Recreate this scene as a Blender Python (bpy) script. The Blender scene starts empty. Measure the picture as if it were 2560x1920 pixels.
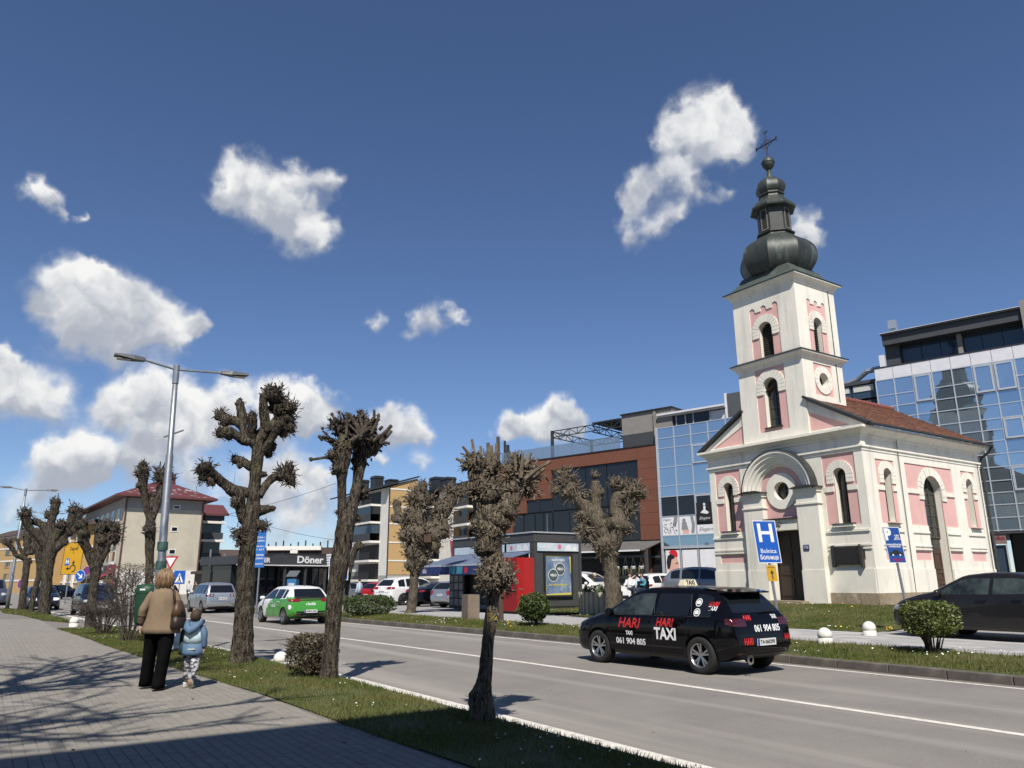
import bpy, bmesh, math, random
import numpy as np
from mathutils import Vector, Matrix, noise
from mathutils.geometry import tessellate_polygon
from mathutils.bvhtree import BVHTree
R=math.radians
sc=bpy.context.scene
C=sc.collection
rnd=random.Random(7)

# ------------------------------------------------------------------ camera
F,PITCH,ROLL,CAMH=1900.0,R(14.5),R(-0.33),1.6
AZ=math.pi+math.atan((-45-1280)/(F/math.cos(PITCH)))
_fh=Vector((math.cos(AZ),math.sin(AZ),0)); _r0=Vector((_fh.y,-_fh.x,0)); _up=Vector((0,0,1))
_f=_fh*math.cos(PITCH)+_up*math.sin(PITCH); _u0=-_fh*math.sin(PITCH)+_up*math.cos(PITCH)
_r=_r0*math.cos(ROLL)+_u0*math.sin(ROLL); _u=-_r0*math.sin(ROLL)+_u0*math.cos(ROLL)
CAM=Vector((0,0,CAMH))
cd=bpy.data.cameras.new('camera'); cam=bpy.data.objects.new('camera',cd); C.objects.link(cam)
cd.sensor_width=36; cd.lens=36*F/2560; cd.clip_start=.1; cd.clip_end=3000
cam.matrix_world=Matrix(((_r.x,_u.x,-_f.x,CAM.x),(_r.y,_u.y,-_f.y,CAM.y),(_r.z,_u.z,-_f.z,CAM.z),(0,0,0,1)))
sc.camera=cam
def ray(px,py): return (_f*F+_r*(px-1280)-_u*(py-960)).normalized()
def gp(px,py,z=0.):            # the point of the horizontal plane z seen at a photo pixel
    d=ray(px,py); return CAM+d*((z-CAMH)/d.z)
def yp(px,py,Y): d=ray(px,py); return CAM+d*(Y/d.y)
def pp(px,py,p0,n): d=ray(px,py); return CAM+d*((Vector(p0)-CAM).dot(n)/d.dot(n))
def rz(px,D,z=0.):             # point of pixel column px (at the horizon) D metres ahead of the camera
    l=D*(px-1280)/(F/math.cos(PITCH)); p=_fh*D+_r0*l; return Vector((p.x,p.y,z))

# ------------------------------------------------------------------ sky, clouds, sun, exposure
SUN_EL,SH_AZ=R(50),R(148)      # elevation; direction in which shadows fall
sund=Vector((-math.cos(SH_AZ)*math.cos(SUN_EL),-math.sin(SH_AZ)*math.cos(SUN_EL),math.sin(SUN_EL)))
w=bpy.data.worlds.new('World'); sc.world=w; w.use_nodes=True
N=w.node_tree.nodes; L=w.node_tree.links; N.clear()
def nd(t,**k):
    n=N.new(t)
    for a,b in k.items(): setattr(n,a,b)
    return n
sky=nd('ShaderNodeTexSky',sky_type='NISHITA',sun_disc=False,sun_elevation=SUN_EL,sun_rotation=math.atan2(sund.x,sund.y),altitude=900,air_density=1.0,dust_density=.0,ozone_density=4.0)
tc=nd('ShaderNodeTexCoord')
bg1=nd('ShaderNodeBackground'); bg1.inputs[1].default_value=.082
tn=nd('ShaderNodeMix',data_type='RGBA',blend_type='MULTIPLY'); tn.inputs['Factor'].default_value=1; L.new(sky.outputs[0],tn.inputs['A']); tn.inputs['B'].default_value=(.85,.885,1.0,1)
L.new(tn.outputs['Result'],bg1.inputs[0])
def noisev(scale,amt,det):
    n=nd('ShaderNodeTexNoise'); n.inputs['Scale'].default_value=scale; n.inputs['Detail'].default_value=det; n.inputs['Roughness'].default_value=.6
    L.new(tc.outputs['Generated'],n.inputs['Vector'])
    s=nd('ShaderNodeVectorMath',operation='SUBTRACT'); L.new(n.outputs['Color'],s.inputs[0]); s.inputs[1].default_value=(.5,.5,.5)
    m=nd('ShaderNodeVectorMath',operation='SCALE'); L.new(s.outputs[0],m.inputs[0]); m.inputs['Scale'].default_value=amt
    return m
w1=noisev(11,.075,3); w2=noisev(46,.022,6)
w3=noisev(23,.030,3)
a0=nd('ShaderNodeVectorMath'); L.new(tc.outputs['Generated'],a0.inputs[0]); L.new(w3.outputs[0],a0.inputs[1])
a1=nd('ShaderNodeVectorMath'); L.new(a0.outputs[0],a1.inputs[0]); L.new(w1.outputs[0],a1.inputs[1])
a2=nd('ShaderNodeVectorMath'); L.new(a1.outputs[0],a2.inputs[0]); L.new(w2.outputs[0],a2.inputs[1])
g=bpy.data.node_groups.new('cloud_puff','ShaderNodeTree')
for nme,ty in (('V','NodeSocketVector'),('C','NodeSocketVector'),('K','NodeSocketFloat'),('W','NodeSocketVector'),('A','NodeSocketVector')):
    g.interface.new_socket(nme,in_out='INPUT',socket_type=ty)
for nme in ('A','V'): g.interface.new_socket(nme,in_out='OUTPUT',socket_type='NodeSocketVector')
gi=g.nodes.new('NodeGroupInput'); go=g.nodes.new('NodeGroupOutput')
def gn(t,op,*ins):
    n=g.nodes.new(t); n.operation=op
    for i,v in enumerate(ins):
        if isinstance(v,(int,float,tuple)): n.inputs[i].default_value=v
        else: g.links.new(v,n.inputs[i])
    return n
SM,VM='ShaderNodeMath','ShaderNodeVectorMath'
ln=gn(VM,'DISTANCE',gi.outputs['V'],gi.outputs['C'])
t=gn(SM,'MULTIPLY_ADD',ln.outputs['Value'],gi.outputs['K'],1.0); t.use_clamp=True
tt=gn(SM,'MULTIPLY',t.outputs[0],t.outputs[0])
acc=gn(VM,'MULTIPLY_ADD',tt.outputs[0],gi.outputs['W'],gi.outputs['A']).outputs[0]
g.links.new(acc,go.inputs['A'])
g.links.new(gn(VM,'MULTIPLY_ADD',acc,(1e-7,0,0),gi.outputs['V']).outputs[0],go.inputs['V'])
# clouds: (x, y, radius in display pixels of the photograph, density)
PUFF=[(72,402,40,.9),(95,425,42,1.0),(120,450,34,.8),(150,464,28,.7),(172,466,18,.6),
(515,395,62,1),(572,418,80,1.2),(612,452,74,1.1),(645,495,60,.9),(682,525,46,.8),(480,420,40,.8),(640,372,34,.55),(678,376,40,.6),(705,392,34,.6),(706,425,28,.55),
(108,622,62,1),(180,612,66,1.2),(250,640,78,1.2),(200,680,92,1.1),(285,692,82,1.1),(332,722,60,1),(165,702,72,.8),(355,745,44,.9),(262,740,62,.8),(215,590,40,1.2),(392,690,38,.75),(414,702,30,.7),(400,718,26,.5),
(-10,790,56,1.2),(25,782,40,1.2),(52,830,64,.8),(112,832,60,.6),(62,885,54,.6),(132,902,48,.6),(20,870,64,.7),(-40,840,60,1),
(268,862,60,1.2),(325,856,62,1.3),(395,868,58,1.2),(228,902,46,1),(300,922,72,1),(400,925,62,1),(482,858,50,1.2),(455,912,62,1),(522,880,42,1),(562,872,54,1.1),(360,935,62,.9),(600,930,50,.7),
(650,868,50,1.2),(692,880,44,1.1),(622,880,52,1.1),(682,912,40,1),(595,902,54,1),
(830,892,34,.9),(870,918,52,1.1),(908,932,38,.9),(840,932,48,.9),(798,918,40,.8),
(150,962,46,1.2),(110,992,56,1.1),(180,998,52,1.1),(90,1012,42,.9),(140,1022,62,.9),(205,1010,34,.9),
(320,1000,64,.6),(262,1012,54,.7),(420,1012,64,.6),(560,1022,64,.6),(640,1008,54,.9),(622,1062,64,.6),(690,1092,64,.7),(560,1082,54,.5),(702,1042,44,.8),(640,1122,44,.5),(600,1152,64,.4),(702,1162,54,.4),(810,1000,24,.8),(900,1003,32,.5),(480,1060,70,.4),(60,1060,80,.35),(20,1110,80,.3),(800,1120,60,.3),
(1108,914,38,1.1),(1150,908,46,1.2),(1202,892,42,1.3),(1232,918,38,1.1),(1170,930,46,1),(1085,932,28,.9),(1258,935,26,.8),
(905,690,32,.7),(945,684,34,.7),(985,678,32,.8),(1008,690,24,.6),(817,690,24,.6),
(1448,262,48,1),(1490,280,64,1.1),(1540,246,66,1.2),(1582,258,54,1.1),(1592,298,38,.9),(1530,300,62,1),(1440,300,38,.7),(1462,350,48,.7),(1420,382,48,.7),(1368,412,46,.75),(1350,450,42,.75),(1380,495,48,.75),(1432,470,46,.7),(1475,458,32,.7),(1492,400,50,.7),(1540,418,36,.55),(1574,434,26,.5),
(1738,486,50,.9),(1768,500,36,.8),(1715,505,36,.7),(1632,522,22,.5)]
A=None; V=a2.outputs[0]
for x,y,r,wgt in PUFF:
    n=nd('ShaderNodeGroup'); n.node_tree=g
    c=ray(x*1.1573,y*1.1573); rr=r*1.1573/F*(1.52 if y>540 else 1.44)*_f.dot(c); L.new(V,n.inputs['V']); n.inputs['C'].default_value=c
    n.inputs['K'].default_value=-1/rr; n.inputs['W'].default_value=(wgt,wgt/rr,wgt*c.z/rr); n.inputs['A'].default_value=(0,0,0)
    if A: L.new(A,n.inputs['A'])
    A,V=n.outputs['A'],n.outputs['V']
sx=nd('ShaderNodeSeparateXYZ'); L.new(A,sx.inputs[0]); A=sx.outputs[0]
sz=nd('ShaderNodeSeparateXYZ'); L.new(a2.outputs[0],sz.inputs[0])
def mm(op,*ins,clamp=False):
    n=nd('ShaderNodeMath',operation=op,use_clamp=clamp)
    for i,v in enumerate(ins):
        if isinstance(v,(int,float)): n.inputs[i].default_value=v
        else: L.new(v,n.inputs[i])
    return n.outputs[0]
def smooth(v,lo,hi):
    n=nd('ShaderNodeMapRange',interpolation_type='SMOOTHSTEP'); L.new(v,n.inputs[0]); n.inputs[1].default_value=lo; n.inputs[2].default_value=hi
    return n.outputs[0]
H=mm('SUBTRACT',mm('MULTIPLY',sz.outputs[2],sx.outputs[1]),sx.outputs[2])
mask=smooth(A,.05,.66)
dn=nd('ShaderNodeTexNoise'); dn.inputs['Scale'].default_value=24; dn.inputs['Detail'].default_value=5; L.new(a1.outputs[0],dn.inputs['Vector'])
hh=mm('ADD',mm('DIVIDE',H,mm('MAXIMUM',A,.02)),mm('MULTIPLY',mm('SUBTRACT',dn.outputs['Fac'],.5),1.6))
lit=smooth(hh,-.38,.50)
cc=nd('ShaderNodeMix',data_type='RGBA'); L.new(lit,cc.inputs['Factor']); cc.inputs['A'].default_value=(.42,.455,.53,1); cc.inputs['B'].default_value=(.93,.93,.92,1)
bg2=nd('ShaderNodeBackground'); bg2.inputs[1].default_value=.80; L.new(cc.outputs['Result'],bg2.inputs[0])
mx=nd('ShaderNodeMixShader'); L.new(mask,mx.inputs[0]); L.new(bg1.outputs[0],mx.inputs[1]); L.new(bg2.outputs[0],mx.inputs[2])
wo=nd('ShaderNodeOutputWorld'); L.new(mx.outputs[0],wo.inputs[0])
w.cycles.sampling_method='NONE'
sl=bpy.data.lights.new('sun','SUN'); sl.energy=5.0; sl.angle=R(.55); sl.color=(1,.94,.86)
so=bpy.data.objects.new('sun',sl); C.objects.link(so); so.rotation_euler=sund.to_track_quat('Z','Y').to_euler()
vs=sc.view_settings; vs.view_transform='Standard'; vs.look='None'; vs.exposure=.32; vs.gamma=1; vs.use_curve_mapping=False
sc.cycles.max_bounces=6; sc.cycles.diffuse_bounces=3; sc.cycles.glossy_bounces=4; sc.cycles.transmission_bounces=4; sc.cycles.caustics_reflective=False; sc.cycles.caustics_refractive=False

# ------------------------------------------------------------------ materials
MC={}
def mat(name,c1,c2=None,sc_=6.,rough=.75,metal=0.,bump=0.,bsc=60.,spec=.4,coat=0.,lo=.35,hi=.65,stretch=None,det=6,c3=None,sc3=1.,lo3=.55,hi3=.75,streak=None):
    if name in MC: return MC[name]
    m=bpy.data.materials.new(name); m.use_nodes=True; n=m.node_tree.nodes; l=m.node_tree.links; b=n['Principled BSDF']
    b.inputs['Roughness'].default_value=rough; b.inputs['Metallic'].default_value=metal; b.inputs['Specular IOR Level'].default_value=spec
    b.inputs['Coat Weight'].default_value=coat; b.inputs['Coat Roughness'].default_value=.04
    b.inputs['Base Color'].default_value=(*c1,1)
    t=n.new('ShaderNodeTexCoord'); vec=t.outputs['Object']
    if stretch:
        mp=n.new('ShaderNodeMapping'); mp.inputs['Scale'].default_value=stretch; l.new(vec,mp.inputs[0]); vec=mp.outputs[0]
    def nz(s,d=det):
        x=n.new('ShaderNodeTexNoise'); x.inputs['Scale'].default_value=s; x.inputs['Detail'].default_value=d; x.inputs['Roughness'].default_value=.62; l.new(vec,x.inputs['Vector']); return x.outputs['Fac']
    def mr(v,a,z):
        x=n.new('ShaderNodeMapRange'); l.new(v,x.inputs[0]); x.inputs[1].default_value=a; x.inputs[2].default_value=z; return x.outputs[0]
    col=None
    if c2:
        x=n.new('ShaderNodeMix'); x.data_type='RGBA'; l.new(mr(nz(sc_),lo,hi),x.inputs['Factor']); x.inputs['A'].default_value=(*c1,1); x.inputs['B'].default_value=(*c2,1); col=x.outputs['Result']
    if c3:
        x=n.new('ShaderNodeMix'); x.data_type='RGBA'; l.new(mr(nz(sc3,3),lo3,hi3),x.inputs['Factor'])
        if col: l.new(col,x.inputs['A'])
        else: x.inputs['A'].default_value=(*c1,1)
        x.inputs['B'].default_value=(*c3,1); col=x.outputs['Result']
    if streak:
        mp=n.new('ShaderNodeMapping'); mp.inputs['Scale'].default_value=streak[1]; l.new(t.outputs['Object'],mp.inputs[0])
        y=n.new('ShaderNodeTexNoise'); y.inputs['Scale'].default_value=1; y.inputs['Detail'].default_value=6; l.new(mp.outputs[0],y.inputs['Vector'])
        x=n.new('ShaderNodeMix'); x.data_type='RGBA'; l.new(mr(y.outputs['Fac'],streak[2],streak[3]),x.inputs['Factor'])
        if col: l.new(col,x.inputs['A'])
        else: x.inputs['A'].default_value=(*c1,1)
        x.inputs['B'].default_value=(*streak[0],1); col=x.outputs['Result']
    if col: l.new(col,b.inputs['Base Color'])
    if bump:
        x=n.new('ShaderNodeBump'); x.inputs['Strength'].default_value=bump; x.inputs['Distance'].default_value=.02; l.new(nz(bsc,4),x.inputs['Height']); l.new(x.outputs[0],b.inputs['Normal'])
    MC[name]=m; return m
def glass(name,col,rough=.02,metal=.0,spec=.8,wob=.0,wsc=1.5):
    m=mat(name,col,rough=rough,metal=metal,spec=spec,bump=wob,bsc=wsc); return m

# ------------------------------------------------------------------ helpers
def tag(o,label=None,cat=None,group=None,kind=None):
    if label: o['label']=label
    if cat: o['category']=cat
    if group: o['group']=group
    if kind: o['kind']=kind
    return o
def thing(name,label,cat,loc=(0,0,0),rot=0,group=None):
    o=bpy.data.objects.new(name,None); C.objects.link(o); o.location=loc; o.rotation_euler=(0,0,rot); o.empty_display_size=.2
    return tag(o,label,cat,group)
def mobj(name,verts,faces,m,parent=None,smooth=False,kind=None,me=None):
    if me is None:
        me=bpy.data.meshes.new(name)
        me.from_pydata([tuple(v) for v in verts],[],faces)
        for x in (m if isinstance(m,(list,tuple)) else [m]): me.materials.append(x)
        if smooth: me.polygons.foreach_set('use_smooth',[True]*len(me.polygons))
        me.update()
    o=bpy.data.objects.new(name,me); C.objects.link(o)
    if parent: o.parent=parent
    if kind: o['kind']=kind
    return o
class MB:
    def __init__(s): s.v=[]; s.f=[]
    def add(s,vs,fs):
        k=len(s.v); s.v+= [Vector(v) for v in vs]; s.f+=[tuple(i+k for i in f) for f in fs]; return s
    def box(s,lo,hi):
        x0,y0,z0=lo; x1,y1,z1=hi
        return s.add([(x0,y0,z0),(x1,y0,z0),(x1,y1,z0),(x0,y1,z0),(x0,y0,z1),(x1,y0,z1),(x1,y1,z1),(x0,y1,z1)],[(0,3,2,1),(4,5,6,7),(0,1,5,4),(1,2,6,5),(2,3,7,6),(3,0,4,7)])
    def bar(s,a,b,wd,ht,up=(0,0,1)):
        a=Vector(a); b=Vector(b); d=(b-a).normalized(); up=Vector(up)
        if abs(d.dot(up))>.98: up=Vector((1,0,0))
        x=d.cross(up).normalized()*(wd/2); y=x.cross(d).normalized()*(ht/2)
        return s.add([a-x-y,a+x-y,a+x+y,a-x+y,b-x-y,b+x-y,b+x+y,b-x+y],[(0,1,2,3),(7,6,5,4),(0,4,5,1),(1,5,6,2),(2,6,7,3),(3,7,4,0)])
    def tube(s,pts,rad,n=8,cap=True,nz=0.,ns=3.,seed=0,rg=0.):
        pts=[Vector(p) for p in pts]; m=len(pts)
        if not isinstance(rad,(list,tuple)): rad=[rad]*m
        k=len(s.v); ref=Vector((0.31,0.7,0.2)).normalized()
        for i in range(m):
            d=(pts[min(i+1,m-1)]-pts[max(i-1,0)]).normalized()
            x=d.cross(ref)
            if x.length<.2: x=d.cross(Vector((1,0,0)))
            x.normalize(); y=d.cross(x)
            for j in range(n):
                a=2*math.pi*j/n; o=x*math.cos(a)+y*math.sin(a); r=rad[i]
                if nz: r*=1+nz*noise.noise((pts[i]+o*r)*ns+Vector((seed*7.3,0,0)))*1.6
                if rg: r*=1+rg*(noise.noise(Vector((math.cos(a)*3.6,math.sin(a)*3.6,i*.22+seed*3.1)))+.7*noise.noise(Vector((math.cos(a)*8,math.sin(a)*8,i*.5+seed))))
                s.v.append(pts[i]+o*r)
        for i in range(m-1):
            for j in range(n):
                a=k+i*n+j; b=k+i*n+(j+1)%n; s.f.append((a,b,b+n,a+n))
        if cap:
            s.f.append(tuple(k+j for j in range(n))[::-1]); s.f.append(tuple(k+(m-1)*n+j for j in range(n)))
        return s
    def lathe(s,prof,n=16,c=(0,0,0),sq=1.,rot=0.,cap=False):
        k=len(s.v); c=Vector(c)
        for r,z in prof:
            for j in range(n):
                a=2*math.pi*(j+rot)/n; s.v.append(c+Vector((r*math.cos(a),r*math.sin(a)*sq,z)))
        for i in range(len(prof)-1):
            for j in range(n):
                a=k+i*n+j; b=k+i*n+(j+1)%n; s.f.append((a,b,b+n,a+n))
        if cap:
            s.f.append(tuple(k+j for j in range(n))[::-1]); q=k+(len(prof)-1)*n; s.f.append(tuple(q+j for j in range(n)))
        return s
    def prism(s,poly,z0,z1,holes=()):
        return s.plate(poly,holes,z0,z1,lambda u,v,d:Vector((u,v,d)),flip=True)
    def plate(s,outer,holes,d0,d1,M,flip=False):
        # polygon with holes: face at depth d0 (front), rim walls back to d1
        loops=[list(outer)]+[list(h) for h in holes]; idx=[]; k=len(s.v)
        for lp in loops:
            ids=[]
            for u,v in lp: ids.append((len(s.v),len(s.v)+1)); s.v.append(M(u,v,d0)); s.v.append(M(u,v,d1))
            idx.append(ids)
        flat=[i for ids in idx for i in ids]
        tr=tessellate_polygon([[Vector((u,v,0)) for u,v in lp] for lp in loops])
        for t in tr:
            s.f.append(tuple(flat[i][0] for i in t)); 
            if flip: s.f.append(tuple(flat[i][1] for i in t)[::-1])
        for ids in idx:
            for i in range(len(ids)):
                a,b=ids[i],ids[(i+1)%len(ids)]; s.f.append((a[0],b[0],b[1],a[1]))
        return s
    def xf(s,M):
        s.v=[M@v for v in s.v]; return s
    def build(s,name,m,parent=None,smooth=False,kind=None,fix=True):
        o=mobj(name,s.v,s.f,m,parent,smooth,kind)
        if fix and len(s.f)<60000:
            bm=bmesh.new(); bm.from_mesh(o.data); bmesh.ops.recalc_face_normals(bm,faces=bm.faces); bm.to_mesh(o.data); bm.free()
        return o
def arc(cx,cy,r,a0,a1,n): return [(cx+r*math.cos(R(a0+(a1-a0)*i/n)),cy+r*math.sin(R(a0+(a1-a0)*i/n))) for i in range(n+1)]
def arched(cx,hw,v0,v1,n=12): return [(cx-hw,v0),(cx+hw,v0)]+arc(cx,v1-hw,hw,0,180,n)
def rect(u0,u1,v0,v1): return [(u0,v0),(u1,v0),(u1,v1),(u0,v1)]
def text_mb(body,size,bold=0.,shear=0.,align='CENTER',ext=.0,wfit=None):
    cu=bpy.data.curves.new('lettering','FONT'); cu.body=body; cu.size=size; cu.offset=bold; cu.shear=shear; cu.align_x=align; cu.align_y='CENTER'; cu.extrude=ext; cu.resolution_u=3
    o=bpy.data.objects.new('lettering',cu); C.objects.link(o)
    me=bpy.data.meshes.new_from_object(o.evaluated_get(bpy.context.evaluated_depsgraph_get()))
    b=MB(); b.add([v.co.copy() for v in me.vertices],[tuple(p.vertices) for p in me.polygons])
    bpy.data.objects.remove(o); bpy.data.meshes.remove(me); bpy.data.curves.remove(cu)
    if wfit and b.v:
        x0=min(v.x for v in b.v); x1=max(v.x for v in b.v); k=wfit/max(x1-x0,1e-4); b.v=[Vector((v.x*k,v.y,v.z)) for v in b.v]
    return b
def letters(body,size,m,parent,M,bold=0.,shear=0.,ext=.002,name='lettering',align='CENTER',wfit=None):
    b=text_mb(body,size,bold,shear,align,ext,wfit); b.v=[M@v for v in b.v]
    return b.build(name,m,parent,fix=False)
def frame_xz(o,xd,n):          # matrix for flat print: local x along xd, local y up, facing n
    xd=Vector(xd).normalized(); n=Vector(n).normalized(); y=n.cross(xd); o=Vector(o)
    return Matrix(((xd.x,y.x,n.x,o.x),(xd.y,y.y,n.y,o.y),(xd.z,y.z,n.z,o.z),(0,0,0,1)))
# ------------------------------------------------------------------ base materials
M_asph=mat('asphalt',(.222,.206,.182),(.182,.17,.152),.8,.85,bump=.35,bsc=140,c3=(.30,.28,.25),sc3=34,lo3=.58,hi3=.70,streak=((.275,.257,.227),(.035,1.15,1),.5,.66))
M_asph2=mat('asphalt_pale',(.30,.29,.27),(.25,.24,.225),.8,.9,bump=.15,bsc=90)
M_line=mat('road_paint',(.66,.63,.56),(.36,.34,.30),9,.7,lo=.48,hi=.72)
M_pav=mat('paver_stone',(.238,.22,.19),(.20,.185,.16),3.5,.9,bump=.2,bsc=70,c3=(.26,.245,.215),sc3=1.2)
M_joint=mat('joint_sand',(.19,.175,.152),(.158,.146,.127),20,.95)
M_slab=mat('stone_slab',(.36,.355,.34),(.30,.295,.285),2.2,.85,bump=.1,bsc=60)
M_kerb=mat('kerb_concrete',(.115,.102,.088),(.08,.072,.064),5,.9,bump=.3,bsc=60,c3=(.15,.135,.115),sc3=2)
M_earth=mat('bare_earth',(.12,.10,.07),(.08,.09,.04),3,.95,bump=.4,bsc=30)
M_sod=mat('grass_ground',(.07,.09,.022),(.11,.10,.04),2.5,.95,bump=.6,bsc=60,c3=(.035,.055,.012),sc3=1.1)
def grassmat(name,a,b,c):
    m=mat(name,a,rough=.6,spec=.25); n=m.node_tree.nodes; l=m.node_tree.links; p=n['Principled BSDF']
    ge=n.new('ShaderNodeNewGeometry'); cr=n.new('ShaderNodeValToRGB'); e=cr.color_ramp.elements
    e[0].color=(*a,1); e[1].color=(*c,1); x=e.new(.5); x.color=(*b,1); l.new(ge.outputs['Random Per Island'],cr.inputs[0])
    t=n.new('ShaderNodeTexCoord'); nn=n.new('ShaderNodeTexNoise'); nn.inputs['Scale'].default_value=.9; nn.inputs['Detail'].default_value=4; l.new(t.outputs['Object'],nn.inputs['Vector'])
    mr=n.new('ShaderNodeMapRange'); l.new(nn.outputs['Fac'],mr.inputs[0]); mr.inputs[1].default_value=.35; mr.inputs[2].default_value=.68; mr.inputs[3].default_value=0; mr.inputs[4].default_value=.75
    mi=n.new('ShaderNodeMix'); mi.data_type='RGBA'; l.new(mr.outputs[0],mi.inputs['Factor']); l.new(cr.outputs[0],mi.inputs['A']); mi.inputs['B'].default_value=(.19,.17,.065,1); l.new(mi.outputs['Result'],p.inputs['Base Color'])
    tr=n.new('ShaderNodeBsdfTranslucent'); l.new(mi.outputs['Result'],tr.inputs[0]); ms=n.new('ShaderNodeMixShader'); ms.inputs[0].default_value=.3
    l.new(p.outputs[0],ms.inputs[1]); l.new(tr.outputs[0],ms.inputs[2]); l.new(ms.outputs[0],n['Material Output'].inputs[0]); return m
M_grass=grassmat('grass_blade',(.052,.088,.012),(.088,.125,.022),(.145,.16,.044))
M_white=mat('white_paint',(.72,.71,.67),(.62,.61,.57),8,.6)
M_steel=mat('galvanised_steel',(.34,.36,.38),(.27,.29,.31),12,.45,metal=.75)
M_dark=mat('dark_metal',(.018,.019,.021),(.028,.028,.030),6,.45)
M_black=mat('black_plastic',(.010,.010,.011),rough=.5)

# ------------------------------------------------------------------ terrain
def yo(x):
    t=max(0.,-12-x); return -.055*t*t/(t+4.) if t<1e9 else 0
def strip(name,m,y0,y1,z0,z1,x0,x1,step=1.5,kind='structure',off0=None,off1=None,parent=None):
    b=MB(); n=int((x1-x0)/step); vs=[]; fs=[]
    for i in range(n+1):
        x=x0+(x1-x0)*i/n; vs+=[(x,y0+yo(x),z0),(x,y1+yo(x),z1)]
    for i in range(n): fs.append((2*i,2*i+2,2*i+3,2*i+1))
    o=mobj(name,vs,fs,m,parent); o['kind']=kind; return o
gnd=mobj('ground',[(-900,-500,-.06),(500,-500,-.06),(500,900,-.06),(-900,900,-.06)],[(0,1,2,3)],M_asph2,kind='structure')
strip('road',M_asph,4.9,13.3,0,0,-75,45)
jn=mobj('road',[(-190,-30,-.004),(-74,-6,-.004),(-60,1.5,-.004),(-60,11,-.004),(-74,40,-.004),(-190,60,-.004)],[(0,1,2,3,4,5)],M_asph,kind='structure')
strip('gutter',mat('gutter_grit',(.15,.138,.12),(.20,.185,.16),7,.95,bump=.4,bsc=60,lo=.4,hi=.6,stretch=(.3,1,1)),13.075,13.262,.004,.004,-60,45); strip('gutter',mat('road_dust',(.27,.25,.21),(.22,.20,.17),6,.95,bump=.3,bsc=60,stretch=(.3,1,1)),4.96,5.31,.004,.004,-50,45)
strip('road_marking',M_line,9.2,9.34,.004,.004,-60,45); strip('road_marking',M_line,12.93,13.05,.004,.004,-60,45); strip('road_marking',M_line,5.32,5.53,.004,.004,-52,45)
# far side: verge, footway, forecourt
def zfar(x,y):
    z=.15+.13*min(1,max(0,(y-13.4)/1.7))
    if x<-30: z-=.13*min(1,(-30-x)/8)
    return z
def sheet(name,m,x0,x1,y0,y1,zf,nx,ny,kind='structure',dy=True):
    vs=[];fs=[]
    for i in range(nx+1):
        for j in range(ny+1):
            x=x0+(x1-x0)*i/nx; y=y0+(y1-y0)*j/ny; yy=y+(yo(x) if dy else 0); vs.append((x,yy,zf(x,y)))
    for i in range(nx):
        for j in range(ny):
            a=i*(ny+1)+j; fs.append((a,a+ny+1,a+ny+2,a+1))
    return mobj(name,vs,fs,m,kind=kind)
sheet('verge',M_sod,-60,40,13.4,15.15,lambda x,y:zfar(x,y)-.005,60,4)
pav2=sheet('pavement',M_joint,-62,40,15.15,18.7,lambda x,y:zfar(x,y)-.004,60,4)
def zlawn(x,y):
    a=min(1,max(0,(y-18.7)/6.8)); b=min(1,max(0,(x+30)/6)); b2=b
    return .28+.40*a*a*(3-2*a)*b2 - (.13*min(1,max(0,(-30-x)/8)))
fc=sheet('forecourt',M_asph2,-75,40,18.7,60,lambda x,y:zlawn(x,y)-(.06 if (-24.5<x<-11 or -33<x<-24.5) and 18.9<y<27 else .004),70,48)
sheet('lawn',M_sod,-23.8,-11.6,18.72,26.4,lambda x,y:zlawn(x,y)+.006,24,20,dy=False)
sheet('lawn',M_sod,-32.5,-24.9,19.3,24.5,lambda x,y:zlawn(x,y)+.02,8,6,dy=False)
# slabs of the far footway
def slab_me():
    b=MB(); w,h=.594,.394; b.add([(0,0,0),(w,0,0),(w,h,0),(0,h,0),(.004,.004,.012),(w-.004,.004,.012),(w-.004,h-.004,.012),(.004,h-.004,.012)],[(4,5,6,7),(0,1,5,4),(1,2,6,5),(2,3,7,6),(3,0,4,7)])
    return b
sl_b=slab_me(); sl_me=None; rest=MB(); cnt=0
sm=[M_slab,mat('stone_slab_pale',(.42,.415,.395),(.36,.355,.34),3,.85,bump=.1),mat('stone_slab_grey',(.32,.315,.305),(.28,.275,.265),3,.85,bump=.1)]
cells=[]
for i in range(-75,20):
    for j in range(8):
        x=i*.6; y=15.2+j*.42+ (.0); cells.append((x+(.3 if j%2 else 0),y))
cells.sort(key=lambda c:(c[0]+9)**2+(c[1]-16)**2)
sl_mes=[]
for m in sm:
    o=mobj('slab',sl_b.v,sl_b.f,m,pav2); sl_mes.append(o.data); bpy.data.objects.remove(o)
for k,(x,y) in enumerate(cells):
    z=zfar(x,y)-.004
    if k<300:
        o=mobj('slab',None,None,None,pav2,me=rnd.choice(sl_mes)); o.location=(x,y+yo(x),z+rnd.uniform(-.002,.002))
    else: rest.add([v+Vector((x,y+yo(x),z+rnd.uniform(-.002,.002))) for v in sl_b.v],sl_b.f)
rest.build('slabs',M_slab,pav2,kind='stuff',fix=False)
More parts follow.
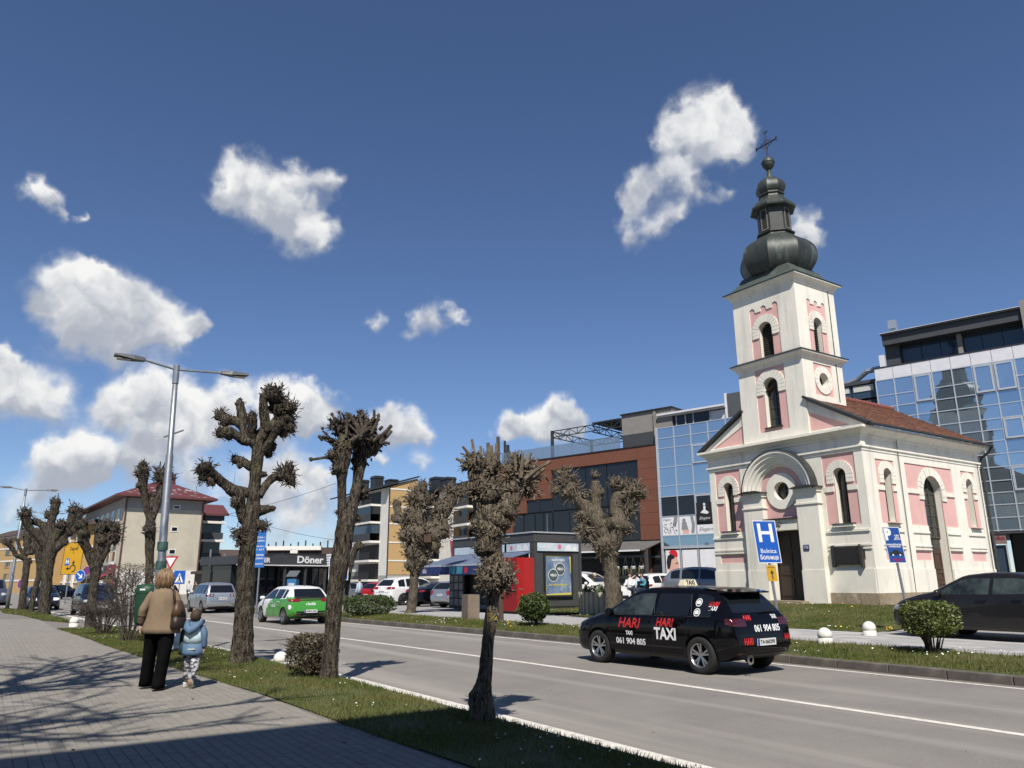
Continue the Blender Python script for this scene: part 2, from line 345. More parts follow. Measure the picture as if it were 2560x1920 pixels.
# kerb
kb=thing('kerb',None,None,(0,0,0)); kb['kind']='structure'
k1=MB(); k1.box((0.006,0,-.1),(.994,.15,.15)); o=k1.build('kerb_stone',M_kerb); bm=bmesh.new(); bm.from_mesh(o.data); bmesh.ops.bevel(bm,geom=bm.edges,offset=.012,segments=1,affect='EDGES'); bm.to_mesh(o.data); bm.free()
kme=o.data; bpy.data.objects.remove(o)
for i in range(-60,12):
    o=mobj('kerb_stone',None,None,None,kb,me=kme); a=math.atan2(yo(i+1)-yo(i),1); o.location=(i,13.26+yo(i)+rnd.uniform(-.006,.006),rnd.uniform(-.006,.004)); o.rotation_euler=(0,0,a)
strip('kerb',M_kerb,4.88,5.0,.11,.10,-34,45); strip('kerb',M_kerb,4.999,5.0,.10,-.02,-34,45)
# near footway
pav1=mobj('pavement',[(-80,-25,.108),(45,-25,.108),(45,4.9,.108),(-20,4.9+yo(-20),.108),(-34,4.9+yo(-34),.108),(-50,2.4,.108),(-80,-.5,.108)],[(0,1,2,3,4,5,6)],M_joint,kind='structure')
PE=[(-30.6,2.33),(-24.8,2.6),(-21.8,2.74),(-18.3,2.9),(-14,3.18),(-11,3.37),(-7.6,3.46),(-5.8,3.54),(0,3.75),(8,4.0)]
def pe(x):
    if x<=PE[0][0]: return 2.2
    for (a,b),(c,d) in zip(PE,PE[1:]):
        if x<=c: return b+(d-b)*(x-a)/(c-a)
    return PE[-1][1]
pc=[]
for i in range(int(-40/.205),int(-3/.205)):
    for j in range(int(-1.2/.105),int(3.6/.105)):
        x=i*.205+(.1025 if j%2 else 0); y=j*.105
        fwd=-x*.829+y*.5595; lat=x*.5595+y*.829
        if y+.1<pe(x)+.02 and lat>-.72*fwd-1.2 and fwd>5.5: pc.append((x,y,fwd))
pc.sort(key=lambda c:c[2])
pm=[M_pav,mat('paver_stone_pale',(.245,.226,.195),(.205,.19,.164),4,.9,bump=.2,bsc=70,c3=(.27,.255,.22),sc3=1.2),mat('paver_stone_dark',(.232,.215,.186),(.194,.18,.156),4,.9,bump=.2,bsc=70)]
pb=MB(); w_,h_=.2025,.1025; pb.add([(0,0,0),(w_,0,0),(w_,h_,0),(0,h_,0),(.005,.005,.012),(w_-.005,.005,.012),(w_-.005,h_-.005,.012),(.005,h_-.005,.012)],[(4,5,6,7),(0,1,5,4),(1,2,6,5),(2,3,7,6),(3,0,4,7)])
pmes=[]
for m in pm:
    o=mobj('paver',pb.v,pb.f,m,pav1); pmes.append(o.data); bpy.data.objects.remove(o)
rest=[MB(),MB(),MB()]
for k,(x,y,f_) in enumerate(pc):
    z=.102+rnd.uniform(-.0015,.0015); c=rnd.randrange(3)
    if k<300: o=mobj('paver',None,None,None,pav1,me=pmes[c]); o.location=(x,y,z)
    else: rest[c].add([v+Vector((x,y,z)) for v in pb.v],pb.f)
for c in range(3): rest[c].build('pavers',pm[c],pav1,kind='stuff',fix=False)
# near verge (two islands of grass)
P2=[(x,y) for x,y in PE]+[(8,4.88)]+[(x,4.88+yo(x)) for x in (0,-6,-12,-16,-20,-24,-28,-30)]
P1=[(-56,1.0),(-49,1.05),(-44.7,1.75),(-38,2.2),(-34.8,3.05),(-39,2.98),(-43,2.75),(-48,2.45),(-54,2.1)]
for P in (P2,P1): mobj('verge',[(x,y,.125) for x,y in P],[tuple(range(len(P)))],M_sod,kind='structure')
def inpoly(P,x,y):
    r=False
    for (a,b),(c,d) in zip(P,P[1:]+P[:1]):
        if (b>y)!=(d>y) and x<(c-a)*(y-b)/(d-b)+a: r=not r
    return r
def blades(name,pts,h,wd,m=None):
    n=len(pts); rg=np.random.default_rng(len(pts)); P=np.array(pts,dtype=np.float64)
    a=rg.uniform(0,2*np.pi,n); hh=h*rg.uniform(.45,1.25,n); ww=wd*rg.uniform(.6,1.3,n); ln=rg.uniform(.1,.75,n)*hh; la=rg.uniform(0,2*np.pi,n)
    v=np.zeros((n,3,3)); dx=np.cos(a)*ww/2; dy=np.sin(a)*ww/2
    v[:,0,0]=P[:,0]-dx; v[:,0,1]=P[:,1]-dy; v[:,0,2]=P[:,2]; v[:,1,0]=P[:,0]+dx; v[:,1,1]=P[:,1]+dy; v[:,1,2]=P[:,2]
    v[:,2,0]=P[:,0]+np.cos(la)*ln; v[:,2,1]=P[:,1]+np.sin(la)*ln; v[:,2,2]=P[:,2]+hh
    me=bpy.data.meshes.new(name); me.vertices.add(3*n); me.vertices.foreach_set('co',v.reshape(-1)); me.loops.add(3*n); me.loops.foreach_set('vertex_index',np.arange(3*n,dtype=np.int32))
    me.polygons.add(n); me.polygons.foreach_set('loop_start',np.arange(0,3*n,3,dtype=np.int32)); me.polygons.foreach_set('loop_total',np.full(n,3,dtype=np.int32)); me.update(); me.validate()
    me.materials.append(m or M_grass); o=bpy.data.objects.new(name,me); C.objects.link(o); return tag(o,kind='stuff')
def scatter(P,n,zf,dens=None,seed=1):
    rg=random.Random(seed); xs=[p[0] for p in P]; ys=[p[1] for p in P]; out=[]; tries=0
    while len(out)<n and tries<n*12:
        tries+=1; x=rg.uniform(min(xs),max(xs)); y=rg.uniform(min(ys),max(ys))
        if inpoly(P,x,y) and (dens is None or rg.random()<dens(x,y)): out.append((x,y,zf(x,y)))
    return out
def wob(x,y): return .25+1.1*max(0,noise.noise(Vector((x*.9,y*.9,3)))+.45)
P2g=[(x,y-.05+.05*math.sin(x*5)) for x,y in PE]+[(8,4.9)]+[(x,4.93+yo(x)) for x in (0,-6,-12,-16,-20,-24,-28,-30)]
blades('grass',scatter(P2g,95000,lambda x,y:.12,lambda x,y:min(1,wob(x,y))*(1 if x<-3 else .3)),.052,.010)
blades('grass',scatter(P1,9000,lambda x,y:.12),.09,.03)
FV=[(-45,13.42+yo(-45)),(-30,13.42+yo(-30)),(-20,13.42+yo(-20)),(-12,13.42),(2,13.42),(2,15.15),(-12,15.15),(-20,15.15+yo(-20)),(-30,15.15+yo(-30)),(-45,15.1+yo(-45))]
blades('grass',scatter(FV,60000,lambda x,y:zfar(x,y-yo(x))-.01,lambda x,y:min(1,wob(x*.7,y))*(.4 if x>-3 else 1)),.085,.015)
LW=[(-23.8,18.7),(-11.6,18.7),(-11.6,26.2),(-23.8,26.2)]
blades('grass',scatter(LW,60000,lambda x,y:zlawn(x,y)+.005,lambda x,y:min(1,wob(x*.6,y*.6))),.06,.017)
LP=[(-32.5,19.3),(-24.9,19.3),(-24.9,24.5),(-32.5,24.5)]
blades('grass',scatter(LP,8000,lambda x,y:zlawn(x,y)+.01),.07,.03)
M_daisy=mat('daisy_petal',(.75,.75,.70),rough=.7); M_dand=mat('dandelion',(.75,.45,.03),rough=.7)
def daisies(pts,r,m,nm='daisies'):
    b=MB()
    for x,y,z in pts:
        a=rnd.uniform(0,3); q=r*rnd.uniform(.6,1.2); hh=z+rnd.uniform(.05,.085); t=Vector((rnd.uniform(-.4,.6),rnd.uniform(-.9,.1),1)).normalized(); u=t.orthogonal().normalized(); v=t.cross(u); c=Vector((x,y,hh))
        b.add([c+u*q*math.cos(a+k*1.047)+v*q*math.sin(a+k*1.047) for k in range(6)],[tuple(range(6))])
    b.build(nm,m,kind='stuff',fix=False)
cl=lambda x,y: 1. if noise.noise(Vector((x*.8,y*.8,9)))>.18 else .03
daisies(scatter(P2,260,lambda x,y:.12,cl,5),.010,M_daisy)
daisies(scatter(FV,330,lambda x,y:zfar(x,y-yo(x)),lambda x,y:1. if noise.noise(Vector((x*.5,y*.5,2)))>.2 else .04,6),.017,M_daisy)
daisies(scatter(LW,90,lambda x,y:zlawn(x,y),lambda x,y:1. if noise.noise(Vector((x*.5,y*.9,4)))>.3 else .02,7),.02,M_daisy)
daisies(scatter(FV,40,lambda x,y:zfar(x,y-yo(x)),None,8),.02,M_dand,'dandelions'); daisies(scatter(LW,25,lambda x,y:zlawn(x,y),None,9),.022,M_dand,'dandelions')
daisies([gp(2222+rnd.uniform(-9,9),1576+rnd.uniform(-3,3),.30) for _ in range(9)],.018,M_dand,'dandelions')

# scraps of leaf and grit lying on the road edge and the pavement
lt=MB(); g=random.Random(17)
for i in range(170):
    if i%3: x=g.uniform(-24,-2); y=g.choice((g.uniform(4.98,5.6),g.uniform(12.7,13.2),g.uniform(5.6,12.5))); z=.008
    else: x=g.uniform(-18,-5); y=g.uniform(-.5,3.2); z=.118
    q=g.uniform(.012,.035); a=g.uniform(0,6.28); c=Vector((x,y,z)); lt.add([c+Vector((math.cos(a+k*1.57)*q*(1 if k%2 else .5),math.sin(a+k*1.57)*q*(1 if k%2 else .5),g.uniform(0,.008))) for k in range(4)],[(0,1,2,3)])
lt.build('leaf_litter',mat('dry_leaf',(.07,.05,.03),(.04,.032,.022),9,.9),kind='stuff',fix=False)
# ------------------------------------------------------------------ church
M_pw=mat('cream_plaster',(.77,.735,.635),(.71,.68,.59),1.3,.9,bump=.12,bsc=25,c3=(.62,.59,.51),sc3=.7,lo3=.56,hi3=.78,streak=((.58,.555,.48),(3.2,3.2,.22),.54,.74))
M_pk=mat('pink_plaster',(.66,.40,.365),(.61,.365,.335),1.6,.9,bump=.1,bsc=25,c3=(.62,.39,.33),sc3=.8,streak=((.60,.37,.33),(3,3,.25),.58,.75))
M_pl=mat('plinth_stone',(.33,.265,.18),(.22,.175,.12),9,.95,bump=.8,bsc=14,c3=(.42,.36,.27),sc3=3)
M_cop=mat('aged_copper',(.030,.034,.031),(.048,.056,.049),2.2,.52,metal=.15,bump=.06,bsc=12,c3=(.11,.15,.122),sc3=1.3,lo3=.55,hi3=.76,stretch=(1.6,1.6,.6))
M_lead=mat('dark_sheet_metal',(.035,.037,.036),(.055,.056,.053),3,.55,metal=.3)
M_wood=mat('dark_wood',(.028,.019,.013),(.045,.030,.020),9,.5,stretch=(4,4,.6),bump=.1)
M_wood2=mat('brown_door_wood',(.075,.042,.026),(.05,.028,.018),9,.5,stretch=(4,4,.6),bump=.1)
M_tile=mat('roof_tile',(.205,.092,.054),(.15,.068,.043),6,.85,bump=.3,bsc=30,c3=(.10,.05,.038),sc3=1.5)
M_glz=mat('old_window_glass',(.022,.024,.022),(.05,.048,.04),3,.12,spec=.5)
M_bar=mat('window_bar',(.085,.078,.066),(.06,.055,.048),8,.7)
M_louv=mat('louver_wood',(.06,.055,.048),(.04,.036,.03),8,.75)
CX,CY,CZ=-15.66-3.6,25.94,.70
ch=thing('church','small pink and cream church with a copper onion spire and iron cross','church',(CX,CY,CZ))
Mf=lambda u,v,d:Vector((u,d,v))            # front face
Ms=lambda u,v,d:Vector((3.6-d,u,v))        # right side, u = depth
TWD=2.65
Mtf=lambda u,v,d:Vector((u,d-.03,v)); Mts=lambda u,v,d:Vector((1.56-d,u,v))
wl=MB(); pk=MB()
class _T:
    def plate(s,*a): b=MB(); b.plate(*a); b.build('wall_trim',M_pw,ch)
trim=_T()
def reveal(op,M,d0=.0,d1=.33):
    k=len(wl.v); n=len(op)
    for u,v in op: wl.v+=[M(u,v,d0),M(u,v,d1)]
    for i in range(n): wl.f.append((k+2*i,k+2*((i+1)%n),k+2*((i+1)%n)+1,k+2*i+1))
_pl=MB.plate
def ppl(outer,holes,d0,d1,M):
    _pl(pk,outer,holes,d0,d0+.02,M)
    for h in holes: reveal(h,M,d0-.0,d1)
pk.plate=ppl
def window(M,op,v0,v1,cx,hw,depth=.30,bars=(1,4),arch=True,name='window'):
    b=MB()
    t=.028
    outer=op; 
    b.plate(op,[[(cx+(u-cx)*(1-.05/hw),v0+.05+(v-v0)*(1-.07/(v1-v0))) for u,v in op]],depth-.05,depth,M)
    nv,nh=bars
    for i in range(1,nv+1):
        u=cx-hw+2*hw*i/(nv+1); top=v1-(hw-math.sqrt(max(0,hw*hw-(u-cx)**2)) if arch else 0)
        b.plate(rect(u-t/2,u+t/2,v0+.03,top-.02),[],depth-.045,depth,M)
    for j in range(1,nh+1):
        v=v0+(v1-hw*(1 if arch else 0)-v0)*j/nh; b.plate(rect(cx-hw+.02,cx+hw-.02,v-t/2,v+t/2),[],depth-.04,depth,M)
    o=b.build(name,M_bar,ch); g=MB(); g.plate(op,[],depth-.01,depth+.02,M); g.build('pane',M_glz,o); return o
def louvers(M,op,v0,v1,cx,hw,depth=.22):
    g=MB(); g.plate(op,[],depth+.05,depth+.08,M); o=g.build('window',M_black,ch)
    n=int((v1-v0)/.085)
    for i in range(n):
        v=v0+(i+.5)*(v1-v0)/n; k=hw if v<v1-hw else math.sqrt(max(.0001,hw*hw-(v-(v1-hw))**2))
        if k<.05: continue
        b=MB(); b.add([M(cx-k,v-.03,depth-.03),M(cx+k,v-.03,depth-.03),M(cx+k,v+.03,depth+.04),M(cx-k,v+.03,depth+.04),M(cx-k,v-.042,depth-.03),M(cx+k,v-.042,depth-.03),M(cx+k,v+.018,depth+.04),M(cx-k,v+.018,depth+.04)],[(0,1,2,3),(7,6,5,4),(0,4,5,1),(0,3,7,4),(1,5,6,2)])
        b.build('louver',M_louv,o)
def voussoirs(M,cx,vs,ri,ro,n=11,leg=.3,dp=-.045):
    # arch stones round an opening, each its own piece, with short legs
    for i in range(n):
        a0=180*i/n+.7; a1=180*(i+1)/n-.7
        b=MB(); b.plate(arc(cx,vs,ri,a0,a1,2)+arc(cx,vs,ro,a1,a0,2),[],dp+rnd.uniform(-.004,.004),.0,M); b.build('voussoir',M_pw,ch)
    if leg:
        for s in (-1,1):
            for k in range(2):
                z1=vs-.006-k*leg/2; z0=vs-(k+1)*leg/2+.006; b=MB(); b.plate(rect(min(cx+s*ri,cx+s*ro),max(cx+s*ri,cx+s*ro),z0,z1),[],dp,.0,M); b.build('voussoir',M_pw,ch)
def panel_front():
    op_f=[];ov=[]
    for s in (-1,1):
        cx=2.63*s; hw=.25; op=arched(cx,hw,2.86,4.90); op_f.append(op)
        ov.append(rect(*sorted((1.95*s,3.30*s)),2.81,5.44)); ov.append(rect(*sorted((1.95*s,3.30*s)),1.55,1.90))
        window(Mf,op,2.86,4.90,cx,hw,bars=(1,3))
        voussoirs(Mf,cx,4.65,hw+.01,hw+.30)
        for uu in sorted(((1.95*s,cx-s*(hw+.03)),(cx+s*(hw+.03),3.30*s))):
            a,b_=sorted(uu); trim.plate(rect(a,b_,4.05,4.24),[],-.05,.0,Mf)
        b=MB(); b.plate(rect(cx-.42,cx+.42,2.74,2.84),[],-.16,-.02,Mf); b.build('window_sill',M_pw,ch); b=MB(); b.plate(rect(cx-.45,cx+.45,2.84,2.865),[],-.19,.1,Mf); b.build('sill_flashing',M_lead,ch)
        trim.plate(rect(*sorted((1.88*s,3.6*s)),2.55,2.63),[],-.085,.0,Mf); trim.plate(rect(*sorted((1.88*s,3.6*s)),2.05,2.11),[],-.07,.0,Mf); trim.plate(rect(*sorted((1.88*s,3.6*s)),1.93,1.98),[],-.075,.0,Mf)
    med=arc(.05,4.30,.36,0,360,28)[:-1]; op_f.append(med)
    niche=[(-.78,3.22),(.85,3.22)]+arc(.035,4.25,1.03,0,180,20)
    door=rect(-.75,.80,.10,2.75); 
    pk.plate(rect(-3.6,3.6,0,5.6),op_f+[door],0,.35,Mf)
    wl.plate(rect(-3.6,3.6,0,5.6),ov+[niche,door],-.035,.001,Mf)
    b=MB(); b.plate(arc(.05,4.30,.72,0,360,36)[:-1],[med],-.06,.0,Mf); b.build('medallion',M_pw,ch)
    b=MB(); b.plate(med,[arc(.05,4.30,.32,0,360,28)[:-1]],.2,.26,Mf); b.plate(rect(.03,.07,3.95,4.65),[],.2,.25,Mf); b.plate(rect(-.3,.4,4.28,4.32),[],.205,.25,Mf); o=b.build('window',M_bar,ch); gg=MB(); gg.plate(med,[],.25,.28,Mf); gg.build('pane',M_glz,o)
panel_front()
# front door
b=MB(); b.plate(rect(-.75,.80,.10,2.75),[],.40,.46,Mf)
d=b.build('door',M_wood,ch); 
for u0,u1 in ((-.70,.0),(.04,.75)):
    for v0,v1 in ((.25,.95),(1.05,1.95),(2.05,2.65)):
        q=MB(); q.plate(rect(u0+.06,u1-.06,v0,v1),[],.375,.40,Mf); q.build('door_panel',M_wood,d)
b=MB(); b.plate(rect(-.95,1.0,-.15,.10),[],-.75,.35,Mf); b.build('door_step',M_pl,ch)
# portal
for s,(u0,u1) in ((-1,(-1.70,-.76)),(1,(.83,1.77))):
    b=MB(); b.plate(rect(u0,u1,0,4.12),[],-.27,.0,Mf)
    b.plate(rect(u0-.05,u1+.05,3.66,3.72),[],-.31,.0,Mf); b.plate(rect(u0-.02,u1+.02,0,1.22),[],-.29,.0,Mf); b.plate(rect(u0-.05,u1+.05,4.12,4.28),[],-.34,.0,Mf); b.build('portal_pier',M_pw,ch)
    b=MB(); b.plate([(u0-.14,4.28),(u1+.14,4.28),(u1+.14,4.31),((u0+u1)/2+.25*s,4.38),((u0+u1)/2-.25*s,4.38),(u0-.14,4.31)],[],-.45,.0,Mf); b.build('impost_cap',M_lead,ch)
def sweep_arch(prof,c,v,n=36,a0=0,a1=180,M=Mf):
    b=MB(); k=len(prof)
    for i in range(n+1):
        a=R(a0+(a1-a0)*i/n)
        for r,d_ in prof: b.v.append(M(c+r*math.cos(a),v+r*math.sin(a),d_))
    for i in range(n):
        for j in range(k-1): b.f.append((i*k+j,(i+1)*k+j,(i+1)*k+j+1,i*k+j+1))
    return b
sweep_arch([(1.64,.0),(1.64,-.40),(1.54,-.40),(1.51,-.36),(1.46,-.33),(1.40,-.34),(1.37,-.28),(1.32,-.25),(1.26,-.26),(1.22,-.19),(1.16,-.16),(1.11,-.17),(1.08,-.09),(1.02,-.08),(1.0,.0)],.035,4.25).build('portal_arch',M_pw,ch,smooth=False)
sweep_arch([(1.645,.0),(1.645,-.43),(1.675,-.43),(1.675,.0)],.035,4.25).build('arch_flashing',M_lead,ch)
b=MB(); b.plate(rect(-.78,.84,3.16,3.22),[],-.30,.0,Mf); b.build('lintel_flashing',M_lead,ch)
b=MB(); b.plate(rect(-.76,.83,2.75,3.16),[],-.22,.0,Mf); b.build('lintel',M_pw,ch)
# lower ledge and plinth stones, front and right side
for M,(u0,u1),gap in ((Mf,(-3.64,3.6),(-1.7,1.77)),(Ms,(-.05,8.6),(3.86,5.2))):
    for a,b_ in ((u0,gap[0]),(gap[1],u1)):
        trim.plate(rect(a,b_,.40,1.24),[],-.07,.0,M)
        n=max(2,int(round((b_-a)/.62)))
        for i in range(n):
            q=MB(); x0=a+(b_-a)*i/n; x1=a+(b_-a)*(i+1)/n; dd=-.11+rnd.uniform(-.015,.015)
            if M is Mf and i==n-1 and b_==u1: x1+=.1
            q.plate(rect(x0+.006,x1-.006,-.5,.385+rnd.uniform(-.01,.01)),[],dd,.0,M); q.build('plinth_stone',M_pl,ch)
# right side wall
sop=[]; sov=[]
for (d0,d1),wc,hw,v0,v1 in (((.74,1.98),1.47,.26,2.92,4.88),((6.93,8.06),7.5,.26,2.92,4.88)):
    op=arched(wc,hw,v0,v1); sop.append(op); sov+= [rect(d0,d1,2.85,5.2),rect(d0,d1,1.55,1.90)]
    window(Ms,op,v0,v1,wc,hw,bars=(1,4)); voussoirs(Ms,wc,v1-hw,hw+.01,hw+.28)
    for a,b_ in ((d0,wc-hw-.03),(wc+hw+.03,d1)): trim.plate(rect(a,b_,4.05,4.22),[],-.05,.0,Ms)
    b=MB(); b.plate(rect(wc-.4,wc+.4,2.83,2.86),[],-.14,.1,Ms); b.build('sill_flashing',M_lead,ch)
    trim.plate(rect(d0-.1,d1+.1,2.55,2.63),[],-.085,.0,Ms); trim.plate(rect(d0-.1,d1+.1,2.05,2.11),[],-.07,.0,Ms); trim.plate(rect(d0-.1,d1+.1,1.93,1.97),[],-.07,.0,Ms)
op=arched(4.53,.66,.12,4.80,18); sop.append(op); sov.append([(2.72,2.85),(3.87,2.85),(3.87,.12),(5.19,.12),(5.19,2.85),(6.18,2.85),(6.18,5.2),(2.72,5.2)]); sov+=[rect(2.72,3.82,1.55,1.90),rect(5.24,6.18,1.55,1.90)]
big=arched(4.53,.66,2.42,4.80,18); window(Ms,big,2.42,4.80,4.53,.66,bars=(2,4),name='window')
voussoirs(Ms,4.53,4.14,.67,1.0,15)
for a,b_ in ((2.72,3.84),(5.22,6.18)):
    trim.plate(rect(a,b_,4.05,4.22),[],-.05,.0,Ms)
    for z in ((2.55,2.63),(2.05,2.11),(1.93,1.97)): trim.plate(rect(a,b_,*z),[],-.08,.0,Ms)
b=MB(); b.plate(rect(3.87,5.19,.12,2.42),[],.31,.36,Ms); d=b.build('door',M_wood2,ch)
for u0,u1 in ((3.93,4.5),(4.56,5.13)):
    for v0,v1 in ((.2,.75),(.85,1.15),(1.25,1.9)):
        q=MB(); q.plate(rect(u0,u1,v0,v1),[rect(u0+.07,u1-.07,v0+.07,v1-.07)],.285,.31,Ms); q.build('door_panel',M_wood2,d)
q=MB(); q.plate(rect(3.95,5.11,2.02,2.36),[],.295,.31,Ms); q.build('door_panel',M_glz,d)
pk.plate(rect(0,8.6,0,5.6),sop,0,.35,Ms); wl.plate(rect(-.035,8.6,0,5.6),sov,-.035,.001,Ms)
wl.box((-3.6,8.25,0),(3.25,8.6,5.6)); wl.box((-3.6,.36,0),(-3.25,8.24,5.6)); wl.box((-3.2,.5,5.3),(3.2,8.2,5.6))
# entablature: moulding, frieze, cornice (front with side returns)
def ring(b,prof,x0,x1,y0,y1):
    k=len(prof)
    for o,z in prof:
        b.v+=[Vector((x0-o,y0-o,z)),Vector((x1+o,y0-o,z)),Vector((x1+o,y1+o,z)),Vector((x0-o,y1+o,z))]
    s=len(b.v)-4*k
    for i in range(k-1):
        for j in range(4):
            a=s+4*i+j; c=s+4*i+(j+1)%4; b.f.append((a,c,c+4,a+4))
    b.f.append((s+4*k-4,s+4*k-3,s+4*k-2,s+4*k-1))
    return b
b=MB(); ring(b,[(.0,5.44),(.06,5.46),(.06,5.54),(.11,5.58),(.11,5.64),(.035,5.67),(.035,5.98),(.10,6.0),(.10,6.06),(.16,6.10),(.28,6.20),(.36,6.24),(.36,6.33),(.0,6.34)],-3.6,3.6,0,8.6); b.build('cornice',M_pw,ch)
# gable, roof
sl_=.572
for s in (-1,1):
    gb=[(3.95*s,6.345),(1.5*s,6.345),(1.5*s,6.345+2.45*sl_)]; gh=[(3.3*s,6.46),(1.60*s,6.46),(1.60*s,6.46+1.70*sl_*.80)]
    wl.plate(gb,[gh],.0,.3,Mf); pk.plate(gb,[],.03,.06,Mf)
for s in (-1,1):
    b=MB(); b.bar((s*4.06,.1,6.36+.03),(s*1.5,.1,6.36+.03+2.56*sl_),.56,.10,up=(s*sl_,0,1)); b.build('gable_flashing',M_lead,ch)
rb=MB(); zr=6.40+4.05*sl_
for s in (-1,1): rb.add([(s*4.06,.05,6.36),(s*4.06,9.0,6.36),(0,9.0,zr-.04),(0,.05,zr-.04)],[(0,1,2,3)])
rf=rb.build('roof',M_tile,ch)
tb=MB(); nr=17; L_=math.hypot(4.06,4.06*sl_); al=math.atan(sl_)
for s in (-1,1):
    for r in range(nr):
        for c in range(42):
            y=.36+c*.205; t0=L_*r/nr-.02; t1=L_*(r+1.15)/nr
            if s==1 and False: continue
            def pt(t,yy,hh): return Vector((s*(4.06-t*math.cos(al))+s*hh*math.sin(al),yy,6.37+t*math.sin(al)+hh*math.cos(al)))
            j=rnd.uniform(-.008,.008)
            tb.add([pt(t0,y+.003,.035+j),pt(t0,y+.195,.035+j),pt(t1,y+.195,.008),pt(t1,y+.003,.008),pt(t0,y+.003,.0),pt(t0,y+.195,.0)],[(0,1,2,3),(0,4,5,1),(1,5,2),(0,3,4)])
tb.build('roof_tiles',M_tile,ch,kind='stuff',fix=False)
b=MB()
for i in range(24): b.tube([(0,2.7+i*.262,zr+.0),(0,2.7+i*.262+.28,zr+.035)],[.10,.115],8)
b.build('ridge_tiles',mat('ridge_tile',(.22,.07,.05),(.16,.05,.04),6,.8),ch)
b=MB(); b.tube([(4.10,-.02,6.37),(4.12,9.02,6.35)],.055,8); b.tube([(4.10,9.0,6.33),(3.98,8.95,6.1),(3.72,8.72,5.85),(3.70,8.70,5.5),(3.70,8.70,.0)],.055,8); b.build('gutter',M_lead,ch)
for a_,b_ in (((3.69,2.28,6.2),(3.68,2.28,.3)),((3.69,8.35,5.6),(3.68,8.35,.3)),((1.63,2.2,12.9),(1.62,2.2,7.9))):
    b=MB(); b.tube([a_,b_],.014,5); b.build('lightning_conductor',M_lead,ch)
# tower
pk.plate(rect(-1.56,1.56,6.40,9.55),[arched(0,.36,6.92,8.98)],.0,.3,Mtf)
wl.plate(rect(-1.56,1.56,6.40,9.55),[rect(-.72,.74,6.74,9.42)],-.035,.001,Mtf)
window(Mtf,arched(0,.36,6.92,8.98),6.92,8.98,0,.36,bars=(1,4)); voussoirs(Mtf,0,8.62,.37,.71)
b=MB(); b.plate(rect(-.42,.42,6.87,6.92),[],-.08,.1,Mtf); b.build('sill_flashing',M_lead,ch)
def crenel(c,hw):
    w3=hw*2/5; u=c-hw; top=[]
    pts=[(c-hw,9.87),(c+hw,9.87)]
    for k in (2,1,0):
        cx=c-hw+w3*(.5+2*k); pts+=[(cx+w3/2,11.94)]+arc(cx,12.02,w3/2,0,180,6)+[(cx-w3/2,11.94)]
    return pts
pk.plate(rect(-1.56,1.56,9.8,13.0),[arched(0,.33,9.9,11.41)],.0,.3,Mtf); wl.plate(rect(-1.56,1.56,9.8,13.0),[crenel(0,.72)],-.035,.001,Mtf)
louvers(Mtf,arched(0,.33,9.9,11.41),9.9,11.41,0,.33); voussoirs(Mtf,0,11.08,.34,.66)
Mt0=lambda u,v,d:Vector((1.56-d,u,v))
circ=arc(1.28,8.70,.30,0,360,24)[:-1]
pk.plate(rect(0,TWD,6.4,9.55),[circ],.0,.3,Mt0); wl.plate(rect(-.065,TWD,6.4,9.55),[rect(.66,1.90,8.05,9.38)],-.035,.001,Mt0)
for i in range(16):
    a0=360*i/16+.6; a1=360*(i+1)/16-.6; q=MB(); q.plate(arc(1.28,8.70,.31,a0,a1,2)+arc(1.28,8.70,.58,a1,a0,2),[],-.045+rnd.uniform(-.004,.004),.0,Mt0); q.build('voussoir',M_pw,ch)
q=MB(); q.plate(circ,[arc(1.28,8.70,.26,0,360,24)[:-1]],.24,.3,Mt0); q.plate(rect(1.26,1.30,8.42,8.98),[],.24,.3,Mt0); q.plate(rect(1.0,1.56,8.68,8.72),[],.245,.3,Mt0); o=q.build('window',M_bar,ch); q=MB(); q.plate(circ,[],.29,.32,Mt0); q.build('pane',M_glz,o)
bw=arched(1.28,.28,9.9,11.38); pk.plate(rect(0,TWD,9.8,13.0),[bw],.0,.3,Mt0); wl.plate(rect(-.065,TWD,9.8,13.0),[crenel(1.28,.62)],-.035,.001,Mt0)
louvers(Mt0,bw,9.9,11.38,1.28,.28); voussoirs(Mt0,1.28,11.10,.29,.58)
wl.box((-1.56,.3,6.4),(-1.3,TWD,13.0)); wl.box((-1.29,TWD-.3,6.4),(1.25,TWD,13.0)); wl.box((-1.2,.4,12.7),(1.2,2.2,13.0))
wl.build('wall',M_pw,ch); pk.build('wall_panel',M_pk,ch)
b=MB(); ring(b,[(.0,9.50),(.06,9.53),(.06,9.60),(.14,9.66),(.20,9.70),(.20,9.76),(.0,9.80)],-1.595,1.595,-.065,TWD); b.build('string_course',M_pw,ch)
b=MB(); ring(b,[(.20,9.765),(.235,9.765),(.235,9.79),(.02,9.90)],-1.595,1.595,-.065,TWD); b.build('course_flashing',M_lead,ch)
b=MB(); ring(b,[(.0,12.72),(.05,12.76),(.05,12.82),(.11,12.92),(.19,12.97),(.24,13.0),(.24,13.06),(.0,13.07)],-1.595,1.595,-.065,TWD); b.build('tower_cornice',M_pw,ch)
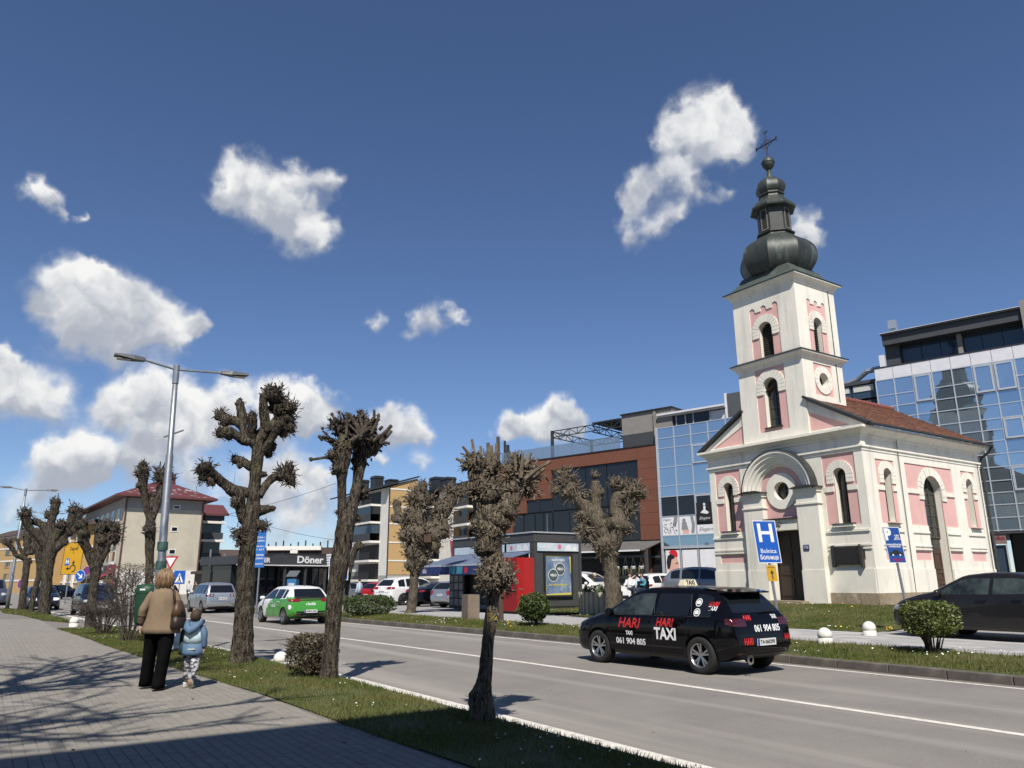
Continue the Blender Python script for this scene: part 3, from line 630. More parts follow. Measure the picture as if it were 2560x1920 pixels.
# spire: square flared copper skirt, then octagonal onion, lantern, little onion, ball, cross
TC=Vector((0,1.29,0))
b=MB(); k=[(1.87,13.07),(1.87,13.10),(1.62,13.20),(1.42,13.38),(1.28,13.60),(1.20,13.76)]
for h,z in k: b.v+=[TC+Vector((h*sx,h*sy*.88,z)) for sx,sy in ((-1,-1),(1,-1),(1,1),(-1,1))]
for i in range(len(k)-1):
    for j in range(4): b.f.append((4*i+j,4*i+(j+1)%4,4*i+4+(j+1)%4,4*i+4+j))
b.f.append((20,21,22,23)); b.build('skirt_roof',mat('skirt_copper',(.06,.072,.062),(.085,.105,.088),2.2,.55,metal=.1,bump=.06,bsc=12,c3=(.12,.155,.128),sc3=1.3),ch)
def octa(prof,name,m,n=8,seam=True,smooth=False):
    # octagonal onion: flat gores with a raised seam at each arris
    b=MB(); b.lathe([(r/math.cos(math.pi/8)*.98,z) for r,z in prof],8,TC,rot=.5); o=b.build(name,m,ch,smooth=False)
    if seam:
        q=MB()
        for j in range(8):
            a=2*math.pi*(j+.5)/8
            q.tube([TC+Vector((r/math.cos(math.pi/8)*.985*math.cos(a),r/math.cos(math.pi/8)*.985*math.sin(a),z)) for r,z in prof],.014,5)
        q.build('seam',m,o)
    return o
def curve(pts,n=6):
    P=[Vector((a,b,0)) for a,b in pts]; out=[]
    for i in range(len(P)-1):
        p0=P[max(i-1,0)];p1=P[i];p2=P[i+1];p3=P[min(i+2,len(P)-1)]
        for k in range(n):
            t=k/n; v=.5*((2*p1)+(-p0+p2)*t+(2*p0-5*p1+4*p2-p3)*t*t+(-p0+3*p1-3*p2+p3)*t**3); out.append((v.x,v.y))
    out.append(pts[-1]); return out
octa(curve([(1.10,13.68),(1.28,13.78),(1.49,14.12),(1.56,14.52),(1.48,14.90),(1.25,15.22),(.95,15.45),(.76,15.62),(.72,15.78)]),'onion_dome',M_cop)
octa([(.80,15.74),(.80,15.80),(.68,15.82),(.68,17.0)],'lantern',M_lead,seam=False)
for j in range(8):
    if j%2: continue
    a=2*math.pi*j/8-math.pi/2+0.0
    n_=Vector((math.cos(a),math.sin(a),0)); s_=Vector((-n_.y,n_.x,0)); o=MB(); M=lambda u,v,d,n_=n_,s_=s_:TC+n_*(.668-d)+s_*u+Vector((0,0,v))
    o.plate(rect(-.17,.17,15.9,16.95),[rect(-.13,.13,15.94,16.91)],-.035,.0,M); fr=o.build('lantern_shutter',mat('shutter_frame',(.20,.19,.17),(.14,.135,.12),8,.7),ch)
    for i in range(13):
        v=15.98+i*.072; q=MB(); q.add([M(-.13,v-.02,-.02),M(.13,v-.02,-.02),M(.13,v+.025,.0),M(-.13,v+.025,.0),M(-.13,v-.03,-.02),M(.13,v-.03,-.02)],[(0,1,2,3),(0,4,5,1)]); q.build('louver',M_louv,fr)
octa([(.70,16.98),(.93,17.02),(.95,17.10),(.80,17.30),(.60,17.50),(.50,17.66),(.48,17.80)],'lantern_roof',M_cop)
octa(curve([(.50,17.78),(.54,17.82),(.50,17.90),(.56,18.0),(.61,18.18),(.56,18.42),(.40,18.62),(.20,18.78),(.09,18.92),(.08,19.22)],5),'upper_onion',M_cop)
b=MB(); b.lathe(curve([(.06,19.24),(.15,19.28),(.25,19.42),(.285,19.58),(.285,19.60),(.25,19.74),(.14,19.88),(.05,19.95)],4),20,TC); b.lathe([(.29,19.56),(.305,19.59),(.29,19.63)],20,TC); b.build('ball',M_cop,ch,smooth=True)
M_iron=mat('wrought_iron',(.02,.018,.016),(.03,.026,.022),9,.6)
b=MB(); z=20.62
b.tube([TC+Vector((0,0,19.9)),TC+Vector((0,0,21.2))],.035,6)
b.tube([TC+Vector((-.48,0,z)),TC+Vector((.48,0,z))],.035,6)
for cx,cz,dx,dz in ((-.48,z,-1,0),(.48,z,1,0),(0,21.2,0,1)):
    c=TC+Vector((cx,0,cz))
    for s in (-1,0,1):
        e=c+Vector((dx*.08+(dz and s*.09 or 0),0,dz*.08+(dx and s*.09 or 0))); b.tube([c,e],[.03,.022],6); b.lathe([(.0,-.035),(.035,0),(0,.035)],6,e)
for s in (-1,1):
    for t in (-1,1):
        b.tube([TC+Vector((s*.30,0,z+t*.02)),TC+Vector((s*.25,0,z+t*.13)),TC+Vector((s*.12,0,z+t*.10)),TC+Vector((s*.05,0,z+t*.24)),TC+Vector((s*.0,0,z+t*.30))],.018,5)
b.lathe([(.0,-.07),(.07,0),(0,.07)],8,TC+Vector((0,0,z))); b.build('cross',M_iron,ch)
for o in list(ch.children):
    if o.name.split('.')[0] in ('onion_dome','lantern','lantern_shutter','lantern_roof','upper_onion','ball','cross'):
        for q in [o]+list(o.children):
            for v in q.data.vertices:
                if v.co.z>13.9: v.co.z=13.9+(v.co.z-13.9)*.957
# memorial board, house number, lamp on the front
b=MB(); b.plate(rect(2.13,3.17,1.38,2.04),[],-.16,-.04,Mf); b.plate([(2.05,1.30),(2.14,1.33),(2.14,2.08),(2.05,2.05)],[],-.20,-.03,Mf); b.plate([(3.16,1.33),(3.25,1.26),(3.27,2.0),(3.16,2.1)],[],-.20,-.03,Mf)
for i in range(9): b.plate(rect(2.16,3.14,1.44+i*.064,1.475+i*.064),[],-.175,-.15,Mf)
b.build('memorial_board',mat('weathered_bronze',(.030,.028,.026),(.045,.042,.038),7,.6,bump=.3,bsc=40),ch)
b=MB(); b.plate(rect(.98,1.22,1.95,2.15),[],-.30,-.275,Mf); pl=b.build('name_plate',mat('navy_enamel',(.02,.025,.12),rough=.4),ch)
letters('CRKVA\nSV. ILIJE',.06,M_white,pl,frame_xz((1.10,-.302,2.06),(1,0,0),(0,-1,0)),.001)
b=MB(); b.tube([(.05,-.24,3.0),(.05,-.36,3.08),(.05,-.5,3.03)],.015,6); b.lathe([(.03,.08),(.10,-.02),(.11,-.10)],10,(.05,-.5,2.95)); b.build('door_lamp',M_lead,ch)
# bark and leafless tree helper
def barkmat(name,a,b,c,lich=None):
    m=mat(name,a,rough=.95,spec=.15); n=m.node_tree.nodes; l=m.node_tree.links; p=n['Principled BSDF']
    t=n.new('ShaderNodeTexCoord'); mp=n.new('ShaderNodeMapping'); mp.inputs['Scale'].default_value=(1,1,.22); l.new(t.outputs['Object'],mp.inputs[0])
    dn=n.new('ShaderNodeTexNoise'); dn.inputs['Scale'].default_value=9; l.new(t.outputs['Object'],dn.inputs['Vector'])
    mv=n.new('ShaderNodeMix'); mv.data_type='RGBA'; mv.inputs['Factor'].default_value=.06; l.new(mp.outputs[0],mv.inputs['A']); l.new(dn.outputs['Color'],mv.inputs['B'])
    v=n.new('ShaderNodeTexVoronoi'); v.feature='DISTANCE_TO_EDGE'; v.inputs['Scale'].default_value=30; l.new(mv.outputs['Result'],v.inputs['Vector'])
    z=n.new('ShaderNodeTexNoise'); z.inputs['Scale'].default_value=26; z.inputs['Detail'].default_value=6; l.new(mp.outputs[0],z.inputs['Vector'])
    cr=n.new('ShaderNodeValToRGB'); e=cr.color_ramp.elements; e[0].position=.02; e[0].color=(*c,1); e[1].position=.22; e[1].color=(*a,1); l.new(v.outputs['Distance'],cr.inputs[0])
    mr=n.new('ShaderNodeMapRange'); l.new(z.outputs['Fac'],mr.inputs[0]); mr.inputs[1].default_value=.38; mr.inputs[2].default_value=.66
    mi=n.new('ShaderNodeMix'); mi.data_type='RGBA'; l.new(mr.outputs[0],mi.inputs['Factor']); l.new(cr.outputs[0],mi.inputs['A']); mi.inputs['B'].default_value=(*b,1); col=mi.outputs['Result']
    z2=n.new('ShaderNodeTexNoise'); z2.inputs['Scale'].default_value=2.3; z2.inputs['Detail'].default_value=5; l.new(t.outputs['Object'],z2.inputs['Vector'])
    m2=n.new('ShaderNodeMapRange'); l.new(z2.outputs['Fac'],m2.inputs[0]); m2.inputs[1].default_value=.56; m2.inputs[2].default_value=.72; m2.inputs[4].default_value=.55
    mj=n.new('ShaderNodeMix'); mj.data_type='RGBA'; l.new(m2.outputs[0],mj.inputs['Factor']); l.new(col,mj.inputs['A']); mj.inputs['B'].default_value=(*(lich or (.10,.105,.05)),1); l.new(mj.outputs['Result'],p.inputs['Base Color'])
    ad=n.new('ShaderNodeMath'); ad.operation='ADD'; l.new(v.outputs['Distance'],ad.inputs[0]); 
    mu=n.new('ShaderNodeMath'); mu.operation='MULTIPLY'; mu.inputs[1].default_value=.5; l.new(z.outputs['Fac'],mu.inputs[0]); l.new(mu.outputs[0],ad.inputs[1])
    b_=n.new('ShaderNodeBump'); b_.inputs['Strength'].default_value=1; b_.inputs['Distance'].default_value=.05; l.new(ad.outputs[0],b_.inputs['Height']); l.new(b_.outputs[0],p.inputs['Normal']); return m
M_bark=barkmat('lime_bark',(.042,.034,.026),(.118,.10,.076),(.007,.0055,.0045))
M_bark2=barkmat('lime_bark_pale',(.115,.094,.068),(.175,.147,.108),(.025,.02,.015),(.13,.12,.055))
# tree with full branches beside the buildings on the photographer's side (casts the branch shade on the pavement)
def bare_tree(name,label,base,h,r0,seed,depth=5,spread=.62,m=None,trunk=None,first=None,avoid=None):
    g=random.Random(seed); t=thing(name,label,'tree',base,0); b=MB()
    def grow(p,d,L_,r,k):
        q=p+d*L_
        if avoid:
            for f_ in (.0,.35,.7,1.):
                c=p.lerp(q,f_)+Vector(base); e_=c-CAM; k_=e_.dot(_f)
                if k_>.1 and -150<1280+F*e_.dot(_r)/k_<2700 and -150<960-F*e_.dot(_u)/k_<2100: return
                c=c-sund*((c.z-1.0)/sund.z)
                if math.hypot((c.x-avoid[0])/1.15,(c.y-avoid[1])/.75)<1: return  # branches left out so their shade misses the two walkers
        mid=p.lerp(q,.5)+Vector((g.gauss(0,.05),g.gauss(0,.05),0))*L_; b.tube([p,mid,q],[r,r*.87,r*.72],7 if k>2 else 4,False)
        if k==0: return
        for i in range(3 if k>1 else 4):
            e=(d+Vector((g.gauss(0,spread),g.gauss(0,spread),g.gauss(.12,spread*.6)))).normalized(); grow(p.lerp(q,g.uniform(.55,1)),e,L_*g.uniform(.6,.85),r*(.6 if not trunk else .66),k-1)
    if trunk:
        b.tube([(0,0,-.1),(0.1,0,trunk*.5),(0,.1,trunk)],[r0,r0*.85,r0*.7],10)
        for i in range(10):
            a=i*.63*3.3; grow(Vector((0,.1,trunk*(.88+.013*i))),Vector((math.cos(a),math.sin(a),.35+.05*i)).normalized(),first,r0*.42,depth-2)
    else: grow(Vector((0,0,-.1)),Vector((0,0,1)),h*.30,r0,depth)
    b.build('trunk',m or M_bark,t,False,fix=False); return t
# ------------------------------------------------------------------ modern complex behind the church (one straight front)
A15=R(15); P0=Vector((-25,43.6,0)); DU=Vector((math.cos(A15),math.sin(A15),0)); DN=Vector((math.sin(A15),-math.cos(A15),0))
M_mir=mat('mirror_glass',(.43,.54,.62),rough=.015,metal=.86,bump=.012,bsc=.9); M_mir2=mat('mirror_glass_deep',(.34,.45,.54),rough=.015,metal=.86,bump=.012,bsc=.8)
M_dgl=mat('dark_tinted_glass',(.012,.014,.017),rough=.04,spec=.55,bump=.01,bsc=1.2); M_dgl2=mat('tinted_glass_blue',(.03,.05,.075),rough=.04,spec=.6)
M_alu=mat('aluminium_frame',(.52,.55,.58),(.46,.49,.52),5,.4,metal=.4); M_alup=mat('pale_panel',(.60,.60,.62),(.54,.54,.56),2,.6)
M_anth=mat('anthracite_cladding',(.050,.053,.058),(.042,.045,.050),2,.55); M_anth2=mat('grey_render',(.22,.205,.19),(.19,.18,.165),2,.8)
M_rust=mat('rust_red_cladding',(.155,.058,.032),(.138,.052,.030),1.2,.6); M_conc=mat('pale_concrete',(.36,.35,.33),(.28,.275,.26),3,.85)
def loc(x,y,z): return Vector((x,y,z))
Mg=lambda u,v,d:Vector((u,d,v))
def quadbox(name,m,par,u0,u1,z0,z1,d0,d1): b=MB(); b.box((u0,d0,z0),(u1,d1,z1)); return b.build(name,m,par)
def pane(par,m,u0,u1,z0,z1,d=0.,tilt=.0035,name='pane'):
    a=rnd.uniform(-tilt,tilt)*(u1-u0); c=rnd.uniform(-tilt,tilt)*(z1-z0)
    return mobj(name,[(u0,d-a,z0),(u1,d+a+c,z0),(u1,d+a-c,z1),(u0,d-a,z1),(u0,d+.03,z0),(u1,d+.03,z0),(u1,d+.03,z1),(u0,d+.03,z1)],[(0,1,2,3),(0,4,5,1),(1,5,6,2),(2,6,7,3),(3,7,4,0)],m,par)
# right glass building
gr=thing('glass_office_building','blue mirror glass building right behind the church, reflecting its spire','building',P0,A15)
us=[.15+1.03*i for i in range(0,15)]; zs=[13.28,12.32,11.6,10.9,10.12,9.5,8.89,8.17,7.46,6.72,6.08,5.43,4.74,4.06]
opened={(2,0),(5,0),(6,0),(9,0),(10,0),(6,4),(7,4),(9,4),(2,4),(10,4),(6,8),(7,8),(9,8),(12,4),(3,8)}
for i in range(14):
    u0,u1=us[i],us[i+1]
    quadbox('fascia_panel',M_alup,gr,u0+.012,u1-.012,13.31,14.03,-.03,.1)
    j=0
    while j<13:
        z1=zs[j]
        if (i,j) in opened:
            z0=zs[j+2]; b=MB(); b.plate(rect(u0+.05,u1-.05,z0+.05,z1-.05),[rect(u0+.15,u1-.15,z0+.15,z1-.15)],-.10,-.02,Mg); f=b.build('window',M_alu,gr); pane(f,M_mir,u0+.15,u1-.15,z0+.15,z1-.15,-.06,.006); j+=2
        else:
            pane(gr,M_mir if rnd.random()<.7 else M_mir2,u0+.03,u1-.03,zs[j+1]+.025,z1-.025,0.); j+=1
for u in us: quadbox('mullion',M_alu,gr,u-.03,u+.03,4.0,13.3,-.05,.08)
for z in zs: quadbox('transom',M_alu,gr,.18,us[-1],z-.025,z+.025,-.04,.08)
quadbox('wall',M_anth,gr,.16,us[-1],4.0,14.0,.10,12); quadbox('roof_edge',M_dark,gr,.1,us[-1],14.035,14.10,-.06,12)
b=MB(); b.box((.75,.6,14.1),(1.55,8,16.05)); b.box((1.56,1.5,14.1),(8.0,8,14.2)); b.box((.75,-.1,16.06),(8.05,8.2,16.14)); b.box((.78,.1,15.45),(8.0,7.9,16.055)); pw=b.build('penthouse_frame',M_anth,gr)
quadbox('roof_trim',M_alup,pw,.70,8.06,16.145,16.17,-.14,8.2)
for a,c in zip([1.62,2.7,3.74,4.95,5.9,6.92],[2.66,3.70,4.66,5.86,6.88,7.95]): pane(gr,M_dgl2,a,c,14.2,15.44,1.0,.002)
quadbox('penthouse_post',M_anth2,gr,4.68,4.92,14.1,15.44,.6,1.2); quadbox('stair_tower',M_anth2,gr,8.06,12,14.1,16.5,-.1,6)
b=MB(); b.box((1.0,1.4,15.9),(1.3,1.7,16.8)); b.box((.93,1.32,16.8),(1.38,1.78,17.35)); b.build('vent_stack',mat('zinc_sheet',(.50,.52,.54),(.42,.44,.46),6,.35,metal=.7),gr)
b=MB(); b.box((.45,.2,14.1),(.75,.5,14.9)); b.build('air_unit',M_alup,gr); b=MB(); b.tube([(.2,1.2,14.35),(-.6,1.2,14.3),(-1.3,1.4,13.9),(-3.2,1.6,13.5)],.17,8); b.build('duct',MC['zinc_sheet'],gr)
# ground floor with the shop
quadbox('shop_wall',M_anth,gr,3.9,4.95,.2,4.0,.3,.6); quadbox('shop_soffit',M_anth,gr,.2,14.5,3.9,3.99,-.02,3)
for k in range(8): pane(gr,M_dgl,5.6+k*1.1,6.66+k*1.1,.3,3.9,1.2)
s=quadbox('shop_sign',mat('mauve_panel',(.20,.135,.125),(.17,.115,.11),3,.7),gr,4.96,5.58,3.36,3.97,.05,.2); letters('niko',.30,mat('dark_red_ink',(.14,.012,.02),rough=.6),s,frame_xz((5.27,.048,3.66),(1,0,0),(0,-1,0)),.012)
pane(gr,M_dgl2,5.0,5.5,.3,3.3,.2); quadbox('shop_post',M_alu,gr,5.52,5.58,.2,3.35,.05,.12)
# set back link and grey lift tower
lk=thing('link_building','low set back glazed link between the two glass fronts, with a grey lift tower','building',P0,A15)
b=MB(); b.box((-8.4,.5,.2),(.1,9,12.3)); b.box((-4.0,.4,13.35),(.1,9,13.55)); b.box((-4,1.6,12.31),(.1,8,13.34)); b.build('wall',M_anth,lk); quadbox('lift_tower',mat('slate_panel',(.075,.08,.085),(.065,.07,.076),1,.6),lk,-9.85,-6.0,12.4,14.25,.6,5); quadbox('tower_trim',M_alup,lk,-10.02,-9.86,12.4,14.3,.55,5)
for k in range(2): pane(lk,M_dgl2,-2.9+k*1.45,-1.5+k*1.45,12.45,13.3,.55); 
for k in range(2): quadbox('curtain',mat('net_curtain',(.55,.54,.50),(.40,.39,.36),14,.8,stretch=(3,1,.2)),lk,-2.8+k*1.45,-1.6+k*1.45,12.9,13.28,.50,.53)
for k in range(6):
    for z in (11.6,10.8): pane(lk,M_mir,-8.3+k*1.4,-6.95+k*1.4,z-.75,z,.4); quadbox('mullion',M_alu,lk,-6.95+k*1.4,-6.9+k*1.4,z-.75,z,.35,.45)
# left glass building
gl=thing('glass_shop_building','blue glass front with white shop posters, between brown block and church','building',P0,A15)
us=[-15.2+1.347*i for i in range(6)]; zs=[12.37,11.6,10.86,9.47,8.11,7.35,5.95,4.61,3.86]
for i in range(5):
    j=0
    while j<8:
        u0,u1=us[i],us[i+1]; z0,z1=zs[j+1],zs[j]
        if j==6: j+=1; continue
        m=M_dgl if j==5 else (M_mir2 if j==7 else M_mir)
        if i==2 and j in (2,5):
            b=MB(); b.plate(rect(u0+.05,u1-.05,z0+.05,z1-.05),[rect(u0+.14,u1-.14,z0+.14,z1-.14)],-.10,-.02,Mg); f=b.build('window',M_alu,gl); pane(f,m,u0+.14,u1-.14,z0+.14,z1-.14,-.06,.006)
        else: pane(gl,m,u0+.03,u1-.03,z0+.025,z1-.025)
        j+=1
for u in us: quadbox('mullion',M_alu,gl,u-.03,u+.03,.4,12.4,-.05,.08)
for z in zs: quadbox('transom',M_alu,gl,-15.17,us[-1],z-.025,z+.025,-.04,.08)
quadbox('corner_post',M_alu,gl,-15.32,-15.235,.3,12.45,-.12,.3); quadbox('wall',M_anth,gl,-15.23,us[-1],.3,12.38,.12,10)
b=MB(); b.box((-15.3,.4,13.28),(-9.95,9,13.36)); b.box((-15.3,.2,13.37),(-9.95,9,13.5)); b.build('roof_edge',M_alup,gl); quadbox('penthouse_wall',M_anth,gl,-15.2,-9.95,12.4,13.27,.8,8)
for a,c,m in ((-15.05,-13.98,M_dgl),(-13.85,-13.22,M_dgl),(-13.15,-12.6,M_dgl),(-12.5,-11.25,M_dgl),(-11.2,-9.98,M_alup)): pane(gl,m,a,c,12.45,13.2,.7)
for a in (-15.13,-13.92,-13.18,-12.55,-11.23): quadbox('window_post',M_alu,gl,a-.03,a+.03,12.4,13.25,.62,.72)
M_post=mat('poster_white',(.66,.66,.66),(.60,.60,.61),2,.5); M_ink=mat('poster_black',(.015,.015,.017),rough=.5); M_inkg=mat('poster_grey',(.25,.25,.26),(.18,.18,.19),6,.6); M_red=mat('poster_red',(.50,.022,.03),rough=.5); M_skin=mat('poster_skin',(.62,.40,.32),(.55,.33,.26),3,.6)
def poster(u0,u1,z0,z1,m,d=-.012): return quadbox('poster',m,gl,u0,u1,z0,z1,d,.02)
def pr(par,pts,m,d,nm='print'): 
    b=MB(); b.plate(pts,[],d,d+.004,Mg); return b.build(nm,m,par)
# the three drawing panels of row 6 and the black one
p1=poster(-15.16,-13.89,4.64,5.92,M_post); p2=poster(-13.81,-12.55,4.64,5.92,M_post); p3=poster(-12.46,-11.2,4.64,5.25,M_post); p4=poster(-12.40,-11.24,5.45,6.75,M_ink,-.11)
letters('Elegant',.22,M_ink,p1,frame_xz((-14.8,-.016,5.72),(1,0,0),(0,-1,0)),-.002,.35,.001); letters('Elegant',.36,M_ink,p3,frame_xz((-11.83,-.016,4.93),(1,0,0),(0,-1,0)),-.002,.4,.001); letters('Elegant',.28,M_post,p4,frame_xz((-11.82,-.114,5.68),(1,0,0),(0,-1,0)),-.002,.4,.001)
for cx,cz,r,a0,a1 in ((-14.9,4.95,.16,0,300),(-14.62,4.85,.12,100,420),(-14.95,5.28,.13,60,330),(-14.45,5.05,.15,-40,240),(-14.2,5.3,.12,80,380),(-14.15,4.85,.13,0,280),(-14.5,5.4,.1,0,300)):
    o=arc(cx,cz,r,a0,a1,14); i=arc(cx,cz,r*.78,a1,a0,14); pr(p1,o+i,M_ink,-.016); pr(p1,arc(cx+r*.6,cz+r*.8,.045,0,360,8)[:-1],M_ink,-.017)
pr(p1,[(-14.35,5.3),(-14.2,5.9),(-13.95,5.9),(-14.0,5.5),(-14.15,5.2)],M_inkg,-.016)
pr(p2,arc(-13.45,5.62,.13,0,360,12)[:-1],M_inkg,-.016); pr(p2,[(-13.6,5.5),(-13.68,5.05),(-13.5,4.7),(-13.1,4.7),(-13.2,5.2),(-13.3,5.55)],M_inkg,-.015); pr(p2,rect(-13.6,-13.1,4.7,4.95),M_post,-.017); pr(p2,[(-13.6,4.7),(-13.57,4.96),(-13.08,4.96),(-13.1,4.7)],M_skin,-.019); pr(p2,[(-12.95,4.7),(-12.85,5.3),(-12.95,5.85),(-12.75,5.9),(-12.62,5.3),(-12.7,4.7)],M_inkg,-.016)
pr(p4,arc(-11.78,6.62,.09,0,360,10)[:-1],M_post,-.113); pr(p4,[(-11.86,6.5),(-11.68,6.5),(-11.72,6.25),(-11.45,6.05),(-11.6,5.95),(-12.1,6.05),(-11.95,6.2),(-11.85,6.25)],M_post,-.113)
# street level posters
q1=poster(-15.05,-13.95,1.2,3.6,M_post); q2=poster(-13.75,-12.6,1.2,3.6,M_post); q3=poster(-12.4,-10.9,1.2,3.6,M_post); quadbox('shop_soffit',M_alu,gl,-15.17,-8.5,3.70,3.82,-.08,.1)
pr(q1,[(-14.95,1.25),(-14.9,1.85),(-14.72,2.05),(-14.5,1.9),(-14.3,1.75),(-14.05,1.9),(-13.98,1.25)],M_red,-.016)
pr(q1,[(-14.85,2.0),(-14.9,2.6),(-14.8,3.05),(-14.5,3.25),(-14.2,3.15),(-14.05,2.8),(-14.02,2.55),(-14.12,2.3),(-14.3,2.15),(-14.5,2.0),(-14.6,1.85)],M_skin,-.018)
pr(q1,[(-14.95,2.3),(-15.0,2.8),(-14.9,3.2),(-14.6,3.4),(-14.3,3.3),(-14.35,3.05),(-14.6,2.95),(-14.68,2.6),(-14.78,2.35)],M_ink,-.020); pr(q1,arc(-14.45,3.28,.36,-35,155,12),M_red,-.022)
pr(q1,[(-14.3,2.72),(-14.12,2.76),(-14.12,2.68),(-14.3,2.66)],M_ink,-.021); pr(q1,[(-14.2,2.38),(-14.06,2.42),(-14.08,2.33)],M_red,-.021); pr(q1,[(-14.6,1.75),(-14.3,2.05),(-14.0,2.1),(-13.98,1.85),(-14.3,1.7)],M_skin,-.021)
letters('MODA & STIL',.12,M_inkg,q2,frame_xz((-13.17,-.016,2.05),(1,0,0),(0,-1,0)),.002,0,.001); letters('ELEGANT',.13,M_red,q2,frame_xz((-13.17,-.016,1.85),(1,0,0),(0,-1,0)),.004,0,.001)
b=MB(); b.plate(rect(-12.1,-11.75,2.0,2.35),[rect(-12.0,-11.85,2.1,2.25)],-.018,-.014,Mg); b.plate(arc(-11.925,2.35,.10,0,180,8)+arc(-11.925,2.35,.06,180,0,8),[],-.018,-.014,Mg); b.build('print',M_red,q3); letters('SHOPPING',.14,M_inkg,q3,frame_xz((-11.65,-.016,1.75),(1,0,0),(0,-1,0)),.003,0,.001)
# brown block
br=thing('brown_commercial_building','rust red clad block with large dark windows and steel roof terrace','building',P0,A15)
quadbox('wall',M_anth,br,-31,-15.35,.2,11.2,.25,14)
def clad(u0,u1,z0,z1):
    quadbox('cladding_panel',M_rust,br,u0+.008,u1-.008,z0+.008,z1-.008,0+rnd.uniform(-.004,.004),.2)
n=8
for i in range(n): clad(-31+i*13.98/n,-31+(i+1)*13.98/n,10.27,11.22)
zz=[11.22,10.27,9.55,8.72,7.95,7.15,6.32,5.45,4.38]
for a,c in zip(zz[1:],zz): clad(-17.02,-15.33,a,c)
for a,c in ((10.27,9.2),(9.2,8.0),(8.0,6.97)): clad(-31,-27.85 if a<9 else -25.2,c,a)
clad(-28,-25.2,8.0,9.2) ; clad(-31,-29.4,4.4,6.95)
quadbox('parapet_cap',M_dark,br,-31.05,-15.3,11.225,11.30,-.06,14)
wu=[-25.15,-23.5,-21.85,-19.85,-17.04]
for a,c in zip(wu,wu[1:]):
    for z0,z1 in ((7.0,10.25),(4.4,6.95)):
        f=quadbox('window',M_black,br,a+.01,c-.01,z0,z1,.16,.24); pane(f,M_dgl,a+.04,c-.04,z0+.04,z1-.04,.13)
for a,c in zip((-29.35,-28.2,-27.0,-26.1),(-28.24,-27.04,-26.14,-25.2)):
    f=quadbox('window',M_black,br,a,c,4.4,6.9,.16,.24); pane(f,M_dgl,a+.03,c-.03,4.45,6.85,.13)
for a,c in ((-27.8,-26.5),(-26.46,-25.2)): pane(br,M_dgl,a,c,7.0,7.95,.12)
# terrace: glass balustrade, steel trusses, stair box
M_bal=mat('balustrade_glass',(.13,.17,.22),rough=.05,spec=.6)
m=M_bal; pb_=m.node_tree.nodes['Principled BSDF']; pb_.inputs['Alpha'].default_value=.72
for i in range(8): pane(br,M_bal,-30.7+i*1.52,-29.2+i*1.52,11.32,12.3,.15)
M_trs=mat('terrace_steel',(.035,.042,.042),(.05,.056,.055),5,.5,metal=.3)
for k,(x,y,z) in enumerate(((-25.3,.4,13.6),(-25.3,6,13.6),(-18.7,6,13.6),(-30.2,.4,13.0),(-21.2,6,13.6))): b=MB(); b.box((x-.10,y-.10,11.3),(x+.10,y+.10,z)); b.build('terrace_post',M_trs,br)
def truss(a,c,h=.5,n=8):
    b=MB(); a=Vector(a); c=Vector(c); up=Vector((0,0,h)); b.bar(a,c,.07,.07); b.bar(a-up,c-up,.07,.07)
    for i in range(n):
        p=a.lerp(c,i/n); q=a.lerp(c,(i+1)/n); b.bar(p-up if i%2 else p,q if i%2 else q-up,.05,.05); b.bar(q,q-up,.04,.04)
    b.build('truss',M_trs,br)
truss((-25.2,.4,13.55),(-18.6,.4,13.55)); truss((-25.3,.5,13.53),(-25.3,6,13.53),n=6); truss((-25.2,6,13.55),(-18.6,6,13.55)); truss((-21.3,.5,13.5),(-21.3,6,13.5),n=6)
quadbox('canopy',M_trs,br,-21.2,-18.6,13.62,13.72,.3,6.2)
b=MB(); b.box((-18.55,.5,12.35),(-14.2,7,13.9)); b.box((-15.65,.3,11.3),(-15.5,.49,13.8)); b.build('stair_block',M_anth2,br); quadbox('stair_base',M_anth,br,-18.5,-15.66,11.31,12.34,.45,7); quadbox('stair_roof',M_dark,br,-18.6,-14.1,13.91,14.0,.35,7.1)
b=MB(); b.box((-30.6,.3,11.3),(-30.45,.45,13.4)); b.build('antenna_mast',M_trs,br)
# cafe terrace in front of the block
cf=thing('cafe_pergola','dark steel cafe pergola with retractable awning under the brown block','pergola',P0,A15)
for x in (-31,-27,-22.8,-18.5,-15.35): quadbox('post',M_anth,cf,x-.09,x+.09,.3,3.72,-2.2,-2.02)
for y in (-2.2,-.2): quadbox('beam',M_anth,cf,-31.1,-15.3,3.12,3.26,y,y+.14)
b=MB(); b.add([(-31.2,-2.5,3.55),(-15.3,-2.5,3.55),(-15.3,.2,4.28),(-31.2,.2,4.28),(-31.2,-2.5,3.62),(-15.3,-2.5,3.62),(-15.3,.2,4.35),(-31.2,.2,4.35)],[(0,1,2,3),(4,7,6,5),(0,4,5,1),(1,5,6,2),(3,2,6,7),(0,3,7,4)]); b.build('awning',mat('awning_taupe',(.12,.115,.105),(.10,.095,.09),2,.8),cf)
quadbox('awning_valance',M_post,cf,-23,-15.6,3.52,3.62,-2.56,-2.51); quadbox('back_wall',M_black,cf,-31,-15.4,.3,3.9,.1,.2)
b=MB(); b.box((-16.9,-.2,.3),(-16.2,.0,4.2)); b.build('wall_column',M_rust,cf)
quadbox('floor',M_conc,cf,-31,-15.3,.25,.62,-2.0,.05)
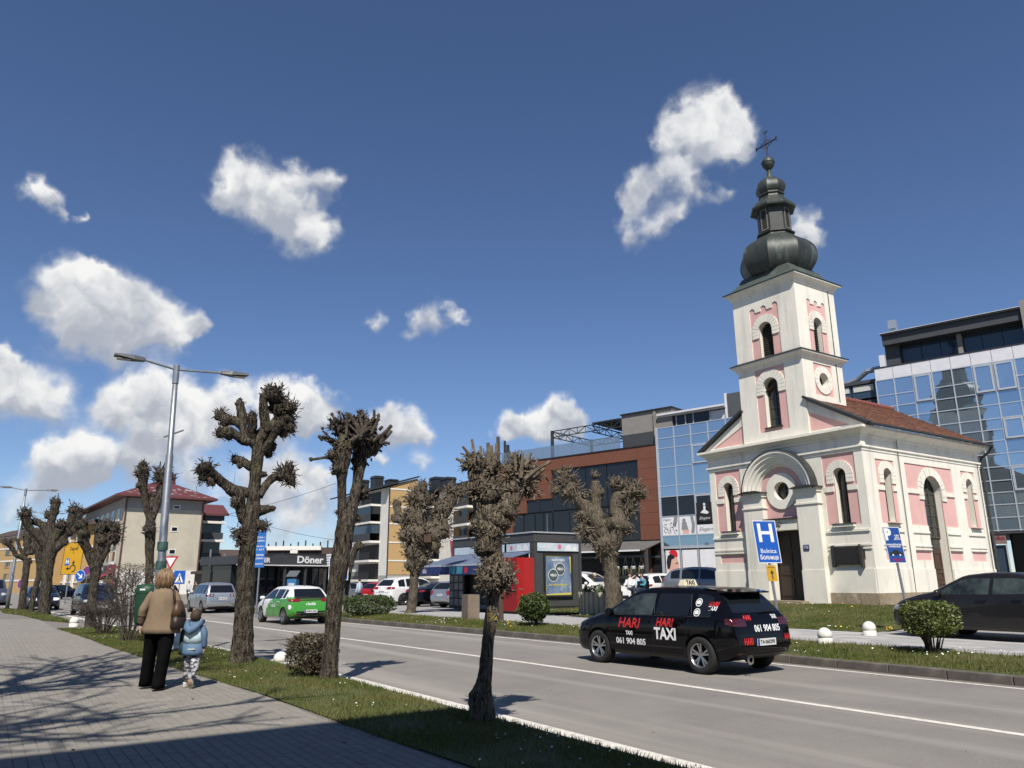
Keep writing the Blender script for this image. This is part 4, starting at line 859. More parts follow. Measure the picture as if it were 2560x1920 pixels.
for i,x in enumerate((-17.9,-17.2,-16.55,-15.9)):
    hp=thing('hanging_pot',('first','second','third','last')[i]+' white pot of trailing plants from the left, hung under the cafe pergola','pot',P0+DU*x+DN*1.9,A15,'hanging pots under the cafe pergola')
    b=MB(); b.lathe([(.0,2.32),(.14,2.34),(.19,2.52),(.18,2.53),(.13,2.4)],10); b.build('pot',M_post,hp)
    for s in (-1,1): b=MB(); b.tube([(s*.17,0,2.52),(0,0,3.12)],.008,4); b.build('cord',M_post,hp)
    b=MB(); g=random.Random(i)
    for k in range(26):
        a=g.uniform(0,6.28); p=Vector((math.cos(a)*.14,math.sin(a)*.14,2.5)); L_=g.uniform(.1,.75); b.tube([p,p+Vector((math.cos(a)*.1,math.sin(a)*.1,-L_*.4)),p+Vector((math.cos(a)*.1,math.sin(a)*.1,-L_))],.012,3)
    b.build('trailing_plant',mat('trailing_leaf',(.16,.15,.10),(.10,.11,.06),9,.8),hp,kind='stuff',fix=False)
bn=thing('cafe_banner','black fabric barrier with white lettering along the cafe terrace','banner',P0+DU*-18.6+DN*2.45,A15)
b=MB(); b.box((-3,-.02,.35),(3.2,.02,1.25)); b.build('fabric',M_ink,bn); letters('GVN',.42,M_post,bn,frame_xz((-.2,-.025,.85),(1,0,0),(0,-1,0)),.006)
for x in (-3.05,3.25): b=MB(); b.tube([(x,0,.3),(x,0,1.35)],.03,8); b.build('post',M_steel,bn)
b=MB(); b.box((-3,.3,1.26),(3.2,.34,1.9)); b.build('screen',M_dgl,bn)

# ------------------------------------------------------------------ facade helper for the distant buildings
class Fac:
    def __init__(s,name,label,cat,pl,dl,pr_,dr,z=0.):
        s.P=rz(pl,dl,0); q=rz(pr_,dr,0); s.W=(q-s.P).length; s.d=(q-s.P).normalized(); s.n=Vector((s.d.y,-s.d.x,0)); s.a=math.atan2(s.d.y,s.d.x); s.t=thing(name,label,cat,s.P,s.a)
    def uv(s,px,py): p=pp(px,py,s.P,s.n); return (p-s.P).dot(s.d),p.z
    def r(s,x0,y0,x1,y1,o=(0,0),k=1.):
        a=s.uv(o[0]+x0*k,o[1]+(y0+y1)/2*k); b=s.uv(o[0]+x1*k,o[1]+(y0+y1)/2*k); c=s.uv(o[0]+(x0+x1)/2*k,o[1]+y0*k); e=s.uv(o[0]+(x0+x1)/2*k,o[1]+y1*k); return a[0],b[0],e[1],c[1]
    def win(s,u0,u1,z0,z1,fr=None,g=None,t=.07,bars=1,d=-.03):
        b=MB(); hs=[]; w=(u1-u0-t*(bars+2))/(bars+1)
        for i in range(bars+1): hs.append(rect(u0+t+i*(w+t),u0+t+i*(w+t)+w,z0+t,z1-t))
        b.plate(rect(u0,u1,z0,z1),hs,d,.05,Mg); f=b.build('window',fr or M_post,s.t); pane(f,g or M_dgl,u0+t/2,u1-t/2,z0+t/2,z1-t/2,.0,.004); return f
    def box(s,nm,m,u0,u1,z0,z1,d0,d1): return quadbox(nm,m,s.t,u0,u1,z0,z1,d0,d1)
M_beige=mat('beige_render',(.47,.43,.33),(.41,.375,.295),.5,.9,c3=(.36,.33,.27),sc3=.35); M_redroof=mat('red_metal_roof',(.125,.04,.04),(.10,.035,.035),2,.5); M_brick=mat('yellow_brick',(.44,.29,.125),(.36,.235,.105),5,.9,c3=(.50,.36,.19),sc3=9,stretch=(1,1,3)); M_wht=mat('white_render',(.70,.68,.62),(.62,.60,.55),.8,.85); M_pipe=mat('rust_pipe',(.11,.045,.035),(.09,.04,.03),5,.6); M_conc2=mat('eave_grey',(.30,.29,.27),(.26,.25,.23),2,.8)
M_brown=mat('brown_roof',(.075,.048,.038),(.055,.038,.032),2,.8)
# beige corner house with the red roof
bg=thing('beige_apartment_house','beige rendered apartment house with red metal roof and white painted base','building',(-116.7,14.7,0),R(2.75))
b=MB(); b.box((-34,0,3.25),(0,10.4,13.0)); b.build('wall',M_beige,bg); quadbox('painted_base',M_wht,bg,-34.02,.03,-.1,3.24,-.02,10.42); quadbox('eave_band',M_conc2,bg,-34,.02,11.6,13.0,-.03,10.43)
b=MB(); e=1.5; b.v+=[Vector(v) for v in ((-35,-e,13.05),(1.4,-e,13.05),(1.4,10.4+e,13.05),(-35,10.4+e,13.05),(-35,-e,13.3),(1.4,-e,13.3),(1.4,10.4+e,13.3),(-35,10.4+e,13.3),(-30,5.2,16.2),(-4.2,5.2,16.2))]; b.f+=[(0,3,2,1),(0,1,5,4),(1,2,6,5),(2,3,7,6),(4,5,9,8),(5,6,9),(6,7,8,9),(7,4,8)]; rf=b.build('roof',M_redroof,bg)
b=MB(); g=random.Random(4)
for i in range(46):
    y=g.uniform(-1.2,11.5); t=g.uniform(.0,.5); x=1.3-t*5.3; zt=13.33+t*2.8; w_=(1-t); y=5.2+(y-5.2)*w_; b.bar((x,y,zt),(x,y+.4,zt),.07,.04)
b.build('snow_guards',M_post,rf,kind='stuff',fix=False)
b=MB(); b.box((-6,6.3,14.5),(-5,7.3,17.2)); b.build('chimney',M_redroof,bg)
for (y0,y1) in ((5.0,5.6),(6.2,7.15)):
    for z0,z1 in ((11.65,12.25),(8.5,9.25),(5.38,6.15)):
        b=MB(); b.plate(rect(y0,y1,z0,z1),[rect(y0+.12,y1-.12,z0+.12,z1-.12)],-.06,.1,lambda u,v,d:Vector((-d,u,v))); f=b.build('window',M_post,bg); q=MB(); q.box((.0,y0+.1,z0+.1),(.02,y1-.1,z1-.1)); q.build('pane',M_dgl,f)
for y in (.12,10.25): b=MB(); b.tube([(.5,y,12.95),(.12,y,12.4),(.1,y,0)],.10,6); b.build('downpipe',M_pipe,bg)
for k in range(7):
    x=-4.6-k*4.3
    for z in (4.4,7.3,10.2):
        b=MB(); b.box((x,-.05,z),(x+2.0,.1,z+1.5)); f=b.build('window',M_post,bg)
        for q in range(2): c=MB(); c.box((x+.1+q*.95,-.08,z+.1),(x+.95+q*.95,-.06,z+1.4)); c.build('pane',M_dgl,f)
        if k%2==0: b=MB(); b.box((x-.1,-.5,z-.35),(x+2.1,-.06,z-.05)); b.build('window_box',M_post,bg)
for k,(x0,x1,m,tx) in enumerate(((-6.5,-1.2,mat('shop_red',(.28,.03,.045),rough=.6),'KAS'),(-13,-7,M_anth,'CAFE'),(-21,-14,M_anth,''),(-30,-22,M_dgl,''))):
    b=MB(); b.box((x0,-.25,3.1),(x1,-.03,4.0)); o=b.build('shop_fascia',m,bg)
    if tx: letters(tx,.7,M_post,o,frame_xz(((x0+x1)/2,-.26,3.55),(1,0,0),(0,-1,0)),.02)
    b=MB(); b.add([(x0,-.2,3.0),(x1,-.2,3.0),(x1,-1.6,2.4),(x0,-1.6,2.4),(x1,-1.6,2.15),(x0,-1.6,2.15)],[(0,1,2,3),(3,2,4,5)]); b.build('shop_awning',m,bg,fix=False); b=MB(); b.box((x0+.2,-.06,0),(x1-.2,.0,2.9)); b.build('shop_window',M_dgl,bg)
b=MB(); b.box((.0,-.6,.2),(.9,-.45,3.2)); o=b.build('vertical_sign',MC['shop_red'],bg)
letters('H\nO\nT\nE\nL',.45,M_post,o,frame_xz((.45,-.62,1.7),(1,0,0),(0,-1,0)),.02)
# balcony wing beside it
bw=thing('balcony_block','narrow grey balcony block with red roof behind the beige house','building',(-125,26.9,0),R(2.75))
quadbox('wall',M_wht,bw,-12,-1.6,0,11.6,0,3.2)
for i,(z0,z1) in enumerate(((1.0,4.5),(5.05,7.6),(8.1,10.6),(10.9,12.0))):
    b=MB(); b.box((-1.55,-.1,z0-.45),(.1,3.3,z0-.1)); b.build('balcony_slab',M_wht,bw); b=MB(); b.box((-.05,.1,z0),(.0,3.1,z0+.95)); b.box((-1.4,-.05,z0),(-.1,.0,z0+.95)); b.build('balcony_railing',M_anth,bw); b=MB(); b.box((-1.5,.1,z0),(-1.4,3.1,z1)); b.build('balcony_glazing',M_dgl,bw)
b=MB(); b.add([(.6,-.5,11.9),(.6,3.6,11.9),(-3,3.6,13.6),(-3,-.5,13.6),(-12,3.6,13.6),(-12,-.5,13.6),(.6,-.5,11.6),(.6,3.6,11.6)],[(0,1,2,3),(3,2,4,5),(6,7,1,0),(6,0,3,5),(7,4,2,1)]); b.build('roof',M_redroof,bw)
# yellow brick buildings at the far left
K=((0,1160),.2532)
F1=Fac('yellow_brick_house','yellow brick house with white bands at the left edge of the street','building',-60,150,92,128)
F1.box('wall',M_brick,0,F1.W,-.2,9.8,0,12); t=F1.t
for y in (722,835,958,1152): u,z=F1.uv(K[0][0]+100*K[1],K[0][1]+y*K[1]); F1.box('band',M_wht,0,F1.W,z-.12,z+.12,-.06,-.003)
for q in ((90,722,150,790),(62,800,135,905),(50,962,95,1030),(35,1085,80,1150),(230,730,280,820),(95,962,215,1165)): F1.win(*F1.r(*q,*K),fr=M_dark if q[0]!=95 else M_conc2,g=M_dgl if q[0]!=95 else M_conc2,bars=1)
b=MB(); b.add([(-2,-.6,9.8),(F1.W+.6,-.6,9.8),(F1.W+.6,12,9.8),(-2,12,9.8),(1,4,11.6),(F1.W-3,4,11.6)],[(0,1,5,4),(1,2,5),(2,3,4,5),(3,0,4)]); b.build('roof',M_brown,t)
F2=Fac('yellow_brick_terrace','yellow brick terrace with tall white pilasters behind the pollarded trees','building',86,150,192,120)
F2.box('wall',M_brick,0,F2.W,-.2,10.4,0,10)
for i in range(6):
    u=F2.W*(i+.3)/6; F2.box('pilaster',M_wht,u,u+1.2,-.1,9.5,-.25,-.003)
    for z in (2.2,5.0,7.8): F2.win(u+1.5,u+3.2,z,z+1.6,fr=M_wht,bars=1)
for z in (1.6,4.6,9.9): F2.box('band',M_wht,0,F2.W,z,z+.25,-.12,-.003)
b=MB(); b.add([(-1,-1,10.4),(F2.W+1,-1,10.4),(F2.W+1,10,10.4),(-1,10,10.4),(2,4,12.3),(F2.W-2,4,12.3)],[(0,1,5,4),(1,2,5),(2,3,4,5),(3,0,4)]); b.build('roof',M_brown,F2.t)
# spruce behind
sp_=rz(38,165,0); t=thing('spruce_tree','dark spruce tip above the yellow brick house','tree',sp_,0); b=MB(); b.tube([(0,0,0),(0,0,17)],[.25,.04],6); b.build('trunk',M_bark,t); b=MB(); g=random.Random(2)
for i in range(900):
    z=g.uniform(3,17); r_=(17.3-z)*.26; a=g.uniform(0,6.28); q=g.uniform(.2,1)*r_; c=Vector((math.cos(a)*q,math.sin(a)*q,z-q*.35)); o=Vector((math.cos(a),math.sin(a),-.4)); s_=Vector((-o.y,o.x,0)); b.add([c-s_*.22,c+s_*.22,c+o*.8+s_*.05,c+o*.8-s_*.05],[(0,1,2,3)])
b.build('foliage',mat('spruce_needle',(.02,.035,.018),(.03,.05,.022),3,.8),t,kind='stuff',fix=False)
# apartment block in the middle: yellow brick gable, white balconies
ap=thing('brick_apartment_block','apartment block with yellow brick gable and dark glazed balconies behind parked cars','building',(-101.07,46.88,0),0)
b=MB(); b.v+=[Vector(v) for v in ((-20,0,0),(-.02,0,0),(-.02,4.4,0),(-20,4.4,0),(-20,0,14.8),(-.02,0,14.8),(-.02,4.4,16.3),(-20,4.4,16.3))]; b.f+=[(0,1,5,4),(1,2,6,5),(2,3,7,6),(3,0,4,7),(4,5,6,7)]; b.build('wall',M_wht,ap)
for z0,z1 in ((2.5,4.32),(4.55,6.85),(7.07,9.45),(9.67,11.9),(12.12,14.42)): b=MB(); b.box((-.0,.05,z0),(.10,4.4,z1)); b.build('brick_panel',M_brick,ap)
b=MB(); b.add([(0,.05,14.63),(.10,.05,14.63),(.10,4.4,14.63),(0,4.4,14.63),(.0,.05,14.85),(.10,.05,14.85),(.10,4.4,16.3),(0,4.4,16.3)],[(0,3,2,1),(4,5,6,7),(0,1,5,4),(1,2,6,5),(2,3,7,6),(3,0,4,7)]); b.build('brick_panel',M_brick,ap)
for z in (4.43,6.96,9.56,12.01,14.52): b=MB(); b.box((.0,.02,z-.1),(.16,4.42,z+.1)); b.build('band',M_wht,ap)
quadbox('plinth',M_conc,ap,-20.05,.12,0,2.4,-.03,4.42); b=MB(); b.tube([(.12,-.1,14.7),(.1,-.1,0)],.09,6); b.build('downpipe',M_dark,ap)
b=MB(); b.add([(-21,-1,14.72),(.4,-1,14.72),(.4,4.5,16.45),(-21,4.5,16.45),(-21,-1,14.95),(.4,-1,14.95),(.4,4.5,16.68),(-21,4.5,16.68)],[(0,3,2,1),(4,5,6,7),(0,1,5,4),(1,2,6,5),(2,3,7,6),(3,0,4,7)]); b.build('roof',M_dark,ap)
for x in (-8.5,-3.3,-14): b=MB(); b.box((x-.9,1,15),(x+.9,2.4,17.4 if x!=-3.3 else 16.3)); b.box((x-1,.9,17.0 if x!=-3.3 else 16.1),(x+1,2.5,17.2 if x!=-3.3 else 16.2)); b.build('chimney',M_dark,ap)
def balcony(par,x0,x1,z,h,dp,glz,fx=None):
    b=MB(); b.box((x0-.1,-dp,z-.3),(x1+.1,0,z)); o=b.build('balcony',M_wht,par)
    b=MB(); 
    if glz: b.box((x0,-dp+.02,z),(x1,-dp+.06,z+1.05)); b.box((x0,-dp+.07,z),(x0+.05,0,z+1.05)); b.build('railing',M_anth,o); c=MB(); c.box((x0,-dp+.03,z+1.06),(x1,-dp+.05,z+h)); c.box((x1-.04,-dp+.07,z+1.06),(x1,0,z+h)); c.box((x0,-dp+.07,z+1.06),(x0+.04,0,z+h)); c.build('glazing',M_dgl2 if rnd.random()<.4 else M_dgl,o)
    else:
        n=int((x1-x0)/.14)
        for i in range(n+1): x=x0+(x1-x0)*i/n; b.box((x-.012,-dp+.02,z),(x+.012,-dp+.05,z+1))
        b.box((x0,-dp+.01,z+1),(x1,-dp+.06,z+1.06)); b.build('railing',M_dark,o,fix=False)
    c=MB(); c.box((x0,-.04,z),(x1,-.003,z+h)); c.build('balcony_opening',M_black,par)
for z,gz in ((1.87,0),(4.6,0),(7.3,1),(10.05,1),(12.55,0)): balcony(ap,-10.2,-3.0,z,2.2 if z<12 else 1.9,1.6,gz)
for z in (4.9,7.7,10.4): b=MB(); b.box((-13.2,-.05,z),(-11.3,.02,z+1.5)); f=b.build('window',M_dark,ap); c=MB(); c.box((-13.1,-.08,z+.1),(-11.4,-.055,z+1.4)); c.build('pane',M_dgl,f)
b=MB(); b.box((-12.5,-.06,.2),(-3.5,-.035,1.5)); b.build('ground_floor_opening',M_dgl,ap)
F3=Fac('white_apartment_block','white apartment block with stacked black balconies behind the pale tree and kiosk','building',1040,118,1225,98)
F3.box('wall',M_wht,0,F3.W,0,14.2,0,10); RB=((620,1180),.2803)
for q in ((1815,495,1895,575),(1815,640,1890,725),(1835,345,1895,420)): F3.win(*F3.r(*q,*RB),fr=M_dark,bars=1,t=.05)
for x0,x1 in ((1600,1705),(1905,2030)):
    for y0,y1 in ((150,310),(325,465),(485,640),(650,780),(800,930)):
        u0,u1,z0,z1=F3.r(x0,y0,x1,y1,*RB)
        b=MB(); b.box((u0-.05,-1.3,z0-.3),(u1+.05,0,z0)); o=b.build('balcony',M_wht,F3.t); c=MB(); c.box((u0,-1.28,z0),(u1,-1.24,z0+1.0)); c.build('railing',M_anth,o); c=MB(); c.box((u0,-.05,z0),(u1,-.01,z1-.35)); c.build('balcony_opening',M_dgl,F3.t); c=MB(); c.box((u0,-1.24,z0+1.0),(u1,-1.22,z1-.35)); c.build('glazing',M_dgl,o)
b=MB(); b.box((-.5,-.9,14.2),(F3.W+.5,10,14.6)); b.build('roof',M_dark,F3.t)
for q in ((1590,45,1640,120),(1685,48,1745,130)): u0,u1,z0,z1=F3.r(*q,*RB); b=MB(); b.box((u0,.5,14.6),(u1,2,z1)); b.box((u0-.1,.4,z1-.35),(u1+.1,2.1,z1-.2)); b.build('chimney',M_dark,F3.t)
fl=F3.uv(620+1880*.2803,1180+640*.2803); t=thing('flag','dark red flag hanging at an angle from the white apartment block','flag',F3.P+F3.d*fl[0]-F3.n*0+F3.n*-.0+Vector((0,0,fl[1])),F3.a)
b=MB(); b.tube([(.6,-.1,-.4),(-.3,-1.2,.6)],.03,5); b.build('pole',M_post,t); b=MB(); b.add([(-.3,-1.2,.6),(.25,-.5,-.05),(.1,-.6,-1.3),(-.2,-1.0,-1.9)],[(0,1,2,3)]); b.add([(-.3,-1.22,.6),(.25,-.52,-.05),(.1,-.62,-1.3),(-.2,-1.02,-1.9)],[(3,2,1,0)]); b.build('cloth',mat('flag_red',(.25,.03,.05),(.05,.02,.04),1.5,.8),t,fix=False)
# long low building and roofs far behind the snack bar
F4=Fac('long_low_building','long low dark building with a white fascia behind the snack bar','building',640,150,850,150)
F4.box('wall',M_brown,0,F4.W,0,7.6,0,12); u0,u1,z0,z1=F4.r(180,662,660,698,*RB); F4.box('fascia',M_wht,u0,u1,z0,z1,-.9,0); u0,u1,z0,z1=F4.r(388,690,452,730,*RB); F4.box('pavilion',M_wht,u0,u1,z0,z1,-.9,-.01); u0,u1,z0,z1=F4.r(460,695,640,728,*RB)
for i in range(8): a=u0+(u1-u0)*i/8; F4.win(a,a+(u1-u0)/8-.08,z0,z1,fr=M_dark,bars=0)
b=MB(); b.box((0,0,7.6),(F4.W,12,8.0)); b.build('roof',M_brown,F4.t)
for i in range(11): b=MB(); x=F4.W*(i+.5)/11; b.tube([(x,3,8),(x,3,8.9+.3*(i%3))],.14,6); b.build('roof_vent',M_dark,F4.t)
F5=Fac('grey_roof_house','low house with grey hipped roof beyond the silver car','house',480,120,640,125)
F5.box('wall',M_wht,0,F5.W,0,2.6,0,8)
b=MB(); W=F5.W; b.add([(-.6,-.8,2.6),(W,-.8,2.6),(W,9,2.6),(-.6,9,2.6),(3,4,5.2),(W-2,4,5.2)],[(0,1,5,4),(1,2,5),(2,3,4,5),(3,0,4),(0,3,2,1)]); b.build('roof',mat('grey_tiles',(.17,.165,.155),(.13,.125,.12),3,.8),F5.t); F5.win(2,4,.8,2.2); F5.win(6,8,.8,2.2)
F6=Fac('brown_roof_house','house with a dark brown ridge roof farther behind the silver car','house',478,165,600,170)
F6.box('wall',M_wht,0,F6.W,0,4.5,0,9); W=F6.W; b=MB(); b.add([(-1,-1,4.3),(W,-1,4.3),(W,10,4.3),(-1,10,4.3),(2,4.5,8.6),(W,4.5,8.6)],[(0,1,5,4),(1,2,5),(2,3,4,5),(3,0,4),(0,3,2,1)]); b.build('roof',M_brown,F6.t); F6.win(3,5,1.5,3.2)
F7=Fac('dark_garage_row','row of low garages with dark flat roof behind the silver car','garages',500,95,700,100)
F7.box('wall',mat('dull_brown_wall',(.10,.085,.075),(.08,.07,.06),1,.9),0,F7.W,0,2.6,0,5); F7.box('roof',M_brown,-.5,F7.W+.5,2.6,2.95,-.6,5)
for i in range(4): F7.box('garage_door',M_anth,.8+i*2.6,2.9+i*2.6,.05,2.2,-.06,-.003)
# wooded rise that closes the horizon
hz=MB(); g=random.Random(9)
for i in range(60):
    a=-1300+i*40
hl=mobj('hills',[(x,y,z) for i in range(61) for (x,y,z) in ((-1100+i*28,420+80*math.sin(i*.3),-2),(-1100+i*28,430+80*math.sin(i*.3),5+3*math.sin(i*.7)+2*math.sin(i*1.9)))],[(2*i,2*i+2,2*i+3,2*i+1) for i in range(60)],mat('far_woodland',(.05,.06,.04),(.07,.075,.055),.05,.95),kind='structure')
# building on the photographer's side whose shade covers the foot of the picture
hb=thing('corner_building','tall plain building behind the photographer that shades the pavement','building',(1.1,-.82,.1),0)
b=MB(); b.box((0,-16,0),(26,0,13.6)); b.xf(Matrix.Rotation(0,4,'Z')); b.build('wall',M_beige,hb)
for i in range(6):
    for z in (1.2,4.4,7.6,10.6): b=MB(); b.box((1.5+i*4,-.02,z),(3.4+i*4,.06,z+1.6)); f=b.build('window',M_post,hb); c=MB(); c.box((1.6+i*4,.065,z+.1),(3.3+i*4,.075,z+1.5)); c.build('pane',M_dgl,f)
bare_tree('bare_tree','large leafless tree standing left of the photographer, only its shade in view',(-6.2,-6.1,.1),15,.34,3,trunk=8.0,first=3.3,depth=6,avoid=(-12.45,2.4))
bare_tree('bare_tree','tall leafless tree right of the picture, seen mirrored in the glass front',(9.5,24,.3),15,.22,8,spread=.5)
# ------------------------------------------------------------------ pollarded lime trees
M_twig=mat('cut_twig',(.060,.047,.038),(.030,.024,.020),14,.9,c3=(.11,.088,.066),sc3=9,lo3=.5,hi3=.62)
M_twig2=mat('cut_twig_pale',(.155,.125,.088),(.075,.058,.041),11,.9,c3=(.24,.20,.14),sc3=9,lo3=.54,hi3=.66)
M_lich=mat('yellow_lichen',(.30,.22,.03),(.16,.13,.05),20,.95)
def spline(P,n):
    out=[]
    for i in range(len(P)-1):
        p0=P[max(i-1,0)];p1=P[i];p2=P[i+1];p3=P[min(i+2,len(P)-1)]
        for k in range(n):
            t=k/n; out.append(tuple(.5*((2*b)+(-a+c)*t+(2*a-5*b+4*c-d)*t*t+(-a+3*b-3*c+d)*t**3) for a,b,c,d in zip(p0,p1,p2,p3)))
    out.append(tuple(P[-1])); return out
class Tree:
    def __init__(s,name,label,base,z,xf,seed,pale=False,group='pollarded lime trees'):
        s.rg=random.Random(seed); s.seed=seed; s.xf=xf
        bx,by=base; b=gp(bx,by,z); s.b=b; v=Vector((b.x,b.y,0)); s.D=(b-CAM).dot(_f); n=v.normalized(); s.n=n; s.lat=Vector((n.y,-n.x,0))
        s.t=thing(name,label,'tree',b,0,group); s.tr=MB(); s.tw=MB(); s.pale=pale; s.k=s.D/F; s.sc=xf[2]*s.k
    def w(s,x,y,d=0.):
        ox,oy,k=s.xf; p=pp(ox+x*k,oy+y*k,s.b,s.n); return p+s.n*d-s.b
    def limb(s,pts,d0=0.,d1=0.,nz=.10,n=10):
        m=len(pts); P=[]
        for i,(x,y,r) in enumerate(pts):
            v=s.w(x,y,d0+(d1-d0)*i/max(1,m-1)); P.append((v.x,v.y,v.z,r*s.sc))
        q=spline(P,7); s.tr.tube([a[:3] for a in q],[max(a[3],.006) for a in q],26 if n>10 else 14,True,nz,5.,s.seed,.13); return s
    def knob(s,x,y,r,d=0.,bump=.35):
        c=s.w(x,y,d); r*=s.sc; k=len(s.tr.v); nu,nv=12,8
        for i in range(nv+1):
            th=math.pi*i/nv
            for j in range(nu):
                ph=2*math.pi*j/nu; o=Vector((math.sin(th)*math.cos(ph),math.sin(th)*math.sin(ph),math.cos(th))); q=1+bump*(noise.noise((c+o*r)*(1.1/r)+Vector((s.seed,3,1)))+.6*noise.noise((c+o*r)*(2.6/r))); s.tr.v.append(c+o*r*q)
        for i in range(nv):
            for j in range(nu):
                a=k+i*nu+j; b=k+i*nu+(j+1)%nu; s.tr.f.append((a,b,b+nu,a+nu))
    def twig(s,a,d,L,r,bend=.15,tap=.75):
        g=s.rg; d=d.normalized(); e=Vector((g.uniform(-1,1),g.uniform(-1,1),g.uniform(-.4,1)))*bend; p1=a+d*L*.5; p2=p1+(d+e).normalized()*L*.5
        s.tw.tube([a,p1,p2],[r,r*.9,r*tap],5,True)
    def head(s,x,y,r,n=60,L=1.0,up=.35,d=0.,core=.72,th=.76,dirn=None,spread=1.,fine=.35):
        # knuckle of old cuts: lumpy core bristling with sawn stubs and thin shoots
        r*=1.13; n=int(n*1.7)
        if core: s.knob(x,y,r*core,d,.45)
        c=s.w(x,y,d); R_=r*s.sc; g=s.rg
        for i in range(n):
            o=Vector((g.gauss(0,1),g.gauss(0,1),g.gauss(0,1))).normalized(); 
            if dirn: o=(o*spread+s.lat*dirn[0]+Vector((0,0,-dirn[1]))).normalized()
            o=(o+Vector((0,0,up))).normalized(); thin=g.random()<fine
            a=c+o*R_*(core*.75+.1 if core else .3)*g.uniform(.7,1.1)
            a+=Vector((g.gauss(0,1),g.gauss(0,1),g.gauss(0,1)))*R_*.22
            LL=R_*L*g.uniform(.3,.86)*(1.25 if thin else .9); s.twig(a,o+Vector((g.gauss(0,.45),g.gauss(0,.45),g.gauss(0,.35))),LL,(R_*.028 if thin else R_*g.uniform(.05,.105))*th,.3)
    def stub(s,pts,d=0.):
        P=[]; 
        for x,y,r in pts: v=s.w(x,y,d); P.append((v.x,v.y,v.z,r*s.sc))
        s.tw.tube([p[:3] for p in P],[p[3] for p in P],6,True,.08,9,s.seed)
    def done(s):
        s.tr.build('trunk',M_bark2 if s.pale else M_bark,s.t,True); o=s.tw.build('crown',M_twig2 if s.pale else M_twig,s.t,False,fix=False); return s.t
# first tall tree, many arms
X7=(480,940,.2773)
T=Tree('lime_tree','tall pollarded tree with many dark knuckled arms beside the silver car','' and 0 or (605,1656),.12,X7,11)
T.limb([(450,2590,118),(455,2500,98),(462,2380,90),(470,2150,84),(478,1900,80),(490,1659,78),(508,1500,76),(525,1350,80),(545,1200,64),(560,1050,60),(575,900,54),(585,780,54),(600,640,62),(610,560,40)],nz=.07,n=16)
T.limb([(595,660,52),(610,580,66),(640,520,66),(690,470,60)],0,.05)
T.limb([(680,500,55),(660,420,50),(648,330,44),(645,250,44),(655,180,50)],0,-.15); T.limb([(690,490,55),(740,440,60),(800,380,72),(840,320,70)],0,.2); T.limb([(640,680,45),(700,600,38),(760,500,36),(805,430,48)],0,-.2); T.limb([(650,650,40),(700,690,38)],0,.1)
T.limb([(570,640,45),(540,600,46),(460,590,36),(400,545,42),(330,510,50),(270,515,40)],0,-.15); T.limb([(520,610,44),(480,540,42),(455,460,40),(400,400,48),(330,385,48),(270,345,48)],0,.2); T.limb([(450,450,44),(455,380,46),(445,310,46),(428,235,42)],.1,.15); T.limb([(545,600,40),(540,500,44),(545,400,44)],0,-.2)
T.limb([(560,830,44),(490,790,42),(440,755,40),(395,740,40)],0,.2); T.limb([(530,1060,45),(450,1045,50),(380,1040,58),(300,980,46),(220,920,46),(160,880,62)],0,-.2); T.limb([(500,1330,45),(455,1290,40),(438,1180,44),(430,1090,52),(410,1050,48)],0,-.1); T.limb([(600,1080,46),(645,1010,40),(690,950,38),(750,900,40),(810,890,50)],0,.2)
T.limb([(590,900,40),(650,880,30)],0,.1); T.limb([(570,1220,52),(650,1205,44),(735,1190,24)],0,.1); T.limb([(540,1340,70),(610,1345,48),(660,1350,36)],0,-.1)
for a in ((760,290,80,60,.8,.2,.05,.8),(740,190,100,85,.95,.9,0,.62),(820,250,90,70,.9,.5,.1,.7),(890,290,75,60,.9,.3,0,.7),(870,380,78,55,.8,.1,.1,.75),(880,460,68,60,.9,-.2,.1,.75),(820,510,55,35,.8,-.3,0,.8),(680,190,70,50,.9,.9,-.15,.7),(255,340,62,50,.9,.4,.2,.75),(300,400,60,35,.8,.1,.1,.8),(265,515,58,55,.9,-.1,-.15,.75),(330,540,55,30,.7,-.2,-.1,.8),(428,235,46,22,.7,.7,.15,.85),(545,385,48,30,.7,.7,-.2,.85),(390,740,52,45,.9,.1,.2,.75),(430,800,34,14,.8,-.2,.1,.8),(120,850,72,75,.95,.1,-.2,.78),(110,920,56,50,.9,-.3,-.2,.75),(175,960,50,26,.8,-.5,-.2,.8),(840,860,84,90,.95,.1,.2,.75),(890,920,66,70,.95,-.3,.2,.75),(890,810,52,40,.95,.6,.2,.7),(660,882,28,14,.9,0,.1,.8),(730,1190,32,22,.9,.1,.1,.7),(650,1355,52,60,1.1,-.2,-.1,.7),(410,1120,60,45,.7,-.2,-.1,.85),(380,1165,36,24,.9,-.2,-.1,.8),(425,1420,60,90,1.15,-.2,-.1,.6),(440,1500,50,60,1.2,-.1,-.12,.5),(690,690,44,30,.8,-.2,.1,.85),(720,630,50,26,.6,0,.1,.85)):
    x,y,r,n,LL,u,d,co=a; T.head(x,y,r,n,LL,u,d,co)
for q in ([(120,960,3),(60,960,2),(40,1000,2),(44,1050,1.5)],[(820,120,4),(800,60,2),(765,15,1.5)],[(930,960,3),(960,1050,1.5)],[(390,870,1.5),(378,980,1.5)],[(860,180,4),(878,120,2)]): T.stub(q)
T.done()
